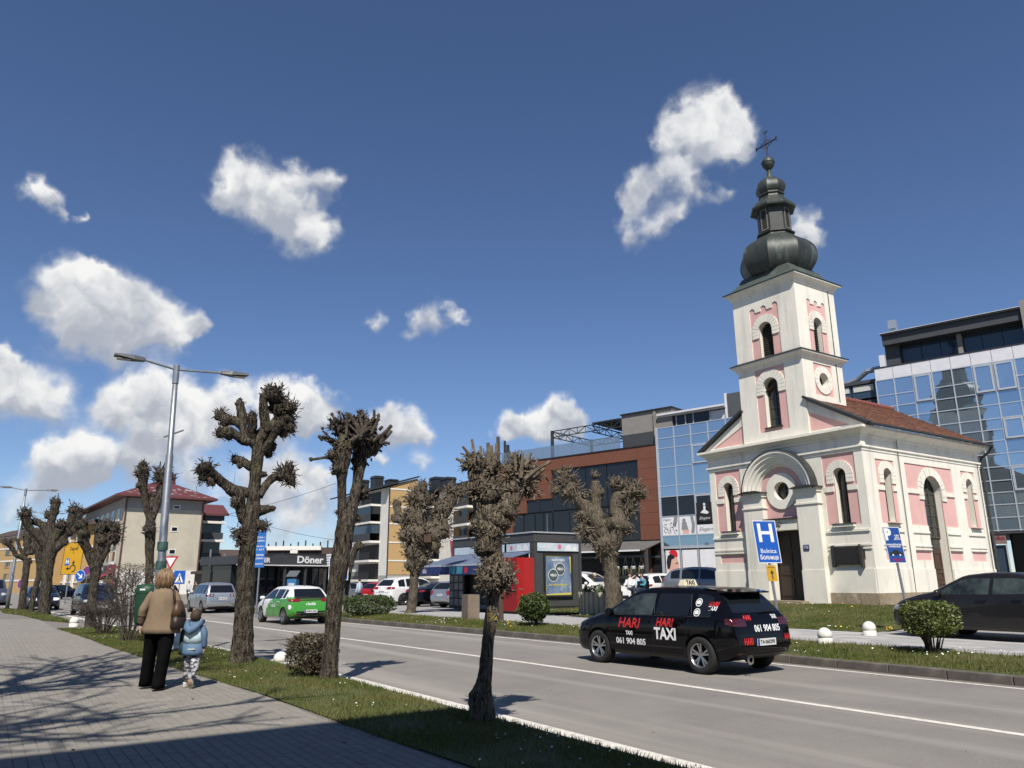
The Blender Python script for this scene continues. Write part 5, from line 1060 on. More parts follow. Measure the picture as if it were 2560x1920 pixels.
# second tree: twin stems, mop of long cut branches
T=Tree('lime_tree','leaning pollarded tree with two stems and a spiky mop head, clipped bush at its foot',(822,1697),.12,X7,23)
T.limb([(1225,2735,88),(1238,2620,78),(1262,2350,73),(1285,2000,74),(1330,1700,84),(1365,1480,86),(1390,1330,84),(1400,1260,70)],nz=.06,n=16)
T.limb([(1385,1340,60),(1362,1230,50),(1350,1100,42),(1350,950,46),(1350,860,60),(1360,760,72),(1372,640,76),(1390,540,60)],0,-.1,.08,12); T.limb([(1400,1340,62),(1430,1230,56),(1462,1100,50),(1490,960,48),(1508,860,54),(1515,750,70),(1530,640,78),(1550,540,60)],0,.15,.08,12)
T.limb([(1360,830,60),(1310,780,40),(1250,735,30)],0,-.1); T.limb([(1560,700,50),(1640,640,55),(1690,600,40)],.1,.15)
for a in ((1400,500,120,75,1.0,.8,-.05,.45),(1540,480,120,75,1.0,.8,.1,.45),(1630,590,90,60,.9,.2,.15,.6),(1300,470,80,60,.9,.6,-.1,.35),(1460,560,110,50,.8,.4,0,.55),(1380,640,90,40,.7,.2,-.1,.75),(1560,660,95,45,.7,.0,.1,.7),(1260,720,50,22,.7,.2,-.1,.8),(1295,650,46,22,.8,.1,-.1,.6),(1320,850,64,26,.5,0,-.1,.85),(1270,885,22,12,1,.2,-.1,.6),(1540,1060,62,60,.9,.1,.2,.7),(1560,1010,40,26,.9,.3,.2,.7),(1500,1280,40,30,.9,0,.1,.6),(1310,1230,28,22,1,0,0,.6),(1500,770,80,30,.5,0,.1,.8)):
    x,y,r,n,LL,u,d,co=a; T.head(x,y,r,n,LL,u,d,co,th=1.15,fine=.2)
g=random.Random(5)
for i in range(46):      # long sawn branches radiating from the two heads
    s_=g.choice((-1,1)); cx=1385 if s_<0 else 1560; cy=640; an=R(g.uniform(20,160)); l0=g.uniform(40,80); l1=g.uniform(190,330); r0=g.uniform(11,20)
    ax,ay=cx+math.cos(an)*l0,cy-math.sin(an)*l0; ex,ey=cx+math.cos(an)*l1*.85,cy-math.sin(an)*l1
    T.stub([(ax,ay,r0),((ax+ex)/2+g.uniform(-12,12),(ay+ey)/2,r0*.85),(ex,ey,r0*.8)],g.uniform(-.35,.35)); 
    if g.random()<.6: T.head(ex,ey,26,10,1.1,.5,0,.5)
for q in ([(1330,590,24),(1230,560,18),(1135,538,16)],[(1150,545,16),(1175,580,14)],[(1300,745,28),(1200,730,14),(1065,752,13)],[(1670,570,24),(1740,515,20),(1800,440,20)],[(1700,590,22),(1760,540,18),(1803,490,16)],[(1640,430,20),(1645,360,16),(1643,300,15)],[(1690,600,22),(1740,595,18),(1787,605,16)],[(1690,480,18),(1720,450,16)],[(1272,680,10),(1300,740,8),(1320,750,6)]): T.stub(q,.05)
T.head(1070,750,24,12,.9,.1,0,.7); T.done()
# third tree, nearest, burrs
X3=(1000,1080,.4703)
T=Tree('lime_tree','nearest pollarded tree in the shade, big burr on its trunk and swollen foot',(1203,1802),.12,X3,31,True)
T.limb([(435,1580,78),(432,1520,70),(432,1470,68),(434,1400,62),(446,1345,44),(458,1250,37),(470,1100,33),(483,1000,34),(492,900,34),(500,840,44),(500,760,66),(490,680,52),(480,600,62),(476,520,66),(472,450,80),(462,370,66)],nz=.09,n=16)
T.limb([(455,430,54),(430,380,52),(412,300,46),(402,220,44),(395,150,34)],0,-.1,.14); T.limb([(500,430,60),(560,390,62),(605,330,58),(640,260,56),(680,210,40)],0,.12,.14); T.limb([(470,400,50),(480,300,46),(488,200,40)],0,.15,.14)
T.knob(430,1420,66,0,.35); T.knob(425,1480,64,0.02,.3); T.knob(446,1530,70,.03,.3)
for a in ((505,770,92,190,.55,0,-.05,.85),(540,745,62,90,.55,0,-.1,.85),(460,790,50,60,.6,0,-.05,.8),(495,685,58,80,.5,0,-.05,.9),(470,600,72,100,.5,0,-.03,.92),(470,530,70,90,.5,0,-.05,.92),(400,490,34,50,.8,0,-.05,.7),(400,190,72,70,.95,.8,-.1,.5),(485,190,72,80,.95,.8,.1,.5),(640,220,100,130,.9,.5,.1,.5),(590,300,70,70,.7,.2,.05,.8),(560,420,64,90,.55,-.1,-.05,.9),(530,470,66,60,.5,-.2,-.05,.9),(430,310,66,90,.65,.2,-.1,.85),(390,300,46,50,.8,.2,-.1,.7),(480,330,66,70,.7,.3,-.1,.8),(715,220,52,60,1.0,.3,.15,.45),(690,300,60,60,.8,-.2,.1,.6),(350,190,40,36,1.0,.3,-.1,.5)):
    x,y,r,n,LL,u,d,co=a; T.head(x,y,r,int(n*1.3),LL*.9,u,d,co,th=.68,fine=.3)
for q in ([(400,190,9),(380,130,9),(332,68,8)],[(410,190,10),(395,110,9),(383,48,8)],[(390,220,9),(350,170,8),(298,142,8)],[(470,200,14),(470,130,12),(468,62,11)],[(486,220,14),(488,140,12),(487,70,10)],[(500,190,11),(512,100,10),(512,60,8)],[(650,220,11),(680,160,9),(702,100,7)],[(620,230,12),(612,160,10),(608,112,9)],[(660,260,13),(720,210,11),(795,165,10)],[(690,250,12),(740,215,10),(770,190,9)],[(640,250,12),(645,180,10),(650,118,8)],[(430,200,10),(432,120,9),(428,72,7)],[(690,230,10),(722,170,8),(735,140,7)],[(330,122,4),(380,118,3)],[(765,225,5),(790,262,4),(812,275,4)],[(405,160,8),(365,110,7),(350,90,6)]): T.stub(q,g.uniform(-.15,.15))
t3=T.done()
b=MB(); 
for i in range(34):
    a=g.uniform(2.6,5.4); z=g.uniform(0,1); x=488+g.uniform(-26,26); y=985+g.uniform(-22,26); c=T.w(x,y,-math.sqrt(max(.0001,(35*35-(x-488)**2)))*T.sc*1.02); q=g.uniform(.004,.013); b.add([c+T.lat*q*math.cos(k*1.26)-T.n*.004+Vector((0,0,q*math.sin(k*1.26))) for k in range(5)],[tuple(range(5))])
b.build('lichen',M_lich,t3,kind='stuff',fix=False)
# far side of the road
XA=(620,1180,.2803)
T=Tree('lime_tree','pale pollarded tree with a wooden box in its crown in front of the parked cars',(1026,1536),.22,XA,41,True)
T.limb([(1448,1275,56),(1452,1240,46),(1465,1150,40),(1480,1000,40),(1490,880,50),(1500,780,80),(1500,690,92),(1500,560,92),(1510,400,82),(1530,250,70),(1560,140,42)],nz=.13,n=14)
T.limb([(1460,570,55),(1390,460,38),(1345,370,36),(1320,280,34)],0,.2); T.limb([(1390,450,36),(1310,415,30)],0,-.1); T.limb([(1540,650,72),(1650,530,62),(1735,390,60),(1800,260,58),(1850,210,40)],0,.2); T.limb([(1600,600,60),(1700,560,50)],0,-.3)
for a in ((1500,560,120,150,.6,0,-.2,.8),(1520,250,120,150,.7,.3,0,.75),(1460,400,90,90,.6,0,-.1,.8),(1560,130,60,50,.9,.8,0,.6),(1640,640,90,90,.6,0,0,.8),(1720,500,90,90,.7,0,0,.8),(1740,330,95,100,.7,.2,.1,.75),(1830,200,90,110,.9,.5,.2,.6),(1325,280,42,40,.8,.4,.2,.8),(1305,415,42,40,.8,0,-.1,.8),(1400,560,70,60,.8,0,-.1,.7),(1470,720,90,80,.6,-.1,-.1,.8),(1550,780,80,60,.7,-.3,-.1,.7),(1450,830,70,50,.6,-.2,-.1,.7),(1900,190,60,60,1,.4,.2,.5)):
    x,y,r,n,LL,u,d,co=a; T.head(x,y,r,n,LL,u,d,co)
T.done()
c=pp(1068,1346,T.b,T.n)-T.n*.62; bx=thing('nest_box','small brown wooden box fixed in the crown of the pale tree','box',c,math.atan2(T.lat.y,T.lat.x))
b=MB(); b.box((-.16,-.12,-.2),(.16,.12,.2)); b.build('box',M_wood2,bx); b=MB(); b.box((-.19,-.16,.2),(.19,.13,.225)); b.build('lid',M_wood,bx); b=MB(); b.box((-.03,.121,-.3),(.03,.16,.3)); b.box((-.05,.161,-.04),(.05,.55,.04)); b.build('bracket',M_wood,bx)
XB=(1050,1000,.3616)
T=Tree('lime_tree','pale pollarded tree with three clubbed arms in front of the brown building',(1533,1546),.28,XB,43,True)
T.limb([(1335,1520,66),(1335,1470,56),(1330,1300,54),(1315,1150,53),(1300,1060,66),(1272,960,60),(1245,860,56),(1235,810,50)],nz=.12,n=14)
T.limb([(1245,880,60),(1190,800,55),(1130,730,48),(1080,670,48),(1035,600,50)],0,-.2); T.limb([(1235,850,55),(1218,740,40),(1215,650,42),(1212,560,32)],0,.2); T.limb([(1310,1030,60),(1355,930,66),(1375,850,62),(1355,760,46),(1370,680,48),(1440,650,44),(1500,640,36)],0,.1)
for a in ((1015,550,75,80,.8,.5,-.2,.7),(1050,630,85,90,.7,.1,-.2,.75),(940,630,48,40,1,.2,-.2,.5),(1130,800,56,50,.8,-.2,-.1,.7),(1140,900,70,80,1,-.3,-.1,.6),(1220,640,54,50,.6,.1,.2,.85),(1212,520,36,30,.9,.8,.2,.6),(1400,600,66,70,.8,.5,.1,.6),(1480,630,76,90,.9,.3,.1,.6),(1540,660,44,40,1.1,.3,.1,.5),(1440,740,66,80,.9,-.3,.1,.6),(1370,860,82,60,.5,-.1,0,.9),(1430,890,48,60,1,-.4,0,.6),(1270,1010,76,90,.7,-.2,-.2,.75),(1340,580,46,40,.9,.7,.1,.6),(1200,950,50,50,1,-.2,-.1,.6)):
    x,y,r,n,LL,u,d,co=a; T.head(x,y,r,n,LL,u,d,co,fine=.4)
T.stub([(1540,740,3),(1570,785,3)]); T.done()
T=Tree('lime_tree','thin young pollarded tree beyond the road with one small knuckle',(864,1528),.2,XA,47,False)
T.limb([(868,1240,24),(872,1180,19),(886,1010,21),(915,830,24),(950,710,28),(990,660,30)],nz=.1); T.head(985,660,46,50,.8,.2,0,.8); T.head(920,830,30,14,.5,0,0,.8); T.done()
# trees on the near side further along
XL=(0,1160,.2532)
T=Tree('lime_tree','pollarded tree with three knobbly heads behind the low twiggy shrub',(225,1568),.12,XL,51)
T.limb([(888,1625,58),(890,1590,50),(905,1400,45),(925,1200,43),(945,1060,50),(955,960,44)],nz=.07,n=14); T.limb([(940,1040,46),(905,950,42),(868,860,42),(830,750,46),(812,650,50),(830,560,40)],0,-.2); T.limb([(955,990,42),(970,880,48),(978,780,50),(985,640,48)],0,.1); T.limb([(965,1000,44),(1010,900,42),(1060,780,46),(1115,670,56)],0,.2)
for a in ((800,600,66,70,.8,.3,-.2,.75),(830,700,64,50,.7,0,-.2,.8),(985,640,66,60,.8,.4,.1,.75),(1060,600,56,50,.8,.4,.1,.7),(1125,640,76,80,.9,.4,.2,.7),(1140,740,60,60,.9,-.2,.2,.7),(1060,850,34,24,.9,0,.1,.7),(800,760,44,36,.9,-.3,-.2,.7),(1000,760,60,40,.6,0,0,.8),(780,520,40,36,.9,.6,-.2,.6),(1090,740,50,40,.7,0,.2,.7)):
    x,y,r,n,LL,u,d,co=a; T.head(x,y,r,n,LL,u,d,co)
T.done()
T=Tree('lime_tree','big pollarded tree with a wound at its foot, left of the yellow sign',(109,1537),.12,XL,53)
T.limb([(430,1490,64),(432,1470,56),(445,1300,52),(465,1100,50),(482,950,56),(500,820,62),(510,720,46)],nz=.08,n=14); T.limb([(480,830,50),(430,770,42),(370,710,36),(300,640,34),(262,560,44),(252,500,46)],0,-.2); T.limb([(500,740,44),(450,640,38),(400,590,34),(345,565,34)],0,.2); T.limb([(510,730,44),(508,600,38),(525,500,40),(548,400,44)],0,.1); T.limb([(520,820,50),(580,770,46),(640,690,42),(690,580,36),(740,470,48)],0,.2); T.limb([(480,900,44),(570,820,40),(640,770,30)],0,-.2); T.limb([(630,700,40),(720,650,40),(800,560,44)],.1,.3); T.limb([(540,740,40),(590,640,40)],0,-.1)
for a in ((550,385,54,60,.8,.6,.1,.75),(480,500,46,40,.8,.2,.1,.75),(735,455,66,70,.8,.4,.2,.7),(800,480,54,50,.8,.2,.2,.7),(600,600,56,50,.8,.2,-.1,.75),(250,500,62,70,.8,.4,-.2,.75),(345,565,40,36,.8,.1,.2,.8),(790,610,58,60,.8,-.1,.3,.7),(640,775,42,36,.9,-.1,-.2,.7),(440,600,34,24,.7,0,.1,.7),(300,640,38,22,.6,0,-.1,.8),(540,470,46,30,.6,.2,.1,.8)):
    x,y,r,n,LL,u,d,co=a; T.head(x,y,r,n,LL,u,d,co)
T.done()
T=Tree('lime_tree','slim leaning pollarded tree between the two thicker trunks by the kerb',(78,1532),.12,XL,57)
T.limb([(300,1470,30),(308,1440,26),(345,1250,27),(385,1100,28),(400,1000,36),(388,900,40),(385,780,40),(395,700,34)],nz=.1); T.limb([(395,960,34),(420,900,34)],0,.1)
for a in ((385,700,56,50,.8,.3,0,.75),(405,830,54,50,.8,0,0,.75),(395,930,44,34,.8,-.1,0,.75),(440,760,44,36,.8,.2,.1,.7)):
    x,y,r,n,LL,u,d,co=a; T.head(x,y,r,n,LL,u,d,co)
T.done()
T=Tree('lime_tree','pollarded tree with long thin drooping arms next to the farther lamp post',(53,1526),.12,XL,59)
T.limb([(208,1450,42),(212,1430,35),(235,1250,32),(258,1050,31),(272,930,36)],nz=.08); T.limb([(255,935,32),(205,915,24),(160,900,22),(125,840,22),(75,775,24)],0,-.2); T.limb([(235,890,20),(195,830,16),(175,745,16)],0,.1); T.limb([(278,900,34),(268,800,32),(265,720,32)],0,.1); T.limb([(295,890,32),(320,820,34),(335,760,30)],0,.2)
for a in ((78,775,44,50,.9,.1,-.2,.7),(265,705,44,50,.8,.5,.1,.75),(312,830,50,50,.8,0,.2,.75),(335,755,46,44,.8,.3,.2,.7),(175,745,20,14,.9,.4,.1,.6),(290,960,36,24,.7,-.2,0,.7)):
    x,y,r,n,LL,u,d,co=a; T.head(x,y,r,n,LL,u,d,co)
T.done()
XM=(0,1100,.2893)
T=Tree('lime_tree','pollarded tree with two upright arms directly behind the near lamp post',(372,1566),.12,XM,61)
T.limb([(1288,1610,44),(1288,1560,38),(1290,1330,36),(1291,1150,34),(1295,980,36),(1297,800,44),(1300,700,38),(1300,640,34)],nz=.08,n=12); T.limb([(1295,680,34),(1270,600,30),(1248,480,32),(1236,380,38),(1235,300,44)],0,-.1); T.limb([(1308,680,34),(1345,590,30),(1375,500,34),(1400,400,44)],0,.1); T.limb([(1300,600,26),(1312,500,30)],0,.2)
for a in ((1232,280,66,80,.9,.6,-.1,.7),(1215,390,40,30,.8,-.1,-.1,.75),(1420,320,82,100,.85,.2,.1,.75),(1295,775,56,60,.8,0,-.1,.8),(1312,480,40,36,.8,.4,.2,.7),(1240,210,36,30,.9,.8,-.1,.6),(1380,300,50,40,.8,.4,.1,.7)):
    x,y,r,n,LL,u,d,co=a; T.head(x,y,r,n,LL,u,d,co)
T.done()
# ------------------------------------------------------------------ shrubs
M_leafd=mat('box_leaf',(.030,.055,.014),(.055,.075,.02),9,.55,c3=(.09,.10,.03),sc3=3)
M_leafo=mat('clipped_leaf',(.10,.115,.022),(.06,.085,.016),9,.5,c3=(.15,.15,.035),sc3=4)
M_leafr=mat('winter_leaf',(.075,.048,.035),(.055,.06,.02),8,.6,c3=(.10,.07,.05),sc3=3)
M_stem=mat('shrub_stem',(.055,.042,.034),(.09,.075,.06),14,.9)
def shrub(label,base,z,w_,h,hb,D=None,kind='box',n=2500,leaf=.05,mleaf=None,seed=3,name='shrub',stems=14,grp=None,flat=.5):
    g=random.Random(seed); b=gp(base[0],base[1],z); t=thing(name,label,'shrub',b,0,grp); st=MB(); lf=MB()
    for i in range(stems):
        a=g.uniform(0,6.28); r0=g.uniform(.0,w_*.14); r1=g.uniform(.2,.48)*w_; top=hb+(h-hb)*g.uniform(.5,1)
        p0=Vector((math.cos(a)*r0,math.sin(a)*r0,-.03)); p2=Vector((math.cos(a)*r1,math.sin(a)*r1,top)); p1=(p0+p2)/2+Vector((g.uniform(-.05,.05),g.uniform(-.05,.05),.08)); st.tube([p0,p1,p2],[.014,.011,.004],5)
        for k in range(5 if kind!='twig' else 16):
            q=p1.lerp(p2,g.uniform(.0,1)); e=q+Vector((g.gauss(0,.3)*w_*.6,g.gauss(0,.3)*w_*.6,g.uniform(.06,.35)*h*.8)); e.z=min(e.z,h*g.uniform(.94,1.03)); m_=q.lerp(e,.5)+Vector((g.uniform(-.04,.04),g.uniform(-.04,.04),.0)); st.tube([q,m_,e],[.006,.0045,.0025],4,False)
    st.build('stem',M_stem,t,fix=False)
    for i in range(n):
        for _ in range(20):
            x,y,zz=g.uniform(-1,1),g.uniform(-1,1),g.uniform(-1,1)
            rr=(abs(x)**3.2+abs(y)**3.2+abs(zz)**3.2) if kind!='ball' else (x*x+y*y+zz*zz)
            rr*=1+.5*noise.noise(Vector((x*2.2,y*2.2,zz*2.2+seed)))
            if rr<1 and (rr>g.uniform(0,.75)): break
        c=Vector((x*w_/2,y*w_/2*.95,hb+(zz+1)/2*(h-hb)))
        d=Vector((g.gauss(0,1),g.gauss(0,1),g.gauss(.4,.8))).normalized(); u=d.orthogonal().normalized(); u.rotate(Matrix.Rotation(g.uniform(0,6.28),3,d)); v=d.cross(u); L_=leaf*g.uniform(.6,1.3)
        lf.add([c-u*L_*.5,c+v*L_*.28,c+u*L_*.55,c-v*L_*.28],[(0,1,2,3)])
    lf.build('foliage',mleaf or M_leafd,t,fix=False,kind='stuff'); return t
shrub('clipped brown green bush half bare, at the foot of the leaning twin stemmed tree',(775,1690),.12,.82,.66,.05,n=2600,leaf=.05,mleaf=M_leafr,seed=5,stems=40)
shrub('low dark glossy leaved bush on the far verge below the white parked car',(922,1538),.22,2.1,.82,.05,n=2600,leaf=.11,mleaf=M_leafd,seed=6)
shrub('dark green conifer like bush in front of the red fridge',(1335,1565),.24,1.05,1.0,.12,kind='ball',n=3600,leaf=.085,mleaf=mat('juniper_leaf',(.030,.052,.010),(.055,.075,.014),9,.55,c3=(.09,.11,.025),sc3=4),seed=8)
shrub('neatly clipped yellow green bush on bare stems in front of the black car',(2335,1637),.22,.98,.97,.34,n=4200,leaf=.055,mleaf=M_leafo,seed=9,stems=26)
shrub('low rounded leafless shrub at the kerb in front of the dark taxi',(258,1586),.12,1.55,.98,.2,kind='twig',n=500,leaf=.035,mleaf=M_leafr,seed=12,stems=30)
shrub('taller leafless shrub with budding twigs left of the green litter bin',(320,1603),.12,1.55,2.0,.7,kind='twig',n=900,leaf=.045,mleaf=mat('bud_leaf',(.10,.085,.045),(.075,.06,.035),9,.6),seed=14,stems=24)
# ------------------------------------------------------------------ cars
def paint(name,c,metal=0.,rough=.32,coat=.55): return mat(name,c,rough=rough,metal=metal,coat=coat,spec=.35 if coat>.2 else .22)
P_blk=paint('black_paint',(.003,.003,.004),rough=.5,coat=.65); P_blk.node_tree.nodes['Principled BSDF'].inputs['Specular IOR Level'].default_value=.0; P_wht=paint('white_paint_car',(.66,.66,.65)); P_sil=paint('silver_paint',(.42,.44,.46),.75,.35); P_gry=paint('grey_paint',(.25,.28,.31),.6,.35); P_navy=paint('navy_paint',(.008,.010,.018)); P_red=paint('red_paint',(.32,.012,.018)); P_grn=paint('green_paint',(.05,.26,.035)); P_grn2=paint('dark_green_paint',(.03,.14,.025)); P_brn=paint('dark_graphite_paint',(.012,.0105,.0105),.0,coat=.3); P_blu=paint('slate_blue_paint',(.07,.085,.11),.4)
M_cgl=mat('car_glass',(.008,.010,.012),rough=.03,spec=.6); M_cgl2=mat('car_glass_painted_light',(.05,.065,.06),(.012,.015,.016),3.,.03,spec=.6); M_tyre=mat('tyre_rubber',(.014,.014,.014),(.02,.02,.019),20,.85); M_rim=mat('alloy_rim',(.42,.42,.43),rough=.3,metal=.9); M_rimd=mat('dark_alloy_rim',(.12,.12,.125),rough=.35,metal=.8); M_well=mat('wheel_well',(.004,.004,.004),rough=.95)  # paler second car glass is opaque, reflected and see-through light painted as patches
M_tail=mat('tail_lamp_red',(.20,.008,.010),rough=.12,coat=1,spec=.6); M_taild=mat('tail_lamp_smoked',(.055,.006,.008),rough=.12,coat=1); M_lampw=mat('lamp_clear',(.55,.56,.57),rough=.12,coat=1,metal=.3); M_plate=mat('number_plate_white',(.62,.62,.60),rough=.5); M_pblu=mat('number_plate_blue',(.02,.05,.30),rough=.5); M_chr=mat('chrome',(.6,.6,.6),rough=.12,metal=1)
M_txw=mat('sticker_white',(.72,.72,.72),rough=.5); M_txr=mat('sticker_red',(.50,.022,.025),rough=.5)
SPEC=dict(
 hatch=dict(L=4.20,W=1.79,H=1.48,wb=2.58,ro=.76,wr=.315,T=[(0,.52),(.02,.74),(.07,.95),(.20,1.10),(.47,1.38),(.66,1.445),(1.4,1.48),(2.2,1.455),(2.5,1.385),(3.17,1.01),(3.5,.94),(3.95,.80),(4.14,.64),(4.2,.44)],belt=[(0,.93),(1,.95),(3.1,.915),(4.2,.70)],win=[(.50,.86),(.98,1.78),(1.86,2.98)],rw=(1.03,1.36,.62)),
 small=dict(L=4.04,W=1.76,H=1.45,wb=2.55,ro=.66,wr=.31,T=[(0,.50),(.02,.72),(.06,.93),(.22,1.10),(.50,1.34),(.70,1.41),(1.35,1.45),(2.1,1.43),(2.4,1.36),(3.08,1.0),(3.4,.93),(3.8,.80),(3.98,.64),(4.04,.44)],belt=[(0,.98),(1,.95),(3.0,.90),(4.04,.70)],win=[(.62,.86),(.95,1.66),(1.74,2.88)],rw=(1.02,1.33,.60)),
 mpv=dict(L=4.20,W=1.76,H=1.60,wb=2.58,ro=.78,wr=.315,T=[(0,.55),(.02,.80),(.07,1.0),(.14,1.12),(.36,1.47),(.55,1.55),(1.4,1.60),(2.2,1.57),(2.6,1.46),(3.3,1.06),(3.55,.99),(3.98,.84),(4.15,.66),(4.2,.46)],belt=[(0,.99),(1,1.0),(3.2,.96),(4.2,.72)],win=[(.42,.78),(.90,1.72),(1.80,3.08)],rw=(1.06,1.44,.60)),
 sedan=dict(L=4.70,W=1.82,H=1.44,wb=2.80,ro=.98,wr=.325,T=[(0,.52),(.03,.80),(.08,1.0),(.25,1.05),(.85,1.09),(1.45,1.36),(1.85,1.425),(2.4,1.44),(2.9,1.39),(3.62,1.02),(3.9,.97),(4.4,.83),(4.64,.66),(4.7,.44)],belt=[(0,.98),(1,.97),(3.5,.92),(4.7,.70)],win=[(1.18,1.42),(1.50,2.22),(2.30,3.44)],rw=(1.13,1.35,.58)),
 suv=dict(L=4.88,W=1.95,H=1.76,wb=2.93,ro=.98,wr=.37,T=[(0,.60),(.02,.88),(.08,1.12),(.2,1.25),(.55,1.58),(.85,1.68),(1.7,1.76),(2.5,1.73),(2.95,1.62),(3.65,1.2),(3.95,1.13),(4.5,1.0),(4.8,.82),(4.88,.5)],belt=[(0,1.13),(1,1.13),(3.6,1.08),(4.88,.86)],win=[(.62,1.12),(1.24,2.16),(2.24,3.46)],rw=(1.20,1.57,.68)),
 estate=dict(L=4.70,W=1.80,H=1.50,wb=2.64,ro=1.05,wr=.315,T=[(0,.52),(.02,.76),(.07,.97),(.15,1.08),(.42,1.36),(.62,1.44),(1.6,1.50),(2.6,1.47),(2.95,1.39),(3.65,1.02),(3.95,.95),(4.42,.81),(4.64,.65),(4.7,.44)],belt=[(0,.95),(1,.96),(3.6,.92),(4.7,.70)],win=[(.45,1.05),(1.15,2.15),(2.25,3.48)],rw=(1.03,1.36,.60)),
 van=dict(L=4.90,W=1.90,H=1.95,wb=3.0,ro=.9,wr=.34,T=[(0,.60),(.02,1.0),(.05,1.3),(.12,1.7),(.25,1.88),(.6,1.95),(2.8,1.95),(3.2,1.88),(4.1,1.22),(4.35,1.1),(4.7,.95),(4.85,.8),(4.9,.5)],belt=[(0,1.12),(4,1.10),(4.9,.86)],win=[(.5,1.7),(1.85,2.75),(2.9,3.95)],rw=(1.15,1.7,.68)))
class Car:
    def __init__(s,name,label,kind,paint,cat='car',group=None,paint2=None,fn=None,glass=None):
        K=SPEC[kind]; s.K=K; s.kind=kind; s.L,s.W,s.H=K['L'],K['W'],K['H']; s.glass=glass or M_cgl; s.paint=paint
        s.t=thing(name,label,cat,(0,0,0),0,group)
        xs=np.unique(np.concatenate([np.linspace(0,s.L,49),[.01,.03,.06,.10,s.L-.01,s.L-.03,s.L-.07]]))
        fx=np.linspace(-.3,s.L+.3,700); dx=fx[1]-fx[0]
        def smo(k,w):
            y=np.interp(fx,[a for a,_ in k],[b for _,b in k]); n=max(1,int(w/dx)); ker=np.hanning(n+2)[1:-1]; ker/=ker.sum(); yp=np.pad(y,(n,n),'edge'); return np.convolve(yp,ker,'same')[n:-n]
        Tf=smo(K['T'],.16); Tr=np.interp(fx,[a for a,_ in K['T']],[b for _,b in K['T']])
        e=np.clip(np.minimum(fx,s.L-fx)/.12,0,1); Tf=Tr*(1-e)+Tf*e
        s.T=lambda x:float(np.interp(x,fx,Tf)); Bf=smo(K['belt'],.5); s.B=lambda x:float(np.interp(x,fx,Bf))
        hw=s.W/2; wk=[(0,.80),(.04,.86),(.15,.925),(.4,.965),(.9,1),(s.L-1.2,1),(s.L-.6,.975),(s.L-.25,.90),(s.L-.08,.80),(s.L,.68)]
        wf=smo(wk,.10); w_=lambda x:hw*float(np.interp(x,fx,wf))
        bot=lambda x:float(np.interp(x,[0,.05,.25,s.ax(0) if 0 else .5,s.L-.35,s.L-.06,s.L],[.42,.33,.26,.20,.20,.22,.34]))
        V=[];nr=None
        for x in xs:
            w=w_(x); zb=bot(x); T=max(s.T(x),zb+.12); zs=min(s.B(x),T-.035); g=max(0,min(1,(T-zs)/(s.H-.93))); wt=w*(.90-.20*g)
            ws=w*.962; P=[(0,zb),(.5*w,zb),(.88*w,zb+.015),(.965*w,zb+.09),(.99*w,zb+.30*(zs-zb)),(w,zb+.55*(zs-zb)),(w*.995,zb+.78*(zs-zb)),(.985*w,zs-.045),(ws,zs)]
            te=T-.055*g-.012
            for q in (.25,.5,.75): P.append((ws+(wt-ws)*q+.012*g*math.sin(q*3.14),zs+(te-zs)*q))
            P+=[(wt,te),(wt*.93,T-.022*g-.004),(wt*.75,T-.006),(wt*.4,T+.004),(0,T+.008)]
            # rounded ends in plan: pull the middle of the bumper outwards
            full=P+[(-a,b) for a,b in P[-2:0:-1]]; nr=len(full)
            for y,z in full: V.append(Vector((x-s.L/2,y,z)))
        n=len(xs); Fc=[]
        for i in range(n-1):
            for j in range(nr): a=i*nr+j; b=i*nr+(j+1)%nr; Fc.append((a,a+nr,b+nr,b))
        Fc.append(tuple(range(nr))); Fc.append(tuple((n-1)*nr+j for j in range(nr))[::-1])
        me=bpy.data.meshes.new('body'); me.from_pydata([tuple(v) for v in V],[],Fc); me.materials.append(paint); me.materials.append(M_well)
        if paint2: me.materials.append(paint2)
        bm=bmesh.new(); bm.from_mesh(me); bmesh.ops.recalc_face_normals(bm,faces=bm.faces); bm.to_mesh(me); s.bvh=BVHTree.FromBMesh(bm); bm.free()
        if fn:
            for p in me.polygons:
                if fn(p.center): p.material_index=2
        body=bpy.data.objects.new('body',me); C.objects.link(body)
        cb=MB(); s.xr=K['ro']-s.L/2; s.xf=s.xr+K['wb']; s.wr=K['wr']; n=28
        for ax in (s.xr,s.xf):
            for sg in (-1,1):
                y0,y1=sg*(hw-.30),sg*(hw+.2); k=len(cb.v); r=s.wr+.045
                for y in (y0,y1):
                    for i in range(n): a=2*math.pi*i/n; cb.v.append(Vector((ax+r*math.cos(a),y,s.wr+r*math.sin(a))))
                for i in range(n): cb.f.append((k+i,k+(i+1)%n,k+n+(i+1)%n,k+n+i))
                cb.f.append(tuple(range(k,k+n))[::-1]); cb.f.append(tuple(range(k+n,k+2*n)))
        cu=cb.build('cutter',M_well); md=body.modifiers.new('b','BOOLEAN'); md.operation='DIFFERENCE'; md.object=cu; md.solver='EXACT'
        dg=bpy.context.evaluated_depsgraph_get(); dg.update(); nm=bpy.data.meshes.new_from_object(body.evaluated_get(dg)); body.modifiers.clear(); body.data=nm; nm.name='body'
        bpy.data.objects.remove(cu)
        wi=[i for i,m in enumerate(nm.materials) if m==M_well]; 
        for p in nm.polygons:
            c=p.center
            for ax in (s.xr,s.xf):
                if (c.x-ax)**2+(c.z-s.wr)**2<(s.wr+.06)**2 and abs(c.y)<hw-.02 and c.z<s.wr*2+.1:
                    if abs(p.normal.y)>.9 and abs(c.y)<hw-.2 or math.hypot(c.x-ax,c.z-s.wr)>s.wr+.02 and abs(p.normal.y)<.3 and abs(c.y)>hw-.5: p.material_index=wi[0]
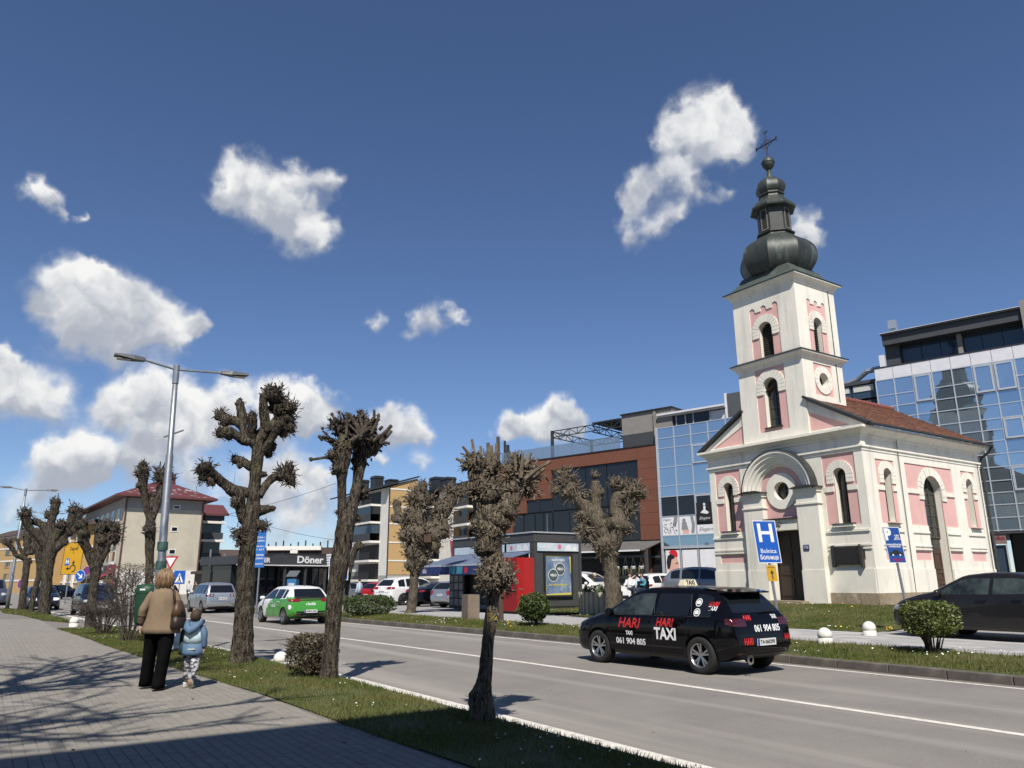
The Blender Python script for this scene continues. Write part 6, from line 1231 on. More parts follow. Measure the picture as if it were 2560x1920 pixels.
        nm.polygons.foreach_set('use_smooth',[True]*len(nm.polygons)); nm.set_sharp_from_angle(angle=R(32)); body.parent=s.t; s.body=body; s.hw=hw; s.wx=w_
        s.wheels(); s.glaze(); s.details()
    def ax(s,k): return .5
    def hit(s,mode,a,b):
        if mode=='L': o,d=Vector((a,3,b)),Vector((0,-1,0))
        elif mode=='R': o,d=Vector((a,-3,b)),Vector((0,1,0))
        elif mode=='B': o,d=Vector((-5,a,b)),Vector((1,0,0))
        elif mode=='F': o,d=Vector((5,a,b)),Vector((-1,0,0))
        else: o,d=Vector((a,b,4)),Vector((0,0,-1))
        h=s.bvh.ray_cast(o,d); 
        return (h[0],h[1]) if h[0] else (None,None)
    def panel(s,name,mode,poly,m,off=.004,par=None,nr=4,sub=3):
        P=[]
        for i in range(len(poly)):
            a,b=poly[i],poly[(i+1)%len(poly)]
            for k in range(sub): t=k/sub; P.append((a[0]+(b[0]-a[0])*t,a[1]+(b[1]-a[1])*t))
        cx=sum(p[0] for p in P)/len(P); cy=sum(p[1] for p in P)/len(P); V=[]; last=None
        for r in range(nr):
            k=1-r/nr
            for x,y in P:
                h,n=s.hit(mode,cx+(x-cx)*k,cy+(y-cy)*k)
                if h is None: h=last or Vector((0,0,.5))
                else: h=h+n*off; last=h
                V.append(h)
        h,n=s.hit(mode,cx,cy); V.append(h+n*off if h else last); m_=len(P); F_=[]
        for r in range(nr-1):
            for i in range(m_): a=r*m_+i; b=r*m_+(i+1)%m_; F_.append((a,b,b+m_,a+m_))
        for i in range(m_): F_.append(((nr-1)*m_+i,(nr-1)*m_+(i+1)%m_,nr*m_))
        b=MB(); b.add(V,F_); return b.build(name,m,par or s.t,True)
    def line(s,mode,pts,m=None,r=.005,name='seam',off=.0):
        V=[]
        for i in range(len(pts)-1):
            for k in range(8):
                t=k/8; h,n=s.hit(mode,pts[i][0]+(pts[i+1][0]-pts[i][0])*t,pts[i][1]+(pts[i+1][1]-pts[i][1])*t)
                if h: V.append(h+n*off)
        h,n=s.hit(mode,*pts[-1]); 
        if h: V.append(h+n*off)
        if len(V)<2: return
        b=MB(); b.tube(V,r,4); return b.build(name,m or M_black,s.t,fix=False)
    def text(s,mode,body,size,ac,zc,m,bold=0,shear=0,w=None,name='lettering'):
        tb=text_mb(body,size,bold,shear,'CENTER',0,w); sg={'L':-1,'R':1,'B':-1,'F':1}[mode]; V=[]
        for v in tb.v:
            h,n=s.hit(mode,ac+sg*v.x,zc+v.y); V.append(h+n*.006 if h else Vector((0,0,.6)))
        tb.v=V; return tb.build(name,m,s.t,fix=False)
    def wheels(s,m=None,n=5):
        me1=None
        for ax in (s.xr,s.xf):
            for sg in (1,-1):
                r=s.wr; b=MB(); pr=[(r*.64,.10),(r*.70,.112),(r*.90,.112),(r*.975,.095),(r,.06),(r,-.06),(r*.975,-.095),(r*.9,-.105),(r*.6,-.1)]
                b.lathe([(a,c) for a,c in pr],28); b.v=[Vector((v.x,v.z,v.y)) for v in b.v]
                o=b.build('wheel',M_tyre,s.t,True); o.location=(ax,sg*(s.hw-.125),r); o.rotation_euler=(0,0,0 if sg>0 else math.pi)
                q=MB(); q.lathe([(r*.67,.098),(r*.655,.108),(r*.60,.09),(r*.58,.0)],28); q.lathe([(r*.11,.055),(r*.13,.075),(r*.05,.08),(0.,.08)],12)
                for i in range(n):
                    for d in (-.13,.13):
                        a=2*math.pi*i/n+.3+d; p0=Vector((math.cos(a)*r*.09,math.sin(a)*r*.09,.062)); a2=2*math.pi*i/n+.3+d*1.35; p1=Vector((math.cos(a2)*r*.63,math.sin(a2)*r*.63,.085)); q.bar(p0,p1,r*.095,.03)
                q.v=[Vector((v.x,v.z,v.y)) for v in q.v]; rim=q.build('rim',m or s.K.get('rim',M_rim),o); dk_=MB(); dk_.lathe([(r*.6,.02),(0,.02)],20); dk_.v=[Vector((v.x,v.z,v.y)) for v in dk_.v]; dk_.build('brake_disc',M_rimd if 0 else M_well,o)
    def glaze(s):
        for sd in 'LR':
            for a,c in s.K['win']:
                N_=9; bot=[];top=[]
                for i in range(N_+1):
                    x=a+(c-a)*i/N_; zb_=s.B(x)+.025; zt=min(s.T(x)-.105,s.H-.135)
                    if zt>zb_+.015: bot.append((x-s.L/2,zb_)); top.append((x-s.L/2,zt))
                if len(bot)>2: s.panel('side_window',sd,bot+top[::-1],s.glass,.006,sub=4,nr=6)
        z0,z1,hw_=s.K['rw']
        s.panel('rear_window','B',[(-hw_-.04,z0),(hw_+.04,z0),(hw_-.06,z1-.01),(hw_-.14,z1),(-hw_+.14,z1),(-hw_+.06,z1-.01)],s.glass,.005)
        # windscreen: between bonnet and roof, seen from the front
        T=s.K['T']; i=[k for k,(x,z) in enumerate(T) if x>s.L*.5 and z<s.H-.25][0]; zc=T[i][1]; 
        s.panel('windscreen','F',[(-.66,zc+.02),(.66,zc+.02),(.56,s.H-.11),(-.56,s.H-.11)],s.glass,.005)
        s.cowl=T[i][0]-s.L/2
    def details(s):
        h=s.L/2; K=s.K; w=K['win']
        for sd in 'LR':
            xs=[w[-1][0]-.04-h]; zt=s.H-.12
            b0=w[-1][0]-.04-h; f0=s.xf-s.wr-.12 if 0 else s.xf-.40; r0=w[1][0]-.05-h if len(w)>2 else w[0][0]-.05-h
            s.line(sd,[(b0,.30),(b0+.01,s.B(b0+h)-.02)]); s.line(sd,[(f0+.06,.32),(f0+.02,.62),(f0+.04,s.B(f0+h)-.03)]); s.line(sd,[(max(r0,s.xr+.18)+.18,.34),(max(r0,s.xr+.1)+.1,.62),(r0+.03,s.B(r0+h)-.02)]); s.line(sd,[(b0-.75,.27),(f0,.27)],r=.004)
            for xh in (b0+.20,r0+.28 if r0+.5<b0 else r0+.22):
                p,n=s.hit(sd,xh,s.B(xh+h)-.10)
                if p: b=MB(); b.bar(p+n*.018+Vector((-.10,0,0)),p+n*.018+Vector((.10,0,0)),.03,.026); b.build('door_handle',s.paint,s.t)
            sg=1 if sd=='L' else -1; p,n=s.hit(sd,s.cowl-.28,s.B(s.cowl+h-.28)+.04)
            if p:
                b=MB(); c=p+Vector((0,sg*.13,.03)); b.lathe([(.0,-.075),(.07,-.06),(.095,.0),(.07,.065),(0,.075)],10); b.v=[Vector((v.x*.75,v.y*1.25,v.z))+c for v in b.v]; o=b.build('wing_mirror',s.paint,s.t,True)
                b=MB(); b.bar(p-Vector((0,sg*.02,.02)),c,.05,.03); b.build('mirror_stalk',M_black,o)
        # lamps
        tl=K.get('tl',None)
    def lamp(s,mode,poly,m,name): return s.panel(name,mode,poly,m,.007)
    def plate(s,mode,zc,txt,ac=0.,w=.52):
        p,n=s.hit(mode,ac,zc); sg=-1 if mode=='B' else 1
        b=MB(); b.box((-.012,-w/2,-.057),(.0,w/2,.057)); o=b.build('number_plate',M_plate,s.t); o.location=(p.x+sg*.014 if mode=='F' else p.x-.008,ac,zc)
        b=MB(); b.box((-.015,w/2-.055,-.055) if mode=='B' else (.0,-w/2,-.055),(-.0125,w/2-.002,.055) if mode=='B' else (.003,-w/2+.055,.055)); b.build('plate_band',M_pblu,o)
        M=frame_xz((-.016,-.02,0),(0,-1,0),(-1,0,0)) if mode=='B' else frame_xz((.004,.02,0),(0,1,0),(1,0,0))
        letters(txt,.085,M_black,o,M,.002,0,.0,wfit=w-.11); return o
    def tails(s,m,z0,z1,y0,y1,wrap=.22):
        for sg in (1,-1): 
            a,b=sorted((sg*y0,sg*y1)); s.panel('tail_lamp','B',[(a,z0+.01),(b,z0+.01),(b,z1),(a,z1)],m,.008,sub=4)
            s.panel('tail_lamp','L' if sg>0 else 'R',[(-s.L/2+.03,z0+.01),(-s.L/2+wrap,z0+.05),(-s.L/2+wrap*1.1,z1-.01),(-s.L/2+.06,z1)],m,.008)
    def heads(s,z0,z1,y0,y1,m=None,grille=(.42,.58,.42)):
        for sg in (1,-1):
            a,b=sorted((sg*y0,sg*y1)); s.panel('headlight','F',[(a,z0),(b,z0),(b,z1),(a,z1-.02)] if sg<0 else [(a,z0),(b,z0),(b,z1-.02),(a,z1)],m or M_lampw,.008,sub=4)
        z0,z1,w=grille; s.panel('grille','F',[(-w,z0),(w,z0),(w,z1),(-w,z1)],M_black,.006); s.panel('air_intake','F',[(-w,.26),(w,.26),(w,.36),(-w,.36)],M_black,.006)
    def put(s,wheel,pt,rot):
        x=s.xr if wheel[0]=='r' else s.xf; y=(s.hw-.125)*(1 if wheel[1]=='l' else -1); c,n=math.cos(rot),math.sin(rot)
        s.t.location=(pt[0]-(x*c-y*n),pt[1]-(x*n+y*c),pt[2]); s.t.rotation_euler=(0,0,rot); return s
    def rear_trim(s,z0=.26,z1=.42,w=.62): s.panel('bumper_insert','B',[(-w,z0),(w,z0),(w+.02,z1),(-w-.02,z1)],M_black,.006)
    def wiper(s,z):
        p,n=s.hit('B',0,z); q,n2=s.hit('B',-.42,z+.02)
        if p and q: b=MB(); b.bar(p+n*.03,q+n2*.02,.018,.02); b.build('rear_wiper',M_black,s.t)
R180=math.pi
# the black taxi
c=Car('taxi_car','black hatchback taxi with red and white lettering driving past the church','hatch',P_blk,group=None,glass=M_cgl); c.put('rl',(-9.83,10.66,0),R(182.6))
h=c.L/2
b=MB(); b.add([(-h+.24,-.55,1.385),(-h+.24,.55,1.385),(-h+.80,.62,1.455),(-h+.80,-.62,1.455),(-h+.26,-.55,1.36),(-h+.26,.55,1.36),(-h+.62,.60,1.36),(-h+.62,-.60,1.36)],[(0,1,2,3),(0,4,5,1),(4,7,6,5),(0,3,7,4),(1,5,6,2)]); b.build('roof_spoiler',P_blk,c.t)
c.tails(M_taild,.80,.94,.46,.80,.20); c.rear_trim(.24,.36,.6); c.plate('B',.545,'TA·060290',.0); c.wiper(1.02); c.line('B',[(-.72,.66),(.72,.66)],r=.009); c.line('B',[(-.62,.64),(-.60,.97)],r=.004); c.line('B',[(.62,.64),(.60,.97)],r=.004)
c.heads(.60,.74,.50,.80)
for o in c.t.children:
    if o.name.startswith('side_window') and max(v.co.x for v in o.data.vertices)>.8: o.data.materials[0]=M_cgl2  # front side windows take the glass with painted-in reflection
for sd in 'LR':
    for xa,xb in ((1.82,1.80),(.93,.90)): c.line(sd,[(xa-h-.02,.98),(xb-h+.10,1.33)],M_rimd,.006,'window_trim',.008)
    c.line(sd,[(.52-h,.965),(3.0-h,.935)],M_rimd,.005,'window_trim',.008)
xf=c.xf
c.text('L','HARI',.25,xf-.88,.79,M_txr,.005,.28,w=.60); c.text('L','TAXI',.10,xf-.90,.61,M_txw,.004,w=.18); c.text('L','061 904 805',.15,xf-.93,.46,M_txw,.004,w=.78)
c.text('L','HARI',.20,xf-1.80,.83,M_txr,.006,.28,w=.44); c.text('L','TAXI',.28,xf-1.82,.63,M_txw,.010,w=.53)
c.text('L','HARI',.11,-h+.50,1.17,M_txr,.003,.28,w=.22); c.text('L','TAXI',.10,-h+.50,1.10,M_txw,.003,.28,w=.18)
c.text('R','HARI',.27,xf-.88,.79,M_txr,.008,.28,w=.62); c.text('R','TAXI',.30,xf-1.82,.63,M_txw,.014,w=.56)
for zc in (1.20,1.03):
    p=arc(-h+.80,zc,.070,0,360,18)[:-1]; c.panel('sticker','L',[(x,z) for x,z in p],M_txw,.008,sub=1); c.panel('sticker','L',[(-h+.80+(x+h-.80)*.78,zc+(z-zc)*.78) for x,z in p],M_black,.010,sub=1); c.panel('sticker','L',[(-h+.76,zc-.03),(-h+.84,zc-.03),(-h+.84,zc+.02),(-h+.80,zc+.04),(-h+.76,zc+.02)],M_txw,.012,sub=1)
c.text('B','061 904 805',.155,-.10,.765,M_txw,.004,w=.72); c.text('B','HARI',.11,.38,.945,M_txr,.003,.2,w=.20); c.text('B','TAXI',.09,-.38,.95,M_txw,.003,.1,w=.15); c.text('B','HARI',.15,.48,.56,M_txr,.005,.1,w=.25); c.text('B','HARI',.13,-.66,.60,M_txr,.004,.1,w=.22); c.text('B','@haritaxi',.06,.60,.37,M_taild,.001,.2,w=.24)
b=MB(); b.lathe([(.075,0),(.085,.0),(.08,.012),(.045,.012)],16); e=b.build('tailpipe',M_chr,c.t); e.rotation_euler=(0,-R(90),0); e.location=(-h+.02,.45,.27)
# roof sign
b=MB(); b.add([(-.09,-.24,0),(.09,-.24,0),(.09,.24,0),(-.09,.24,0),(-.055,-.20,.13),(.055,-.20,.13),(.055,.20,.13),(-.055,.20,.13)],[(4,5,6,7),(0,1,5,4),(1,2,6,5),(2,3,7,6),(3,0,4,7)]); s_=b.build('roof_sign',mat('cream_plastic',(.66,.60,.42),rough=.4),c.t); s_.location=(-.42,0,1.488); s_.scale=(.85,.82,.85)
letters('TAXI',.13,M_black,s_,frame_xz((-.078,0,.062),(0,-1,0),Vector((-.13,0,.035))),.005,0,.001); letters('TAXI',.13,M_black,s_,frame_xz((.078,0,.062),(0,1,0),Vector((.13,0,.035))),.005,0,.001)
# green and white hatchback
def gfn(p): return (p.x<.30-.35*(p.z-.6)+.25*math.sin(p.z*4)-.05 and p.z<1.0 and p.z>.30) or (p.x<-1.55 and p.z<1.03 and p.z>.25)
c=Car('hatchback_car','white and green delivery hatchback driving between the two tall pollarded trees','small',P_wht,paint2=P_grn,fn=gfn); c.put('rl',(-30.37,9.86,0),R(182.5)); h=c.L/2
c.tails(M_tail,.84,.96,.42,.80,.30); c.panel('light_bar','B',[(-.44,.895),(.44,.895),(.44,.935),(-.44,.935)],M_taild,.007); c.rear_trim(.24,.50,.56); c.plate('B',.50,'A58·A·962'); c.panel('hatch_trim','B',[(-.62,.96),(.62,.96),(.60,1.04),(-.60,1.04)],M_black,.006); c.wiper(1.04); c.text('B','a boršak',.15,.0,.77,M_txw,.003,w=.40); c.text('L','a boršak',.20,-.30,.70,M_txw,.004,w=.48); c.heads(.58,.72,.48,.78)
p=arc(-h+.14,.66,.09,0,360,14)[:-1]; c.panel('sticker','L',p,M_txw,.008,sub=1); c.panel('reflector','B',[(.40,.34),(.66,.36),(.66,.40),(.40,.38)],M_tail,.008); c.panel('reflector','B',[(-.66,.36),(-.40,.34),(-.40,.38),(-.66,.40)],M_tail,.008)
b=MB(); b.lathe([(.03,0),(.02,.05),(0,.06)],8,(-h+.8,0,1.44)); b.build('aerial_fin',M_black,c.t)
# silver people carrier
c=Car('people_carrier','silver people carrier seen from behind with a reflective rear window','mpv',P_sil); c.put('rl',(-44.4,9.92,0),R(182)); h=c.L/2
for sg in (1,-1):
    c.panel('tail_lamp','B',[(y,z) for y,z in ((sg*.42,.86),(sg*.78,.86),(sg*.76,1.0),(sg*.42,1.0))][::sg],M_taild,.008)
    for yy in (.52,.68): c.panel('lamp_ring','B',arc(sg*yy,.93,.055,0,360,14)[:-1],M_lampw,.012,sub=1); c.panel('lamp_ring','B',arc(sg*yy,.93,.032,0,360,14)[:-1],M_tail,.016,sub=1)
c.tails(M_taild,.87,.99,.76,.80,.16); c.plate('B',.76,'E51·M·278'); c.rear_trim(.24,.36,.66); c.line('B',[(-.74,.62),(.74,.62)],P_gry,.012); c.wiper(1.08); c.heads(.62,.76,.50,.78)
for y in (.58,-.58): b=MB(); b.tube([(-h+.7,y,1.56),(-h+1.0,y,1.625),(-h+2.2,y,1.62),(-h+2.5,y,1.55)],.015,6); b.build('roof_rail',M_black,c.t)
# oncoming cars on the near lane
c=Car('taxi_car','dark compact van taxi with a white roof sign waiting behind the left trees','mpv',P_navy); c.put('fr',(-45.15,4.30,0),R(3)); c.heads(.66,.80,.50,.80); c.plate('F',.44,'J27·T·510'); b=MB(); b.box((-.08,-.22,1.60),(.08,.22,1.74)); o=b.build('roof_sign',M_txw,c.t); letters('TAXI',.11,M_black,o,frame_xz((.082,0,1.67),(0,1,0),(1,0,0)),.004)
c=Car('sedan_car','dark navy saloon with bright headlights facing us between the left trunks','sedan',P_navy); c.put('fl',(-56.8,4.0,0),R(4)); c.heads(.58,.74,.44,.82,mat('lamp_bright',(.8,.8,.78),rough=.2)); c.plate('F',.42,'M14·K·903')
c=Car('pickup_van','slate blue van cut by the left edge of the picture','van',P_blu); c.put('fl',(-71.2,1.5,0),R(3)); c.heads(.74,.92,.52,.84); c.plate('F',.5,'K05·A·331')
c=Car('parked_car','small black car parked side on beyond the yellow direction sign','sedan',P_blk); c.put('rr',(-95,5.5,0),R(20))
# the parked row across the road
c=Car('parked_suv','white sport utility car parked with its tail to the road','suv',P_wht); c.put('rr',(-44.42,21.7,.12),R(103)); c.K['rim']=M_rimd; c.tails(M_tail,.98,1.14,.44,.86,.30); c.plate('B',.86,'O19·E·447'); c.rear_trim(.30,.52,.74); c.line('B',[(-.8,.80),(.8,.80)],r=.008); c.panel('sill_trim','R',[(-1.6,.30),(1.6,.30),(1.6,.42),(-1.6,.42)],M_black,.005); c.heads(.8,.95,.5,.85)
c=Car('parked_car','glossy black saloon parked between white sport utility and silver estate','sedan',P_blk); c.put('rr',(-41.2,22.2,.12),R(103)); c.tails(M_tail,.84,.96,.46,.82,.24); c.plate('B',.70,'A73·J·120'); c.heads(.6,.74,.46,.8)
c=Car('parked_car','silver estate parked beside the newsstand of the kiosk','estate',P_sil); c.put('rr',(-38.2,22.35,.13),R(103)); c.tails(M_tail,.70,.95,.58,.80,.14); c.plate('B',.72,'T40·O·615'); c.rear_trim(.26,.36,.6); c.heads(.6,.74,.46,.8)
c=Car('parked_car','bright red small car behind the low bush, left of the white one','small',P_red); c.put('rr',(-47.7,21.7,.12),R(103)); c.tails(M_taild,.80,.98,.60,.80,.16); c.plate('B',.62,'E87·K·052'); c.heads(.6,.74,.46,.8)
c=Car('parked_car','dark car half hidden between the green hatchback and the leaning tree','hatch',P_gry); c.put('rr',(-56.0,22.0,.12),R(100)); c.tails(M_tail,.80,.94,.48,.80); c.plate('B',.58,'K61·T·204'); c.heads(.6,.74,.46,.8)
q=rz(1490,38.5,.28); c=Car('parked_car','white car standing side on behind the dark kiosk','suv',P_wht); c.put('fr',(q.x,q.y,.285),R(15)); c.heads(.8,.95,.5,.85); c.tails(M_tail,.98,1.14,.44,.86)
q=rz(1655,44,.45); c=Car('parked_car','white estate parked in front of the shop posters, behind the taxi roof','estate',P_wht); c.t.location=q; c.t.rotation_euler=(0,0,R(99)); c.tails(M_tail,.78,.92,.46,.82,.22); c.plate('B',.62,'M70·K·118'); c.wiper(1.03); c.heads(.6,.74,.46,.8)
q=rz(1772,41.5,.5); c=Car('parked_suv','blue grey crossover beside the left corner of the church','suv',P_gry); c.t.location=q; c.t.rotation_euler=(0,0,R(22)); c.tails(M_tail,1.0,1.14,.5,.9,.25); c.heads(.8,.95,.5,.85)
# car cut by the right edge
c=Car('parked_car','dark graphite saloon cut by the right edge, nose beside the parking sign','sedan',P_brn,glass=M_cgl2); q=gp(2262,1586,.28); c.put('fl',(-9.85,18.15,.28),R(178)); c.heads(.60,.74,.44,.82)
q=rz(2600,27,.45); c=Car('parked_van','white van showing only a corner at the right edge','van',P_wht,'van'); c.t.location=(q.x+1.5,q.y+2,.45); c.t.rotation_euler=(0,0,R(190))
# ------------------------------------------------------------------ street furniture
M_sb=mat('sign_blue',(.008,.085,.40),rough=.45); M_sy=mat('sign_yellow',(.52,.29,.012),(.47,.26,.012),2,.5); M_sw=mat('sign_white',(.68,.68,.67),rough=.45); M_sr=mat('sign_red',(.40,.015,.03),rough=.45); M_sk=mat('sign_black',(.02,.02,.022),rough=.5); M_pur=mat('sign_faded_red',(.22,.03,.09),rough=.5); M_sback=mat('sign_back',(.30,.31,.32),rough=.5,metal=.5)
def facing(p,tilt=0): return math.atan2(p.y,p.x)+math.pi   # local -y... angle so that local front (-y) looks at the photographer
def signpost(name,label,cat,base,rot,h,lean=(0,0),r=.033,grp=None):
    t=thing(name,label,cat,base,rot,grp); b=MB(); b.tube([(0,0,-.1),(lean[0]*h,lean[1]*h,h)],r,10); b.build('pole',M_steel,t); return t
def board(par,name,cx,z0,z1,w,m,lean=0,y=-.05,rim=.02):
    sh=lambda u,v,d:Vector((u+lean*v,d,v))
    b=MB(); b.plate(rect(cx-w/2,cx+w/2,z0,z1),[],y,y+.012,sh); o=b.build(name,M_sw if rim else m,par)
    if rim: c=MB(); c.plate(rect(cx-w/2+rim,cx+w/2-rim,z0+rim,z1-rim),[],y-.003,y-.0005,sh); c.build('face',m,o)
    return o
def put_text(par,txt,size,u,v,m,y,lean=0,bold=.0,w=None,shear=0):
    return letters(txt,size,m,par,Matrix.Translation((u+lean*v,y,v))@frame_xz((0,0,0),(1,0,0),(0,-1,0))@Matrix(((1,lean,0,0),(0,1,0,0),(0,0,1,0),(0,0,0,1))),bold,shear,.001,wfit=w)
def flat(par,pts,m,y,name='symbol',lean=0):
    b=MB(); b.plate(pts,[],y,y+.002,lambda u,v,d:Vector((u+lean*v,d,v))); return b.build(name,m,par)
# hospital sign
p=rz(1938,20.2,.28); vw=math.atan2(_fh.y,_fh.x)-math.pi/2
t=signpost('hospital_sign','blue sign with white H and the word Bolnica on a leaning pole','sign',p,vw+.12,2.7,(-.085,0))
l=-.085
o=board(t,'sign_board',0,1.72,2.80,.63,M_sb,l); put_text(o,'H',.66,0,2.46,M_sw,-.056,l,.012); put_text(o,'Bolnica',.155,0,2.02,M_sw,-.056,l,.001,w=.42); put_text(o,'Болница',.155,0,1.86,M_sw,-.056,l,.003,w=.48)
o=board(t,'small_board',.0,1.27,1.66,.25,M_sy,l,rim=0); put_text(o,'HITNA',.055,0,1.61,M_sk,-.053,l,w=.18); flat(o,[(-.014,1.31),(.014,1.31),(.014,1.46),(.05,1.46),(0,1.55),(-.05,1.46),(-.014,1.46)],M_sk,-.053,lean=l)
# parking sign
p=rz(2259,20.0,.30); t=signpost('parking_sign','blue parking board with white P and a small car, on a leaning pole','sign',p,vw+.28,2.35,(-.10,0))
l=-.12; o=board(t,'sign_board',.02,1.68,2.58,.52,mat('sign_blue_pale',(.015,.065,.26),rough=.45),l,rim=.015)
put_text(o,'P',.38,-.12,2.38,M_sw,-.056,l,.024); put_text(o,'SA VJEROM\nSVOJ DIO\nMJESTA ZA NAS',.046,.15,2.32,M_sw,-.056,l,.002,w=.20); put_text(o,'PARKIRAJ NEĆEŠ NIJE TEŠKO\nI NA DRUGOM DRUGU',.05,.02,2.11,M_sw,-.056,l,.002,w=.46); put_text(o,'NE ZAUSTAVLJAJ ME\nNASELJENA',.042,.03,1.75,mat('sign_magenta',(.30,.02,.10),rough=.5),-.056,l,.002,w=.38)
car=[(-.18,1.88),(.22,1.88),(.22,1.935),(.13,1.95),(.085,2.00),(-.05,2.00),(-.10,1.95),(-.18,1.935)]; flat(o,car,M_sk,-.057,lean=l)
for u in (-.09,.13): flat(o,arc(u,1.878,.025,0,360,10)[:-1],M_sw,-.059,lean=l)
# lamp posts
def lamp(label,px,py,top,k=1.0,arm=1.95):
    b_=gp(px,py,.12); t=thing('street_lamp',label,'street lamp',b_,0,'double armed street lamps'); D=(b_-CAM).dot(_f)
    v=Vector((b_.x,b_.y,0)).normalized(); q=pp(top[0],top[1],b_,v); H=q.z-.12; lean=Vector((q.x-b_.x,q.y-b_.y,0)); at=lambda z:lean*(z/H)+Vector((0,0,z))
    b=MB(); b.tube([at(-.1),at(1.9),at(1.95),at(4.2),at(4.25),at(H)],[.105,.10,.085,.078,.062,.055],14); b.build('pole',M_steel,t,True)
    b=MB(); b.tube([at(H-.35),at(H+.08)],.07,12); b.build('collar',M_steel,t)
    for s in (-1,1):
        e=at(H)+Vector((0,arm*(.50 if s>0 else -.34),.05 if s>0 else .10)); b=MB(); b.tube([at(H-.02),e],.028,8); b.build('arm',M_steel,t)
        c=e+Vector((0,s*.0,.0)); b=MB(); b.add([c+Vector((-.07,0,-.03)),c+Vector((.07,0,-.03)),c+Vector((.13,s*.22,-.04)),c+Vector((.12,s*.62,.01)),c+Vector((-.12,s*.62,.01)),c+Vector((-.13,s*.25,-.04)),c+Vector((-.06,0,.04)),c+Vector((.06,0,.04)),c+Vector((.11,s*.25,.06)),c+Vector((.10,s*.62,.05)),c+Vector((-.10,s*.62,.05)),c+Vector((-.11,s*.25,.06))],[(0,1,2,3,4,5),(11,10,9,8,7,6),(0,6,7,1),(1,7,8,2),(2,8,9,3),(3,9,10,4),(4,10,11,5),(5,11,6,0)]); o=b.build('lamp_head',mat('lamp_grey',(.10,.105,.11),rough=.5),t)
        b=MB(); b.box((c.x-.09,min(c.y+s*.30,c.y+s*.56),c.z-.055),(c.x+.09,max(c.y+s*.30,c.y+s*.56),c.z-.047)); b.build('lens',mat('lamp_lens',(.45,.45,.42),rough=.2),o)
    return t,at
t,at=lamp('tall grey double armed street lamp rising above the green litter bin',385,1640,(441,922))
for z,m in ((1.75,'a'),(2.15,'b')): b=MB(); b.tube([at(z),at(z+.18)],.108,14,False); b.build('sticker_band',mat('faded_green_band',(.03,.09,.075),(.06,.12,.105),9,.6),t)
b=MB(); b.tube([at(4.6)+Vector((0,-.15,0)),at(4.75)+Vector((0,.25,.05))],.02,5); b.build('bracket',M_steel,t)
b=MB(); b.add([at(1.35)+Vector((.106,-.08,0)),at(1.35)+Vector((.106,.08,0)),at(1.75)+Vector((.106,.08,0)),at(1.75)+Vector((.106,-.08,0))],[(0,1,2,3)]); 
lamp('farther double armed street lamp at the left edge of the picture',17,1525,(65,1225),arm=2.1)
lamp('most distant double armed street lamp, its heads showing above the left trees',100,1500,(113,1284),arm=2.1)
# litter bin on a post
p=gp(352,1606,.12); t=thing('litter_bin','dark green plastic litter bin beside the lamp post','bin',p,vw); M_bin=mat('bin_green',(.012,.055,.028),(.010,.045,.022),3,.5)
b=MB(); b.tube([(0,.22,-.05),(0,.22,1.5)],.03,8); b.build('post',M_steel,t)
b=MB(); b.lathe([(.0,.42),(.17,.43),(.23,.5),(.26,1.2),(.26,1.24)],20,sq=.8); b.build('body',M_bin,t,True); b=MB(); b.lathe([(.275,1.22),(.28,1.30),(.255,1.36),(.20,1.43),(.0,1.45)],20,sq=.8); b.build('lid',M_bin,t,True); b=MB(); b.box((-.07,-.225,1.29),(.07,-.20,1.33)); b.build('label_plate',M_sw,t)
# white stone bollards
M_bol=mat('white_painted_stone',(.68,.67,.62),(.58,.56,.50),7,.8,bump=.15,bsc=20)
def bollard(label,p,s=1.):
    t=thing('stone_bollard',label,'bollard',p,0,'white domed stone bollards'); b=MB(); b.lathe([(.15*s,-.05),(.15*s,.10*s),(.138*s,.105*s),(.138*s,.12*s),(.15*s,.13*s)]+[(.15*s*math.cos(R(a)),.17*s+.15*s*math.sin(R(a))) for a in range(0,91,10)],24); b.build('bollard',M_bol,t,True)
bollard('white domed stone bollard on the far pavement, nearer the kerb grass',gp(2064,1608,.27)); bollard('white domed stone bollard on the far pavement, nearer the church lawn',gp(2175,1588,.29))
bollard('white round stone at the tip of the left grass, by a tree foot',gp(184,1566,.12),1.0); bollard('white stone at the kerb half hidden behind the clipped bush',gp(700,1668,.0),.9); bollard('white stone at the kerb half hidden behind the woman',gp(428,1632,.05),1.5)
# yellow direction board
t=signpost('direction_sign','large yellow direction board with roundabout arrows and a blue H','sign',rz(166,62,0),vw-.3,4.6,r=.05)
cx=.12; o=board(t,'sign_board',cx,2.25,4.75,1.95,M_sy,.04,y=-.09,rim=0)
b=MB(); b.plate(rect(cx-.975,cx+.975,2.25,4.75),[rect(cx-.93,cx+.93,2.29,4.71)],-.094,-.091,lambda u,v,d:Vector((u+.04*v,d,v))); b.build('border',M_sk,o)
put_text(o,'Zagreb',.34,cx,4.25,M_sk,-.096,.04,.004,w=.82); put_text(o,'(B)',.2,cx,3.93,mat('sign_faint',(.30,.18,.02),rough=.5),-.096,.04)
f=flat(o,rect(cx-.68,cx-.24,2.95,3.50),M_sb,-.096,'pictogram',.04); put_text(o,'H',.44,cx-.46,3.24,M_sw,-.100,.04,.02)
ring_=arc(cx+.17,2.72,.30,-100,190,24)+arc(cx+.17,2.72,.21,190,-100,24); flat(o,ring_,M_sk,-.096,lean=.04)
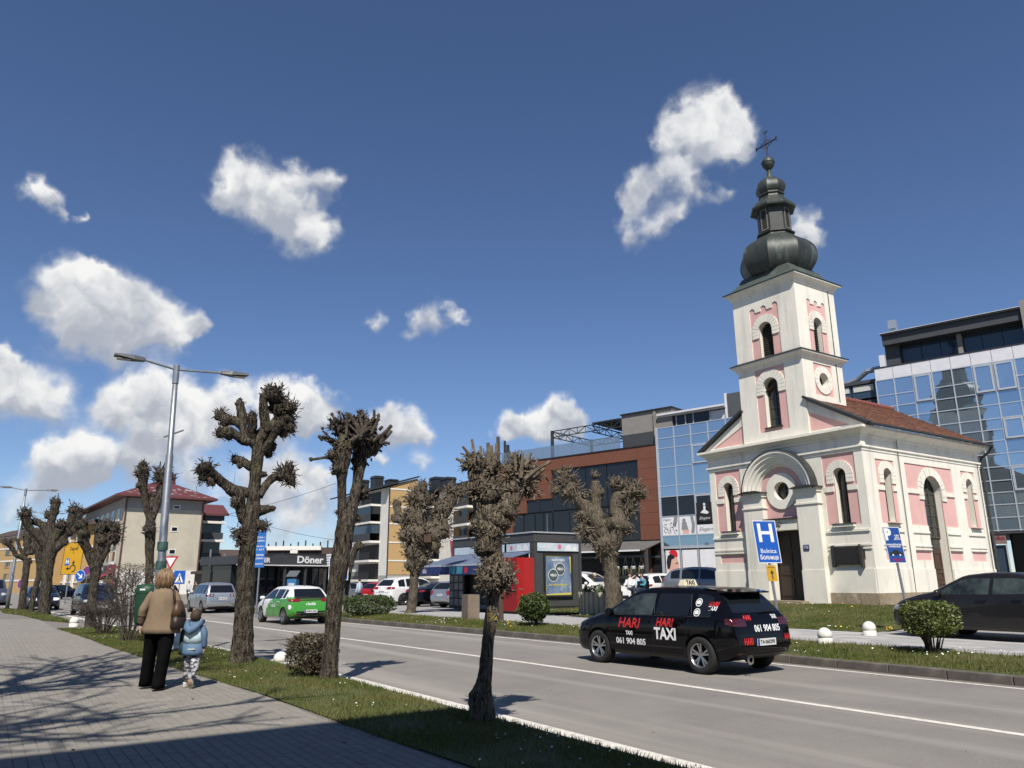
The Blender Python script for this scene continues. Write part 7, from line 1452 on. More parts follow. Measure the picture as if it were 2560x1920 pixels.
flat(o,[(cx+.12,2.95),(cx+.22,2.95),(cx+.22,3.12),(cx+.33,3.10),(cx+.17,3.36),(cx+.01,3.10),(cx+.12,3.12)],M_sk,-.097,lean=.04); flat(o,[(cx-.06,2.66),(cx-.06,2.76),(cx-.3,2.76),(cx-.28,2.86),(cx-.52,2.71),(cx-.28,2.56),(cx-.3,2.66)],M_sk,-.097,lean=.04)
b=MB(); b.tube([(1.0,0,-.1),(1.02,0,4.6)],.05,8); b.build('pole',M_steel,t)
# keep right disc and a faded no parking disc
def disc(label,p,h,r,m,rot,fn,name='road_sign',extra=None):
    t=signpost(name,label,'sign',p,rot,h+r*.8,r=.03); b=MB(); b.plate(arc(0,h,r,0,360,28)[:-1],[],-.05,-.035,Mg); o=b.build('sign_disc',M_sw,t); b=MB(); b.plate(arc(0,h,r*.95,0,360,28)[:-1],[],-.054,-.051,Mg); b.build('face',m,o); fn(o,h,r); return t
def arrow_dr(o,h,r):
    c,s=math.cos(R(-38)),math.sin(R(-38)); pts=[(-.72,-.11),(.18,-.11),(.0,-.42),(.22,-.46),(.66,0),(.22,.46),(.0,.42),(.18,.11),(-.72,.11)]; flat(o,[(r*(x*c-y*s),h+r*(x*s+y*c)) for x,y in pts],M_sw,-.058)
disc('round blue keep right sign with a white diagonal arrow by the dark taxi',rz(196,50,0),2.05,.36,M_sb,vw-.2,arrow_dr)
def nopark(o,h,r): 
    c=math.cos(R(-45)); flat(o,arc(0,h,r*.72,0,360,24)[:-1],mat('sign_blue_faded',(.10,.05,.20),rough=.5),-.057); flat(o,[(-r*.62,h+r*.46),(-r*.46,h+r*.62),(r*.62,h-r*.46),(r*.46,h-r*.62)],M_pur,-.060)
disc('faded purple no parking disc just behind the blue arrow sign',rz(212,62,0),2.55,.36,M_pur,vw-.2,nopark); disc('small faded purple no parking disc left of the first trunk',rz(50,72,0),1.55,.42,M_pur,vw-.4,nopark)
# give way, roundabout, pedestrian crossing group
t=signpost('road_sign_group','give way triangle over blue roundabout and pedestrian crossing signs','sign',rz(420,52,0),vw-.25,3.4,r=.035)
b=MB(); b.plate([(-.56,3.30),(.56,3.30),(0,2.38)],[],-.06,-.045,Mg); o=b.build('give_way_triangle',M_sr,t); b=MB(); b.plate([(-.38,3.20),(.38,3.20),(0,2.60)],[],-.066,-.062,Mg); b.build('face',M_sw,o)
b=MB(); b.plate(arc(-.05,1.98,.38,0,360,24)[:-1],[],-.06,-.045,Mg); o=b.build('sign_disc',M_sb,t)
for a in (90,210,330): flat(o,arc(-.05,1.98,.24,a-50,a+30,8)+arc(-.05,1.98,.17,a+30,a-50,8),M_sw,-.064); flat(o,[(-.05+.30*math.cos(R(a+30)),1.98+.30*math.sin(R(a+30))),(-.05+.11*math.cos(R(a+30)),1.98+.11*math.sin(R(a+30))),(-.05+.23*math.cos(R(a+62)),1.98+.23*math.sin(R(a+62)))],M_sw,-.066)
b=MB(); b.plate(rect(.36,1.22,1.50,2.36),[],-.06,-.045,Mg); o=b.build('crossing_sign',M_sb,t); flat(o,[(.46,1.60),(1.12,1.60),(.79,2.22)],M_sw,-.064); flat(o,arc(.80,2.0,.05,0,360,10)[:-1],M_sk,-.068); flat(o,[(.76,1.94),(.86,1.92),(.87,1.80),(.95,1.62),(.88,1.62),(.80,1.76),(.70,1.62),(.64,1.64),(.76,1.80)],M_sk,-.068)
for i in range(3): flat(o,rect(.54+i*.19,.63+i*.19,1.61,1.64),M_sk,-.068)
b=MB(); b.tube([(.80,0,-.1),(.80,0,2.3)],.03,8); b.build('pole',M_steel,t)
# tall blue parking pylon and tariff board
t=signpost('parking_pylon','tall blue parking tariff pylon half hidden behind the first tall tree','sign',rz(643,36,.1),vw-.1,3.0,r=.04)
o=board(t,'sign_board',.0,2.15,4.25,.46,mat('pylon_blue',(.02,.12,.38),rough=.5),0,rim=0); put_text(o,'P',.5,.05,3.95,M_sw,-.054,0,.02)
for i,z in enumerate((3.5,3.35,3.1,2.95,2.7,2.55,2.3)): put_text(o,('ZONA 1','CIJENA','06-22 h','1 SAT','SMS','DNEVNA','KARTA')[i],.11,0,z,M_sw,-.054,0,.001,w=.36)
t=signpost('parking_tariff_sign','small blue parking tariff board on a pole beside the leaning tree','sign',rz(843,38,.12),vw-.1,2.0,r=.035); o=board(t,'sign_board',.0,1.55,2.62,.98,M_sb,0,rim=.03)
for i in range(5): put_text(o,('PARKING ZONA','0-24 h','SMS 1 KM','KARTA 5 KM','DOBRODOŠLI')[i],.15,0,2.48-i*.2,M_sw,-.056,0,.001,w=.8)
# ticket machine
t=thing('ticket_machine','blue and white parking ticket machine with solar panel behind the green car','ticket machine',rz(730,39,.12),vw-.15)
b=MB(); b.box((-.22,-.15,0),(.22,.15,1.15)); b.build('base',M_sw,t); b=MB(); b.box((-.24,-.18,1.16),(.24,.17,1.62)); o=b.build('head',mat('machine_blue',(.03,.14,.30),rough=.5),t); b=MB(); b.box((-.15,-.19,1.3),(.15,-.182,1.42)); b.build('display',M_lampw,o); b=MB(); b.add([(-.28,-.25,1.72),(.28,-.25,1.72),(.28,.15,1.98),(-.28,.15,1.98),(-.28,-.25,1.76),(.28,-.25,1.76),(.28,.15,2.02),(-.28,.15,2.02)],[(0,3,2,1),(4,5,6,7),(0,1,5,4),(1,2,6,5),(2,3,7,6),(3,0,4,7)]); b.box((-.03,-.05,1.63),(.03,.05,1.85)); b.build('solar_panel',mat('solar_grey',(.10,.11,.12),rough=.3),t)
# snack bar
F8=Fac('snack_bar','black snack bar kiosk with white Döner lettering on its fascia','kiosk',690,52,850,56); t=F8.t; RB=((620,1180),.2803)
u0,u1,z0,z1=F8.r(255,745,770,832,*RB); F8.box('fascia',M_anth,u0,u1+.5,z0,z1,-.8,.2); F8.box('fascia_trim',M_post,u0-.02,u1+.5,z0-.07,z0-.005,-.82,.2); W=u1+.5
c0=F8.uv(620+492*.2803,1180+788*.2803); o=mobj('sign_panel',[(u0,-.803,z0),(W,-.803,z0),(W,-.803,z1),(u0,-.803,z1)],[(0,1,2,3)],M_anth,t); letters('Döner',(z1-z0)*.98,M_sw,o,frame_xz((c0[0],-.81,c0[1]),(1,0,0),(0,-1,0)),.018,0,.01,wfit=(u1-u0)*.45)
c1=F8.uv(620+655*.2803,1180+785*.2803)
for i in range(5): w_=.42-.05*i; q=MB(); q.plate([(c1[0]-w_*.5,c1[1]+.36-i*.17),(c1[0]+w_*.5,c1[1]+.40-i*.17),(c1[0]+w_*.46,c1[1]+.28-i*.17),(c1[0]-w_*.46,c1[1]+.24-i*.17)],[],-.825,-.808,Mg); q.build('kebab_logo',M_sw,o)
F8.box('wall',M_black,u0+.3,W,0,z0-.08,.2,4); F8.box('roof',M_dark,u0,W,z1+.005,z1+.1,-.8,5)
for i in range(6): pane(t,M_dgl,u0+.5+i*(W-u0-.6)/6,u0+.4+(i+1)*(W-u0-.6)/6,.2,z0-.2,.15)
for i in range(4): F8.box('post',M_anth,u0+.2+i*(W-u0-.3)/3.05,u0+.32+i*(W-u0-.3)/3.05,.1,z0-.08,-.7,-.58)
b=MB(); b.box((u0-3.2,-.55,z0),(u0-.01,4,z1-.12)); sf=b.build('side_fascia',M_anth,t); b=MB(); b.box((u0-3.0,.4,.1),(u0+.25,4,z0-.05)); b.build('side_wall',M_dgl,t); letters('DÖNER',(z1-z0)*.62,M_sw,sf,frame_xz((u0-1.55,-.56,(z0+z1)/2-.06),(1,0,0),(0,-1,0)),.012,0,.01)
b=MB(); b.box((u0-3.2,-.57,z0-.06),(u0-.02,-.5,z0-.003)); b.build('fascia_trim',M_post,t)
# newspaper kiosk: corner at (-28.15,20.1), poster end looks along +x, long front along -x
kx,ky,kz=-28.2,20.15,.26
k=thing('newspaper_kiosk','dark grey newspaper kiosk with lit fascia strips and a big poster','kiosk',(kx,ky,kz))
b=MB(); b.box((-7.2,0,.22),(-.02,2.66,3.02)); b.box((-7.25,-.03,3.02),(.03,2.70,3.40)); b.build('cabin',mat('kiosk_grey',(.058,.06,.062),(.05,.052,.054),3,.55),k)
b=MB(); b.box((-7.1,.05,0),(-.1,2.6,.219)); b.build('plinth',M_conc,k)
for x in (-.12,-2.2,-4.4,-7.1): b=MB(); b.box((x-.08,-.05,.22),(x+.08,-.002,3.0)); b.build('corner_post',M_anth,k)
for y in (.05,2.62): b=MB(); b.box((-.018,y-.07,.22),(.03,y+.07,3.0)); b.build('corner_post',M_anth,k)
b=MB(); b.box((-7.3,-.08,3.41),(.08,2.75,3.47)); b.build('roof',M_alu,k); b=MB(); b.tube([(-.3,1,3.4),(-.3,1,4.3)],.012,5); b.build('aerial',M_steel,k)
M_lb=mat('lightbox_blue',(.40,.50,.58),(.58,.62,.66),1.6,.3,c3=(.30,.42,.55),sc3=2.5)
b=MB(); b.box((.031,.18,2.62),(.045,2.52,2.98)); o=b.build('fascia_strip',M_lb,k); Mk=lambda u,v,d:Vector((-d,u,v))
def kf(par,pts,m,d=-.05,nm='print'): b=MB(); b.plate(pts,[],d,d+.003,Mk); return b.build(nm,m,par)
kf(o,arc(1.42,2.82,.10,0,360,14)[:-1],mat('print_pink',(.55,.16,.22),rough=.5)); kf(o,[(1.75,2.64),(1.85,2.9),(2.05,2.92),(2.15,2.64)],M_sw); kf(o,[(2.15,2.64),(2.22,2.85),(2.4,2.8),(2.45,2.64)],M_sw); letters('Novosti',.16,M_sw,o,frame_xz((.048,.55,2.8),(0,1,0),(1,0,0)),.002)
b=MB(); b.box((-7.0,-.05,2.62),(-.25,-.035,2.98)); o=b.build('fascia_strip',M_lb,k)
for x in (-1.7,-4.3): q=MB(); q.plate(arc(x,2.8,.11,0,360,14)[:-1],[],-.056,-.051,Mg); q.build('print',MC['print_pink'],o)
for x in (-1.1,-.6,-3.6): q=MB(); q.plate([(x-.2,2.64),(x-.1,2.9),(x+.12,2.92),(x+.25,2.64)],[],-.056,-.051,Mg); q.build('print',M_sw,o)
# poster case
b=MB(); b.plate(rect(.52,2.12,.62,2.52),[rect(.60,2.04,.70,2.44)],-.09,.0,Mk); b.build('poster_case',M_dark,k)
M_pbl=mat('poster_sky',(.08,.13,.23),(.20,.27,.36),1.3,.35,c3=(.50,.53,.56),sc3=1.5,lo3=.56,hi3=.72); b=MB(); b.box((.03,.60,.70),(.05,2.04,2.44)); po=b.build('poster',M_pbl,k)
M_py=mat('poster_yellow',(.55,.48,.12),rough=.4)
kf(po,[(.60,.70),(2.04,.70),(2.04,.80),(1.4,.78),(.60,.74)],M_py,-.055); kf(po,[(2.02,1.7),(2.04,1.6),(2.04,2.44),(1.95,2.44)],M_py,-.055); kf(po,[(.60,2.38),(2.04,2.40),(2.04,2.44),(.60,2.44)],M_py,-.056); kf(po,[(.60,.76),(.64,.9),(.62,2.44),(.60,2.44)],M_py,-.055)
def tin(cx,cz,r,d,txt):
    o=kf(po,arc(cx,cz,r,0,360,28)[:-1],M_sw,-d,'tin'); kf(o,arc(cx,cz,r*.9,0,360,28)[:-1],mat('tin_dark',(.035,.055,.06),rough=.4),-d-.003); kf(o,arc(cx,cz,r*.72,0,360,28)[:-1],mat('tin_mid',(.07,.10,.105),rough=.4),-d-.006); letters(txt,r*.52,M_sw,o,frame_xz((d+.011,cx,cz),(0,1,0),(1,0,0)),.006)
tin(1.42,1.83,.28,.056,'VELO'); tin(1.02,1.56,.28,.064,'VELO')
letters('NOVI NEO',.15,M_sw,po,frame_xz((.058,1.32,2.22),(0,1,0),(1,0,0)),.004); letters('BEZ DIMA, BEZ PEPELA',.10,M_py,po,frame_xz((.058,1.30,1.14),(0,1,0),(1,0,0)),.003)
# front: door panels, newspaper rack, awning
for x0,x1 in ((-2.1,-1.2),(-1.15,-.25)): b=MB(); b.box((x0,-.03,.25),(x1,-.002,2.55)); b.build('front_panel',M_anth,k)
b=MB(); b.box((-4.3,-.025,.9),(-2.3,-.004,2.5)); b.build('serving_window',M_dgl,k)
nr=thing('newspaper_rack','black rack with rows of magazines at the left front of the kiosk','rack',(kx-6.2,ky-.35,kz)); b=MB(); b.box((-.75,0,0),(.75,.25,2.45)); b.build('frame',M_black,nr)
g=random.Random(3); cols=[mat('magazine_%s'%n,c,c2,9,.5) for n,c,c2 in (('grey',(.25,.25,.25),(.10,.10,.11)),('dark',(.06,.06,.07),(.16,.14,.13)),('pale',(.34,.33,.31),(.15,.15,.16)))]
for r_ in range(6):
    for c_ in range(3): b=MB(); x=-.66+c_*.46; z=.16+r_*.38; b.box((x,-.03,z),(x+.38,-.002,z+.30)); b.build('magazine',g.choice(cols),nr)
aw=thing('kiosk_awning','blue awning with white and red print stretched out from the kiosk front','awning',(kx,ky,kz)); M_aw=mat('awning_blue',(.018,.035,.13),(.014,.028,.11),2,.75)
b=MB(); b.add([(-6.9,-.06,2.55),(-.15,-.06,2.55),(-.35,-2.1,2.02),(-6.9,-2.1,2.02),(-6.9,-.06,2.60),(-.15,-.06,2.60),(-.35,-2.1,2.07),(-6.9,-2.1,2.07)],[(0,3,2,1),(4,5,6,7),(0,1,5,4),(1,2,6,5),(2,3,7,6),(3,0,4,7)]); b.build('canopy',mat('awning_grey_blue',(.12,.15,.22),(.09,.115,.18),1.2,.7),aw)
b=MB(); b.box((-6.9,-2.13,2.0),(-.35,-2.11,2.08)); b.build('front_bar',M_alu,aw); b=MB(); b.box((-6.9,-2.135,1.62),(-.35,-2.115,1.995)); v=b.build('valance',M_aw,aw)
letters('Blic',.30,M_sw,v,frame_xz((-6.3,-2.14,1.8),(1,0,0),(0,-1,0)),.002,.2,.001)
for x,m in ((-3.6,mat('awning_teal',(.04,.22,.30),rough=.6)),(-2.9,MC['awning_teal']),(-.9,MC['awning_teal'])): b=MB(); b.plate([(x-.25,1.66),(x+.25,1.66),(x+.3,1.97),(x-.2,1.97)],[],-2.139,-2.136,Mg); b.build('print',m,v)
b=MB(); b.plate(arc(-2.3,1.81,.15,0,360,16)[:-1],[],-2.139,-2.136,Mg); b.build('print',M_sr,v)
for x in (-.4,-6.8): b=MB(); b.tube([(x,-.1,2.5),(x,-1.1,1.95),(x,-2.1,2.03)],.02,6); b.build('folding_arm',M_alu,aw)
b=MB(); b.tube([(.02,-.25,2.5),(.03,-.30,1.3),(.08,-.28,.8)],.015,6); b.build('crank',M_sw,aw)
# red drinks fridge
p=gp(1291,1534,.27); fr=thing('drinks_fridge','tall red drinks fridge with bottles printed on its door beside the kiosk','fridge',(p.x,p.y,.27),R(4)); M_fr=mat('fridge_red',(.36,.012,.014),(.33,.011,.013),1,.35,coat=.4)
b=MB(); b.box((-.92,.04,.06),(.0,.98,2.28)); b.build('cabinet',M_fr,fr); b=MB(); b.box((-.92,.0,.10),(.0,.035,2.28)); d=b.build('door',mat('fridge_red_dark',(.24,.010,.014),(.20,.008,.012),1,.35),fr); b=MB(); b.box((-.06,-.05,.8),(-.03,.0,1.6)); b.build('handle',M_chr,d)
for x,z in ((-.6,.62),(-.38,.75),(-.72,1.05)): b=MB(); b.lathe([(.06,0),(.07,.02),(.07,.25),(.03,.42),(.03,.52),(0,.52)],10,(x,-.012,z),sq=.15); b.build('print_bottle',mat('bottle_print',(.06,.02,.015),rough=.3),d)
letters('Sok\nCola',.22,M_sw,d,frame_xz((-.2,-.004,1.5),(1,0,0),(0,-1,0)),.002,.2,.001); b=MB(); b.box((-.9,.05,0),(-.02,.95,.059)); b.build('base',M_black,fr)
b=MB(); b.box((.001,.15,.10),(.012,.9,.42)); b.build('vent_panel',mat('vent_pale',(.30,.29,.27),(.06,.06,.06),30,.7,stretch=(1,.1,1)),fr)
p=gp(1176,1550,.24); t=thing('stone_block','square brown stone block standing on the verge in front of the kiosk','block',p,R(-12)); b=MB(); b.box((-.36,-.22,-.05),(.36,.22,.88)); o=b.build('block',mat('brown_stone',(.20,.155,.115),(.16,.125,.095),4,.85,bump=.2,bsc=40),t); bm=bmesh.new(); bm.from_mesh(o.data); bmesh.ops.bevel(bm,geom=bm.edges,offset=.015,segments=2,affect='EDGES'); bm.to_mesh(o.data); bm.free()
# wooden pole behind the nearest tree
b_=gp(1253,1555,.26); v=Vector((b_.x,b_.y,0)).normalized(); q=pp(1245,1092,b_,v); t=thing('wooden_pole','brown wooden pole behind the nearest tree, reaching above its crown','pole',b_,0); b=MB(); b.tube([(0,0,-.1),(q.x-b_.x,q.y-b_.y,q.z-.26)],[.09,.06],10); b.build('pole',mat('old_pole_wood',(.085,.058,.04),(.06,.042,.03),12,.9,stretch=(4,4,.4)),t)
# round planters
def planter(label,p,r,h,m,plant):
    t=thing('planter',label,'planter',p,0); n=30; b=MB(); b.lathe([(r*.96,0),(r,.04),(r,h),(r*.9,h),(r*.88,h-.08),(0,h-.08)],n); b.build('tub',m,t,True)
    return t
P_pl=mat('planter_concrete',(.40,.39,.37),(.33,.325,.31),4,.85,bump=.1,bsc=30)
t=planter('pale round concrete planter in front of the church side door','' and 0 or Vector((CX+5.15,CY+3.2,.66)),.62,.80,P_pl,False)
q=rz(1497,31.5,.27); t=planter('round timber planter with a green bush behind the pale clubbed tree',q,.85,.85,mat('timber_stave',(.40,.365,.27),(.31,.28,.20),6,.85,stretch=(3,3,.3)),True)
for i in range(28): a=2*math.pi*i/28; b=MB(); b.bar((.86*math.cos(a),.86*math.sin(a),.03),(.86*math.cos(a),.86*math.sin(a),.88),.11,.05,up=(math.cos(a),math.sin(a),0)); b.build('stave',MC['timber_stave'],t,fix=False)
b=MB(); g=random.Random(6)
for i in range(900):
    a=g.uniform(0,6.28); rr=.85*math.sqrt(g.random()); c=Vector((math.cos(a)*rr,math.sin(a)*rr,.82+g.uniform(0,.36)*(1-(rr/.95)**2))); d=Vector((g.gauss(0,1),g.gauss(0,1),1)).normalized(); u=d.orthogonal().normalized()*.05; v=d.cross(u).normalized()*.03; b.add([c-u,c-v,c+u,c+v],[(0,1,2,3)])
b.build('foliage',MC['box_leaf'] if 'box_leaf' in MC else M_grass,t,kind='stuff',fix=False)
# overhead wires
def wire(label,a,c,sag,r=.012):
    a=Vector(a); c=Vector(c); b=MB(); b.tube([a.lerp(c,i/14)-Vector((0,0,sag*4*(i/14)*(1-i/14))) for i in range(15)],r,4); o=b.build('overhead_wire',M_black); tag(o,label,'wire',None)
M_=lambda px,py,D:CAM+ray(px,py)*D/ray(px,py).dot(_f)
wire('thin overhead wire crossing the sky between the two tall trees, upper one',M_(560,1288,80),M_(840,1208,95),.25,.022); wire('thin overhead wire sloping down toward the apartment block, lower one',M_(560,1282,70),M_(860,1352,105),.4,.022)
for px,D,h,l in ((517,82,8.0,'grey pole behind the silver car, left of two'),(553,84,7.4,'grey pole behind the silver car, right of two')): t=thing('lamp_pole',l,'pole',rz(px,D,0),0); b=MB(); b.tube([(0,0,0),(0,0,h*.62)],.09,8); b.build('pole',M_steel,t)
# ------------------------------------------------------------------ people
M_skn=mat('skin',(.42,.25,.18),(.38,.22,.155),8,.55); M_hairb=mat('blonde_hair',(.27,.17,.09),(.075,.04,.02),14,.45,stretch=(7,7,.5),c3=(.36,.25,.15),sc3=6); M_hairs=mat('short_brown_hair',(.06,.036,.02),(.03,.018,.011),30,.7); M_camel=mat('camel_wool',(.215,.155,.098),(.175,.125,.08),5,.9,bump=.15,bsc=120); M_trs2=mat('black_trousers',(.003,.003,.0035),(.006,.006,.007),4,.95,spec=.05); M_knit=mat('striped_cuff',(.18,.12,.085),(.05,.035,.03),22,.9,stretch=(.3,.3,3)); M_bag=mat('brown_leather',(.095,.052,.027),(.065,.036,.02),5,.5); M_bagd=mat('dark_leather',(.022,.013,.010),(.03,.018,.013),5,.5)
M_jw=mat('pale_blue_jacket',(.56,.70,.72),(.50,.64,.67),3,.7); M_jb=mat('dusty_blue_jacket',(.085,.15,.24),(.07,.125,.20),3,.7); M_jd=mat('dark_teal_jacket',(.012,.03,.04),(.016,.036,.05),3,.7); M_pant=mat('patterned_trousers',(.42,.42,.45),(.03,.03,.035),17,.8,lo=.46,hi=.54,stretch=(1,1,1.6)); M_shoe=mat('white_shoe',(.50,.49,.46),rough=.6); M_shoeb=mat('brown_shoe',(.09,.045,.025),rough=.5)
def skin_body(name,J,E,par,m,sub=2):
    # one continuous skinned figure from joints and bones
    me=bpy.data.meshes.new(name); me.from_pydata([j[0] for j in J],E,[]); o=bpy.data.objects.new(name,me); C.objects.link(o)
    md=o.modifiers.new('s','SKIN'); md.use_smooth_shade=True
    for i,j in enumerate(J): r=j[1]; me.skin_vertices[0].data[i].radius=r if isinstance(r,tuple) else (r,r)
    me.skin_vertices[0].data[0].use_root=True; s=o.modifiers.new('u','SUBSURF'); s.levels=sub; s.render_levels=sub
    dg=bpy.context.evaluated_depsgraph_get(); dg.update(); nm=bpy.data.meshes.new_from_object(o.evaluated_get(dg)); o.modifiers.clear(); o.data=nm; nm.materials.clear(); nm.materials.append(m); nm.polygons.foreach_set('use_smooth',[True]*len(nm.polygons)); o.parent=par; return o
def loft(rings,n=20,nz=0.,seed=0,cap=True):
    # rings: (cx,cy,z,rx,ry[,shear]) elliptical sections
    b=MB()
    for (cx,cy,z,rx,ry) in rings:
        for j in range(n):
            a=2*math.pi*j/n; p=Vector((cx+rx*math.cos(a),cy+ry*math.sin(a),z)); 
            if nz: p+=Vector((math.cos(a),math.sin(a),0))*nz*noise.noise(Vector((math.cos(a)*2,math.sin(a)*2,z*5+seed)))
            b.v.append(p)
    for i in range(len(rings)-1):
        for j in range(n): a=i*n+j; c=i*n+(j+1)%n; b.f.append((a,c,c+n,a+n))
    if cap: b.f.append(tuple(range(n))[::-1]); b.f.append(tuple((len(rings)-1)*n+j for j in range(n)))
    return b
def sleeve(pts,rad,n=14,nz=.08,seed=0):
    b=MB(); q=spline([(*p,r) for p,r in zip(pts,rad)],5); b.tube([a[:3] for a in q],[a[3] for a in q],n,True,nz,9,seed); return b
def hand(b,wrist,d,side,s=1.):
    # palm, four unequal bent fingers and a thumb
    d=Vector(d).normalized(); x=Vector((0,1,0)) if abs(d.y)<.8 else Vector((1,0,0)); x=(x-d*x.dot(d)).normalized(); y=d.cross(x); w=Vector(wrist)
    b.tube([w,w+d*.03*s,w+d*.065*s,w+d*.09*s],[.022*s,.032*s,.036*s,.030*s],8)
    for i,l in enumerate((.062,.072,.068,.052)):
        o=w+d*.082*s+x*(i-1.5)*.018*s; b.tube([o,o+d*l*.5*s+y*.006*side*s,o+d*l*.85*s+y*.03*side*s,o+d*l*.95*s+y*.045*side*s],[.0095*s,.009*s,.008*s,.006*s],6)
    o=w+d*.03*s+x*.028*s; b.tube([o,o+d*.03*s+x*.025*s+y*.01*side*s,o+d*.06*s+x*.03*s+y*.025*side*s],[.012*s,.010*s,.007*s],6)
def face(t,c,r,fwd,m_eye=M_black):
    # nose, eyes, mouth and ears set on the head ellipsoid (front is +y local)
    b=MB(); b.lathe([(.0,-.025*r/.1),(.012*r/.1,-.015*r/.1),(.008*r/.1,.02*r/.1),(0,.03*r/.1)],8,(c[0],c[1]+r*.98,c[2]-.01*r/.1)); b.build('nose',M_skn,t,True)
    for s in (-1,1):
        b=MB(); b.lathe([(0,-.006),(.011,0),(0,.006)],8,(c[0]+s*.033*r/.1,c[1]+r*.90,c[2]+.018*r/.1)); b.build('eye',m_eye,t,True)
        b=MB(); b.lathe([(0,-.03*r/.1),(.016*r/.1,-.02*r/.1),(.02*r/.1,.012*r/.1),(0,.03*r/.1)],8,(c[0]+s*r*.93,c[1]+.0,c[2]-.005),sq=.8); b.build('ear',M_skn,t,True)
    b=MB(); b.bar((c[0]-.022*r/.1,c[1]+r*.87,c[2]-.052*r/.1),(c[0]+.022*r/.1,c[1]+r*.87,c[2]-.052*r/.1),.01,.008); b.build('mouth',mat('lips',(.32,.11,.10),rough=.5),t)
# woman, seen from behind, walking away; local +y is her heading
hd=math.atan2(_fh.y,_fh.x)-math.pi/2
q=gp(384,1723,.115); W_=thing('person','person with blonde hair in a camel jacket and wide black trousers, walking away','person',(q.x,q.y,.115),hd+R(4)); W_.scale=(1.045,)*3
J=[((0,.0,.86),(.14,.10)),((0,.01,1.05),(.12,.085)),((.0,.02,1.22),(.13,.09)),((0,.01,1.33),(.085,.06)),((0,.015,1.385),(.048,.048)),((0,.035,1.46),(.066,.076)),((0,.045,1.535),(.062,.072)),
 ((-.12,.0,1.26),.036),((-.245,-.035,1.06),.042),((-.268,.02,.86),.030),((.12,.0,1.26),.036),((.235,.01,1.07),.042),((.225,.11,.90),.030),
 ((-.085,.0,.80),.085),((-.13,.09,.45),.058),((-.16,.12,.09),.042),((-.165,.20,.035),.035),((.085,.0,.80),.085),((.105,-.05,.45),.058),((.10,-.14,.10),.042),((.10,-.06,.04),.035)]
E_=[(0,1),(1,2),(2,3),(3,4),(4,5),(5,6),(3,7),(7,8),(8,9),(3,10),(10,11),(11,12),(0,13),(13,14),(14,15),(15,16),(0,17),(17,18),(18,19),(19,20)]
bo=skin_body('body',J,E_,W_,M_skn); hb_=MB(); hand(hb_,(-.270,.025,.855),(-.02,.03,-1),1,.95); hand(hb_,(.224,.115,.895),(.02,.25,-1),-1,.95)
bm=bmesh.new(); bm.from_mesh(bo.data); 
vs_=[bm.verts.new(v) for v in hb_.v]; [bm.faces.new([vs_[i] for i in f]).__setattr__('smooth',True) for f in hb_.f]; bm.to_mesh(bo.data); bm.free()
b=loft([(.02,.0,.735,.268,.18),(.015,.0,.80,.258,.172),(.01,.0,.95,.218,.152),(.0,.0,1.07,.185,.135),(0,.0,1.18,.176,.130),(0,.005,1.26,.165,.118),(0,.01,1.315,.125,.095),(0,.015,1.355,.085,.075),(0,.02,1.40,.066,.066),(0,.02,1.41,.05,.05)],32,.026,1); b.build('jacket',M_camel,W_,True)
sleeve([(-.128,.0,1.275),(-.175,-.01,1.19),(-.238,-.035,1.06),(-.256,-.01,.98)],[.062,.064,.058,.056],14,.1,1).build('sleeve',M_camel,W_,True); sleeve([(-.254,-.012,.99),(-.262,.0,.93),(-.268,.015,.875)],[.055,.05,.045]).build('cuff',M_knit,W_,True)
sleeve([(.128,.0,1.275),(.18,.0,1.19),(.225,.01,1.07),(.230,.08,.95)],[.062,.064,.058,.055],14,.1,2).build('sleeve',M_camel,W_,True); sleeve([(.234,.07,.965),(.228,.10,.92),(.226,.11,.895)],[.054,.05,.045]).build('cuff',M_knit,W_,True)
b=loft([(-.165,.13,.03,.082,.125),(-.16,.12,.10,.082,.118),(-.14,.095,.40,.080,.10),(-.108,.03,.66,.098,.12),(-.088,.0,.80,.112,.13)],20,.014,3); c=loft([(.10,-.12,.03,.085,.13),(.10,-.115,.10,.083,.122),(.105,-.06,.40,.082,.105),(.105,-.01,.66,.10,.12),(.088,.0,.80,.112,.13)],20,.014,4); b.add(c.v,c.f); b.lathe([(.20,.72),(.205,.80),(.19,.90)],22,sq=.68); b.build('trousers',M_trs2,W_,True)
def shoe(b,c,an=0.,L=.25,w=.045,lift=0.):
    k=len(b.v); q=loft([(0,.0,0.0,w,L*.5),(0,.0,.022,w*1.05,L*.51),(0,-.02,.05,w*.9,L*.40),(0,-.05,.08,w*.75,L*.26)],14); M=Matrix.Translation(c)@Matrix.Rotation(an,4,'X'); b.add([M@v for v in q.v],q.f)
b=MB(); shoe(b,(-.165,.17,.0)); b.build('shoe',M_shoe,W_,True); b=MB(); shoe(b,(.10,-.06,.0)); b.build('shoe',M_shoeb,W_,True)
# hair: bob to the collar
b=loft([(0,-.005,1.375,.095,.062),(0,-.014,1.395,.118,.078),(0,-.01,1.45,.122,.092),(0,.002,1.50,.118,.100),(0,.016,1.56,.096,.095),(0,.024,1.60,.066,.07),(0,.03,1.622,.024,.027)],40,.016,5)
g=random.Random(21)
for k in range(150):
    a=g.uniform(math.pi*.92,math.pi*2.08); P=[(Vector((math.cos(a)*rx*1.03,cy+math.sin(a)*ry*1.03,z+g.uniform(-.015,.015)))) for cy,z,rx,ry in ((.024,1.595,.066,.07),(.01,1.54,.102,.097),(-.004,1.47,.123,.098),(-.012,1.41,.124,.084),(-.006,1.355+g.uniform(-.015,.025),.104+g.uniform(-.012,.014),.068))]
    b.tube(P,[.004,.007,.008,.007,.002],4,False)
b.build('hair',M_hairb,W_,True); face(W_,(0,.03,1.485),.082,1)
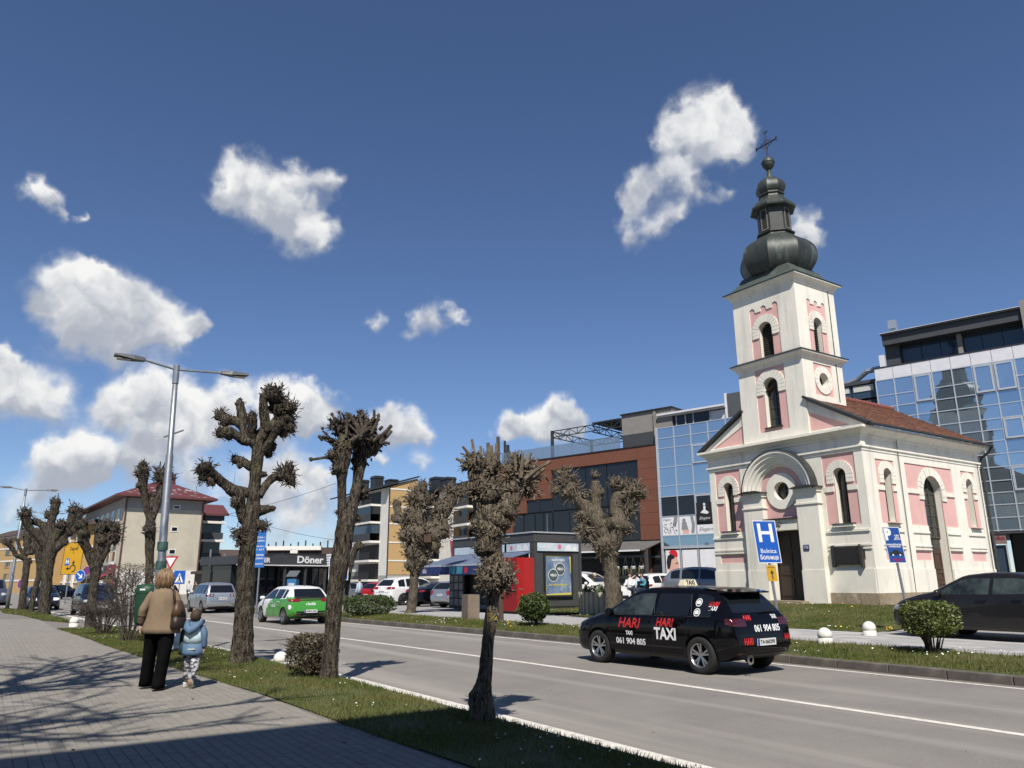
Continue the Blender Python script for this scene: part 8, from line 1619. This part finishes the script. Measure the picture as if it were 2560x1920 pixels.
# shoulder bag, its own thing
bg_=thing('shoulder_bag','brown leather shoulder bag with a dark lower half hanging on the person in camel jacket','bag',(q.x,q.y,.115),hd+R(4)); bg_.scale=(1.045,)*3
b=loft([(.245,-.02,.80,.085,.15),(.25,-.02,.82,.10,.17),(.245,-.02,.97,.092,.155)],16,.006,2); b.build('lower_body',M_bagd,bg_,True); b=loft([(.245,-.02,.965,.096,.16),(.235,-.02,1.08,.072,.12),(.225,-.015,1.17,.045,.07),(.22,-.015,1.18,.02,.04)],16,.006,3); b.build('upper_body',M_bag,bg_,True)
b=MB(); b.tube([(.215,-.10,1.08),(.17,-.085,1.28),(.15,-.02,1.375),(.17,.06,1.30),(.215,.08,1.08)],.016,6); b.build('strap',M_bagd,bg_,True)
# child
q=gp(473,1720,.115); K_=thing('person','small child in a pale blue hooded jacket and patterned trousers walking beside the adult','person',(q.x,q.y,.115),hd-R(3))
s_=.735
J=[((0,.0,.56),(.095,.075)),((0,.005,.68),(.085,.065)),((0,.01,.79),(.09,.07)),((0,.01,.87),(.06,.05)),((0,.01,.905),(.038,.038)),((0,.02,.96),(.058,.066)),((0,.025,1.03),(.058,.066)),
 ((-.115,.0,.85),.038),((-.165,.01,.70),.032),((-.19,.06,.57),.024),((.115,.0,.85),.038),((.165,-.03,.70),.032),((.165,.0,.56),.024),
 ((-.055,.0,.52),.06),((-.065,.06,.30),.045),((-.08,.05,.07),.034),((-.085,.11,.03),.028),((.055,.0,.52),.06),((.06,.0,.30),.045),((.065,-.14,.13),.034),((.067,-.12,.06),.028)]
bo=skin_body('body',J,E_,K_,M_skn); hb_=MB(); hand(hb_,(-.19,.063,.57),(-.1,.3,-1),1,.7); hand(hb_,(.165,.0,.56),(0,.2,-1),-1,.7); bm=bmesh.new(); bm.from_mesh(bo.data); vs_=[bm.verts.new(v) for v in hb_.v]; [bm.faces.new([vs_[i] for i in f]).__setattr__('smooth',True) for f in hb_.f]; bm.to_mesh(bo.data); bm.free()
b=loft([(0,.0,.455,.158,.12),(0,.0,.50,.16,.122),(0,.0,.625,.152,.115)],24,.007,6); b.build('jacket_hem',M_jb,K_,True); b=loft([(0,.0,.622,.154,.117),(0,.0,.74,.146,.112),(0,.0,.82,.138,.10),(0,.005,.875,.10,.078),(0,.01,.905,.06,.055)],24,.007,7); b.build('jacket',M_jw,K_,True)
b=MB(); b.box((-.02,-.125,.535),(.085,-.117,.552)); b.build('reflective_strip',M_shoe,K_)
b=MB(); b.tube([(-.105,.03,.925),(-.10,-.06,.90),(-.055,-.125,.84),(0,-.14,.80),(.055,-.125,.84),(.10,-.06,.90),(.105,.03,.925)],[.03,.045,.055,.06,.055,.045,.03],12,True,.1,8); b.add([(-.07,-.05,.92),(.07,-.05,.92),(.05,-.13,.84),(0,-.145,.79),(-.05,-.13,.84)],[(0,1,2,3,4)]); b.build('hood',M_jb,K_,True)
sleeve([(-.11,.0,.845),(-.15,.0,.77),(-.168,.015,.69),(-.188,.06,.585)],[.05,.052,.050,.044],12,.08,4).build('sleeve',M_jd,K_,True); sleeve([(.11,.0,.845),(.155,-.02,.77),(.172,-.03,.69),(.168,.0,.575)],[.05,.050,.046,.042],12,.08,5).build('sleeve',M_jb,K_,True)
b=loft([(-.155,.02,.46,.035,.10),(-.15,.02,.55,.037,.105),(-.148,.02,.66,.03,.095)],12,.004); b.build('side_panel',M_jd,K_,True)
b=loft([(-.08,.05,.09,.052,.058),(-.075,.055,.20,.056,.06),(-.065,.05,.30,.06,.065),(-.055,.0,.50,.078,.085)],16,.006,8); c=loft([(.065,-.12,.15,.050,.056),(.063,-.08,.22,.055,.06),(.06,-.01,.30,.06,.066),(.055,.0,.50,.078,.085)],16,.006,9); b.add(c.v,c.f); b.build('trousers',M_pant,K_,True)
b=MB(); shoe(b,(-.082,.085,.0),0,.19,.036); b.build('shoe',M_shoe,K_,True); b=MB(); shoe(b,(.067,-.13,.075),R(-62),.19,.036); b.build('shoe',mat('cream_sole',(.50,.44,.33),rough=.7),K_,True)
b=loft([(0,.0,.935,.062,.055),(0,-.006,.975,.074,.076),(0,.0,1.03,.076,.084),(0,.01,1.075,.060,.068),(0,.015,1.10,.026,.03)],22,.003,2); b.build('hair',M_hairs,K_,True); face(K_,(0,.02,.985),.072,1)
# distant figures
def figure(label,p,rot,top,bottom,hair,pose='stand',h=1.72,seed=1):
    t=thing('person',label,'person',p,rot); k=h/1.72; z0=0 if pose=='stand' else -.42
    if pose=='stand':
        J=[((0,0,.95),(.13,.09)),((0,0,1.2),(.13,.09)),((0,0,1.42),(.09,.06)),((0,0,1.50),.05),((0,.02,1.60),(.07,.08)),((0,.02,1.68),(.065,.075)),((-.19,0,1.38),.05),((-.24,.0,1.12),.042),((-.24,.08,.88),.03),((.19,0,1.38),.05),((.25,-.02,1.12),.042),((.23,.08,.90),.03),((-.09,0,.88),.085),((-.10,.05,.48),.06),((-.10,.0,.08),.04),((-.10,.12,.04),.035),((.09,0,.88),.085),((.10,-.05,.48),.06),((.10,-.14,.09),.04),((.10,-.04,.04),.035)]
        E2=[(0,1),(1,2),(2,3),(3,4),(4,5),(2,6),(6,7),(7,8),(2,9),(9,10),(10,11),(0,12),(12,13),(13,14),(14,15),(0,16),(16,17),(17,18),(18,19)]
    else:
        J=[((0,0,.52),(.14,.12)),((0,-.03,.80),(.13,.09)),((0,-.02,1.02),(.09,.06)),((0,0,1.10),.05),((0,.03,1.20),(.07,.08)),((0,.03,1.28),(.065,.075)),((-.19,0,.98),.05),((-.25,.08,.75),.042),((-.16,.30,.74),.03),((.19,0,.98),.05),((.25,.08,.75),.042),((.16,.30,.74),.03),((-.10,.05,.50),.085),((-.12,.45,.50),.06),((-.12,.45,.08),.04),((-.12,.55,.04),.035),((.10,.05,.50),.085),((.12,.45,.50),.06),((.12,.45,.08),.04),((.12,.55,.04),.035)]
        E2=[(0,1),(1,2),(2,3),(3,4),(4,5),(2,6),(6,7),(7,8),(2,9),(9,10),(10,11),(0,12),(12,13),(13,14),(14,15),(0,16),(16,17),(17,18),(18,19)]
    skin_body('body',[((j[0][0]*k,j[0][1]*k,j[0][2]*k),j[1]) for j in J],E2,t,M_skn,1)
    zt=0 if pose=='stand' else -.40
    loft([(0,0,(.82+zt*1.0)*k,.19,.14),(0,-.01,1.1*k+zt,.18,.13),(0,-.01,1.32*k+zt,.195,.12),(0,0,1.42*k+zt,.12,.09),(0,0,1.49*k+zt,.06,.06)],16,.01,seed).build('jacket',top,t,True)
    for s in (-1,1):
        a,b_,c=(J[6],J[7],J[8]) if s<0 else (J[9],J[10],J[11]); sleeve([tuple(v*k for v in a[0]),tuple(v*k for v in b_[0]),tuple(v*k for v in c[0])],[.072,.06,.05],10).build('sleeve',top,t,True)
        a,b_,c=(J[12],J[13],J[14]) if s<0 else (J[16],J[17],J[18]); sleeve([tuple(v*k for v in a[0]),tuple(v*k for v in b_[0]),tuple(v*k for v in c[0])],[.10,.08,.065],10).build('trouser_leg',bottom,t,True)
        e=J[14] if s<0 else J[18]; b=MB(); shoe(b,(e[0][0]*k,e[0][1]*k+.05,0.0)); b.build('shoe',M_black,t,True)
    zc=(1.62 if pose=='stand' else 1.22)*k; loft([(0,-.03,zc-.07,.06,.05),(0,-.015,zc,.08,.08),(0,0,zc+.07,.075,.085),(0,.01,zc+.115,.04,.05)],14,.004).build('hair',hair,t,True); face(t,(0,.03,zc-.02),.08,1); return t
M_lb2=mat('light_blue_shirt',(.42,.52,.62),rough=.8); M_grey2=mat('pale_grey_top',(.52,.52,.52),(.40,.40,.41),6,.8); M_wt=mat('white_top',(.66,.66,.66),rough=.8); M_dk=mat('dark_hair',(.012,.010,.009),rough=.6); M_jn=mat('dark_jeans',(.02,.025,.045),rough=.8); M_wh=mat('fair_hair',(.45,.38,.28),rough=.6); M_teal=mat('teal_top',(.05,.20,.28),rough=.8)
figure('person in light blue shirt standing between parked cars, left of the red car',rz(896,50,.08),hd+1.2,M_lb2,M_jn,M_dk,seed=2)
figure('person in pale top walking in front of the white painted wall, left of two',rz(470,74,0),hd+2.8,M_grey2,M_jn,M_dk,seed=3); figure('person in dark brown top at the white painted wall, right of two',rz(487,76,0),hd+2.8,mat('brown_top',(.06,.05,.035),rough=.8),M_jn,M_dk,seed=4)
def chair(p,rot,label):
    t=thing('cafe_chair',label,'chair',p,rot,'chairs on the cafe terrace'); b=MB(); b.box((-.24,-.24,.44),(.24,.24,.48)); b.build('seat',M_black,t); b=MB(); b.box((-.24,-.27,.49),(.24,-.24,.92)); b.build('backrest',M_black,t)
    for x in (-.21,.21):
        for y in (-.21,.21): b=MB(); b.box((x-.02,y-.02,0),(x+.02,y+.02,.44)); b.build('leg',M_black,t)
for i,(px,top,hr,l) in enumerate(((1484,M_wt,M_wh,'white haired person in a white top seated behind the white car'),(1573,M_wt,M_dk,'seated person in white at the cafe, leftmost of the three by the post'),(1590,M_lb2,M_dk,'seated dark haired person in pale blue at the cafe, middle of three'),(1602,M_teal,M_dk,'seated person in a teal top at the cafe, rightmost of three'))):
    p=rz(px,39.5,.62); figure(l,p,hd+(.9,2.4,.6,2.2)[i],top,M_jn,hr,'sit',seed=5+i); chair(p,hd+(.9,2.4,.6,2.2)[i],('dark cafe chair under the white haired guest','dark cafe chair under the leftmost guest in white','dark cafe chair under the guest in pale blue','dark cafe chair under the guest in teal')[i])
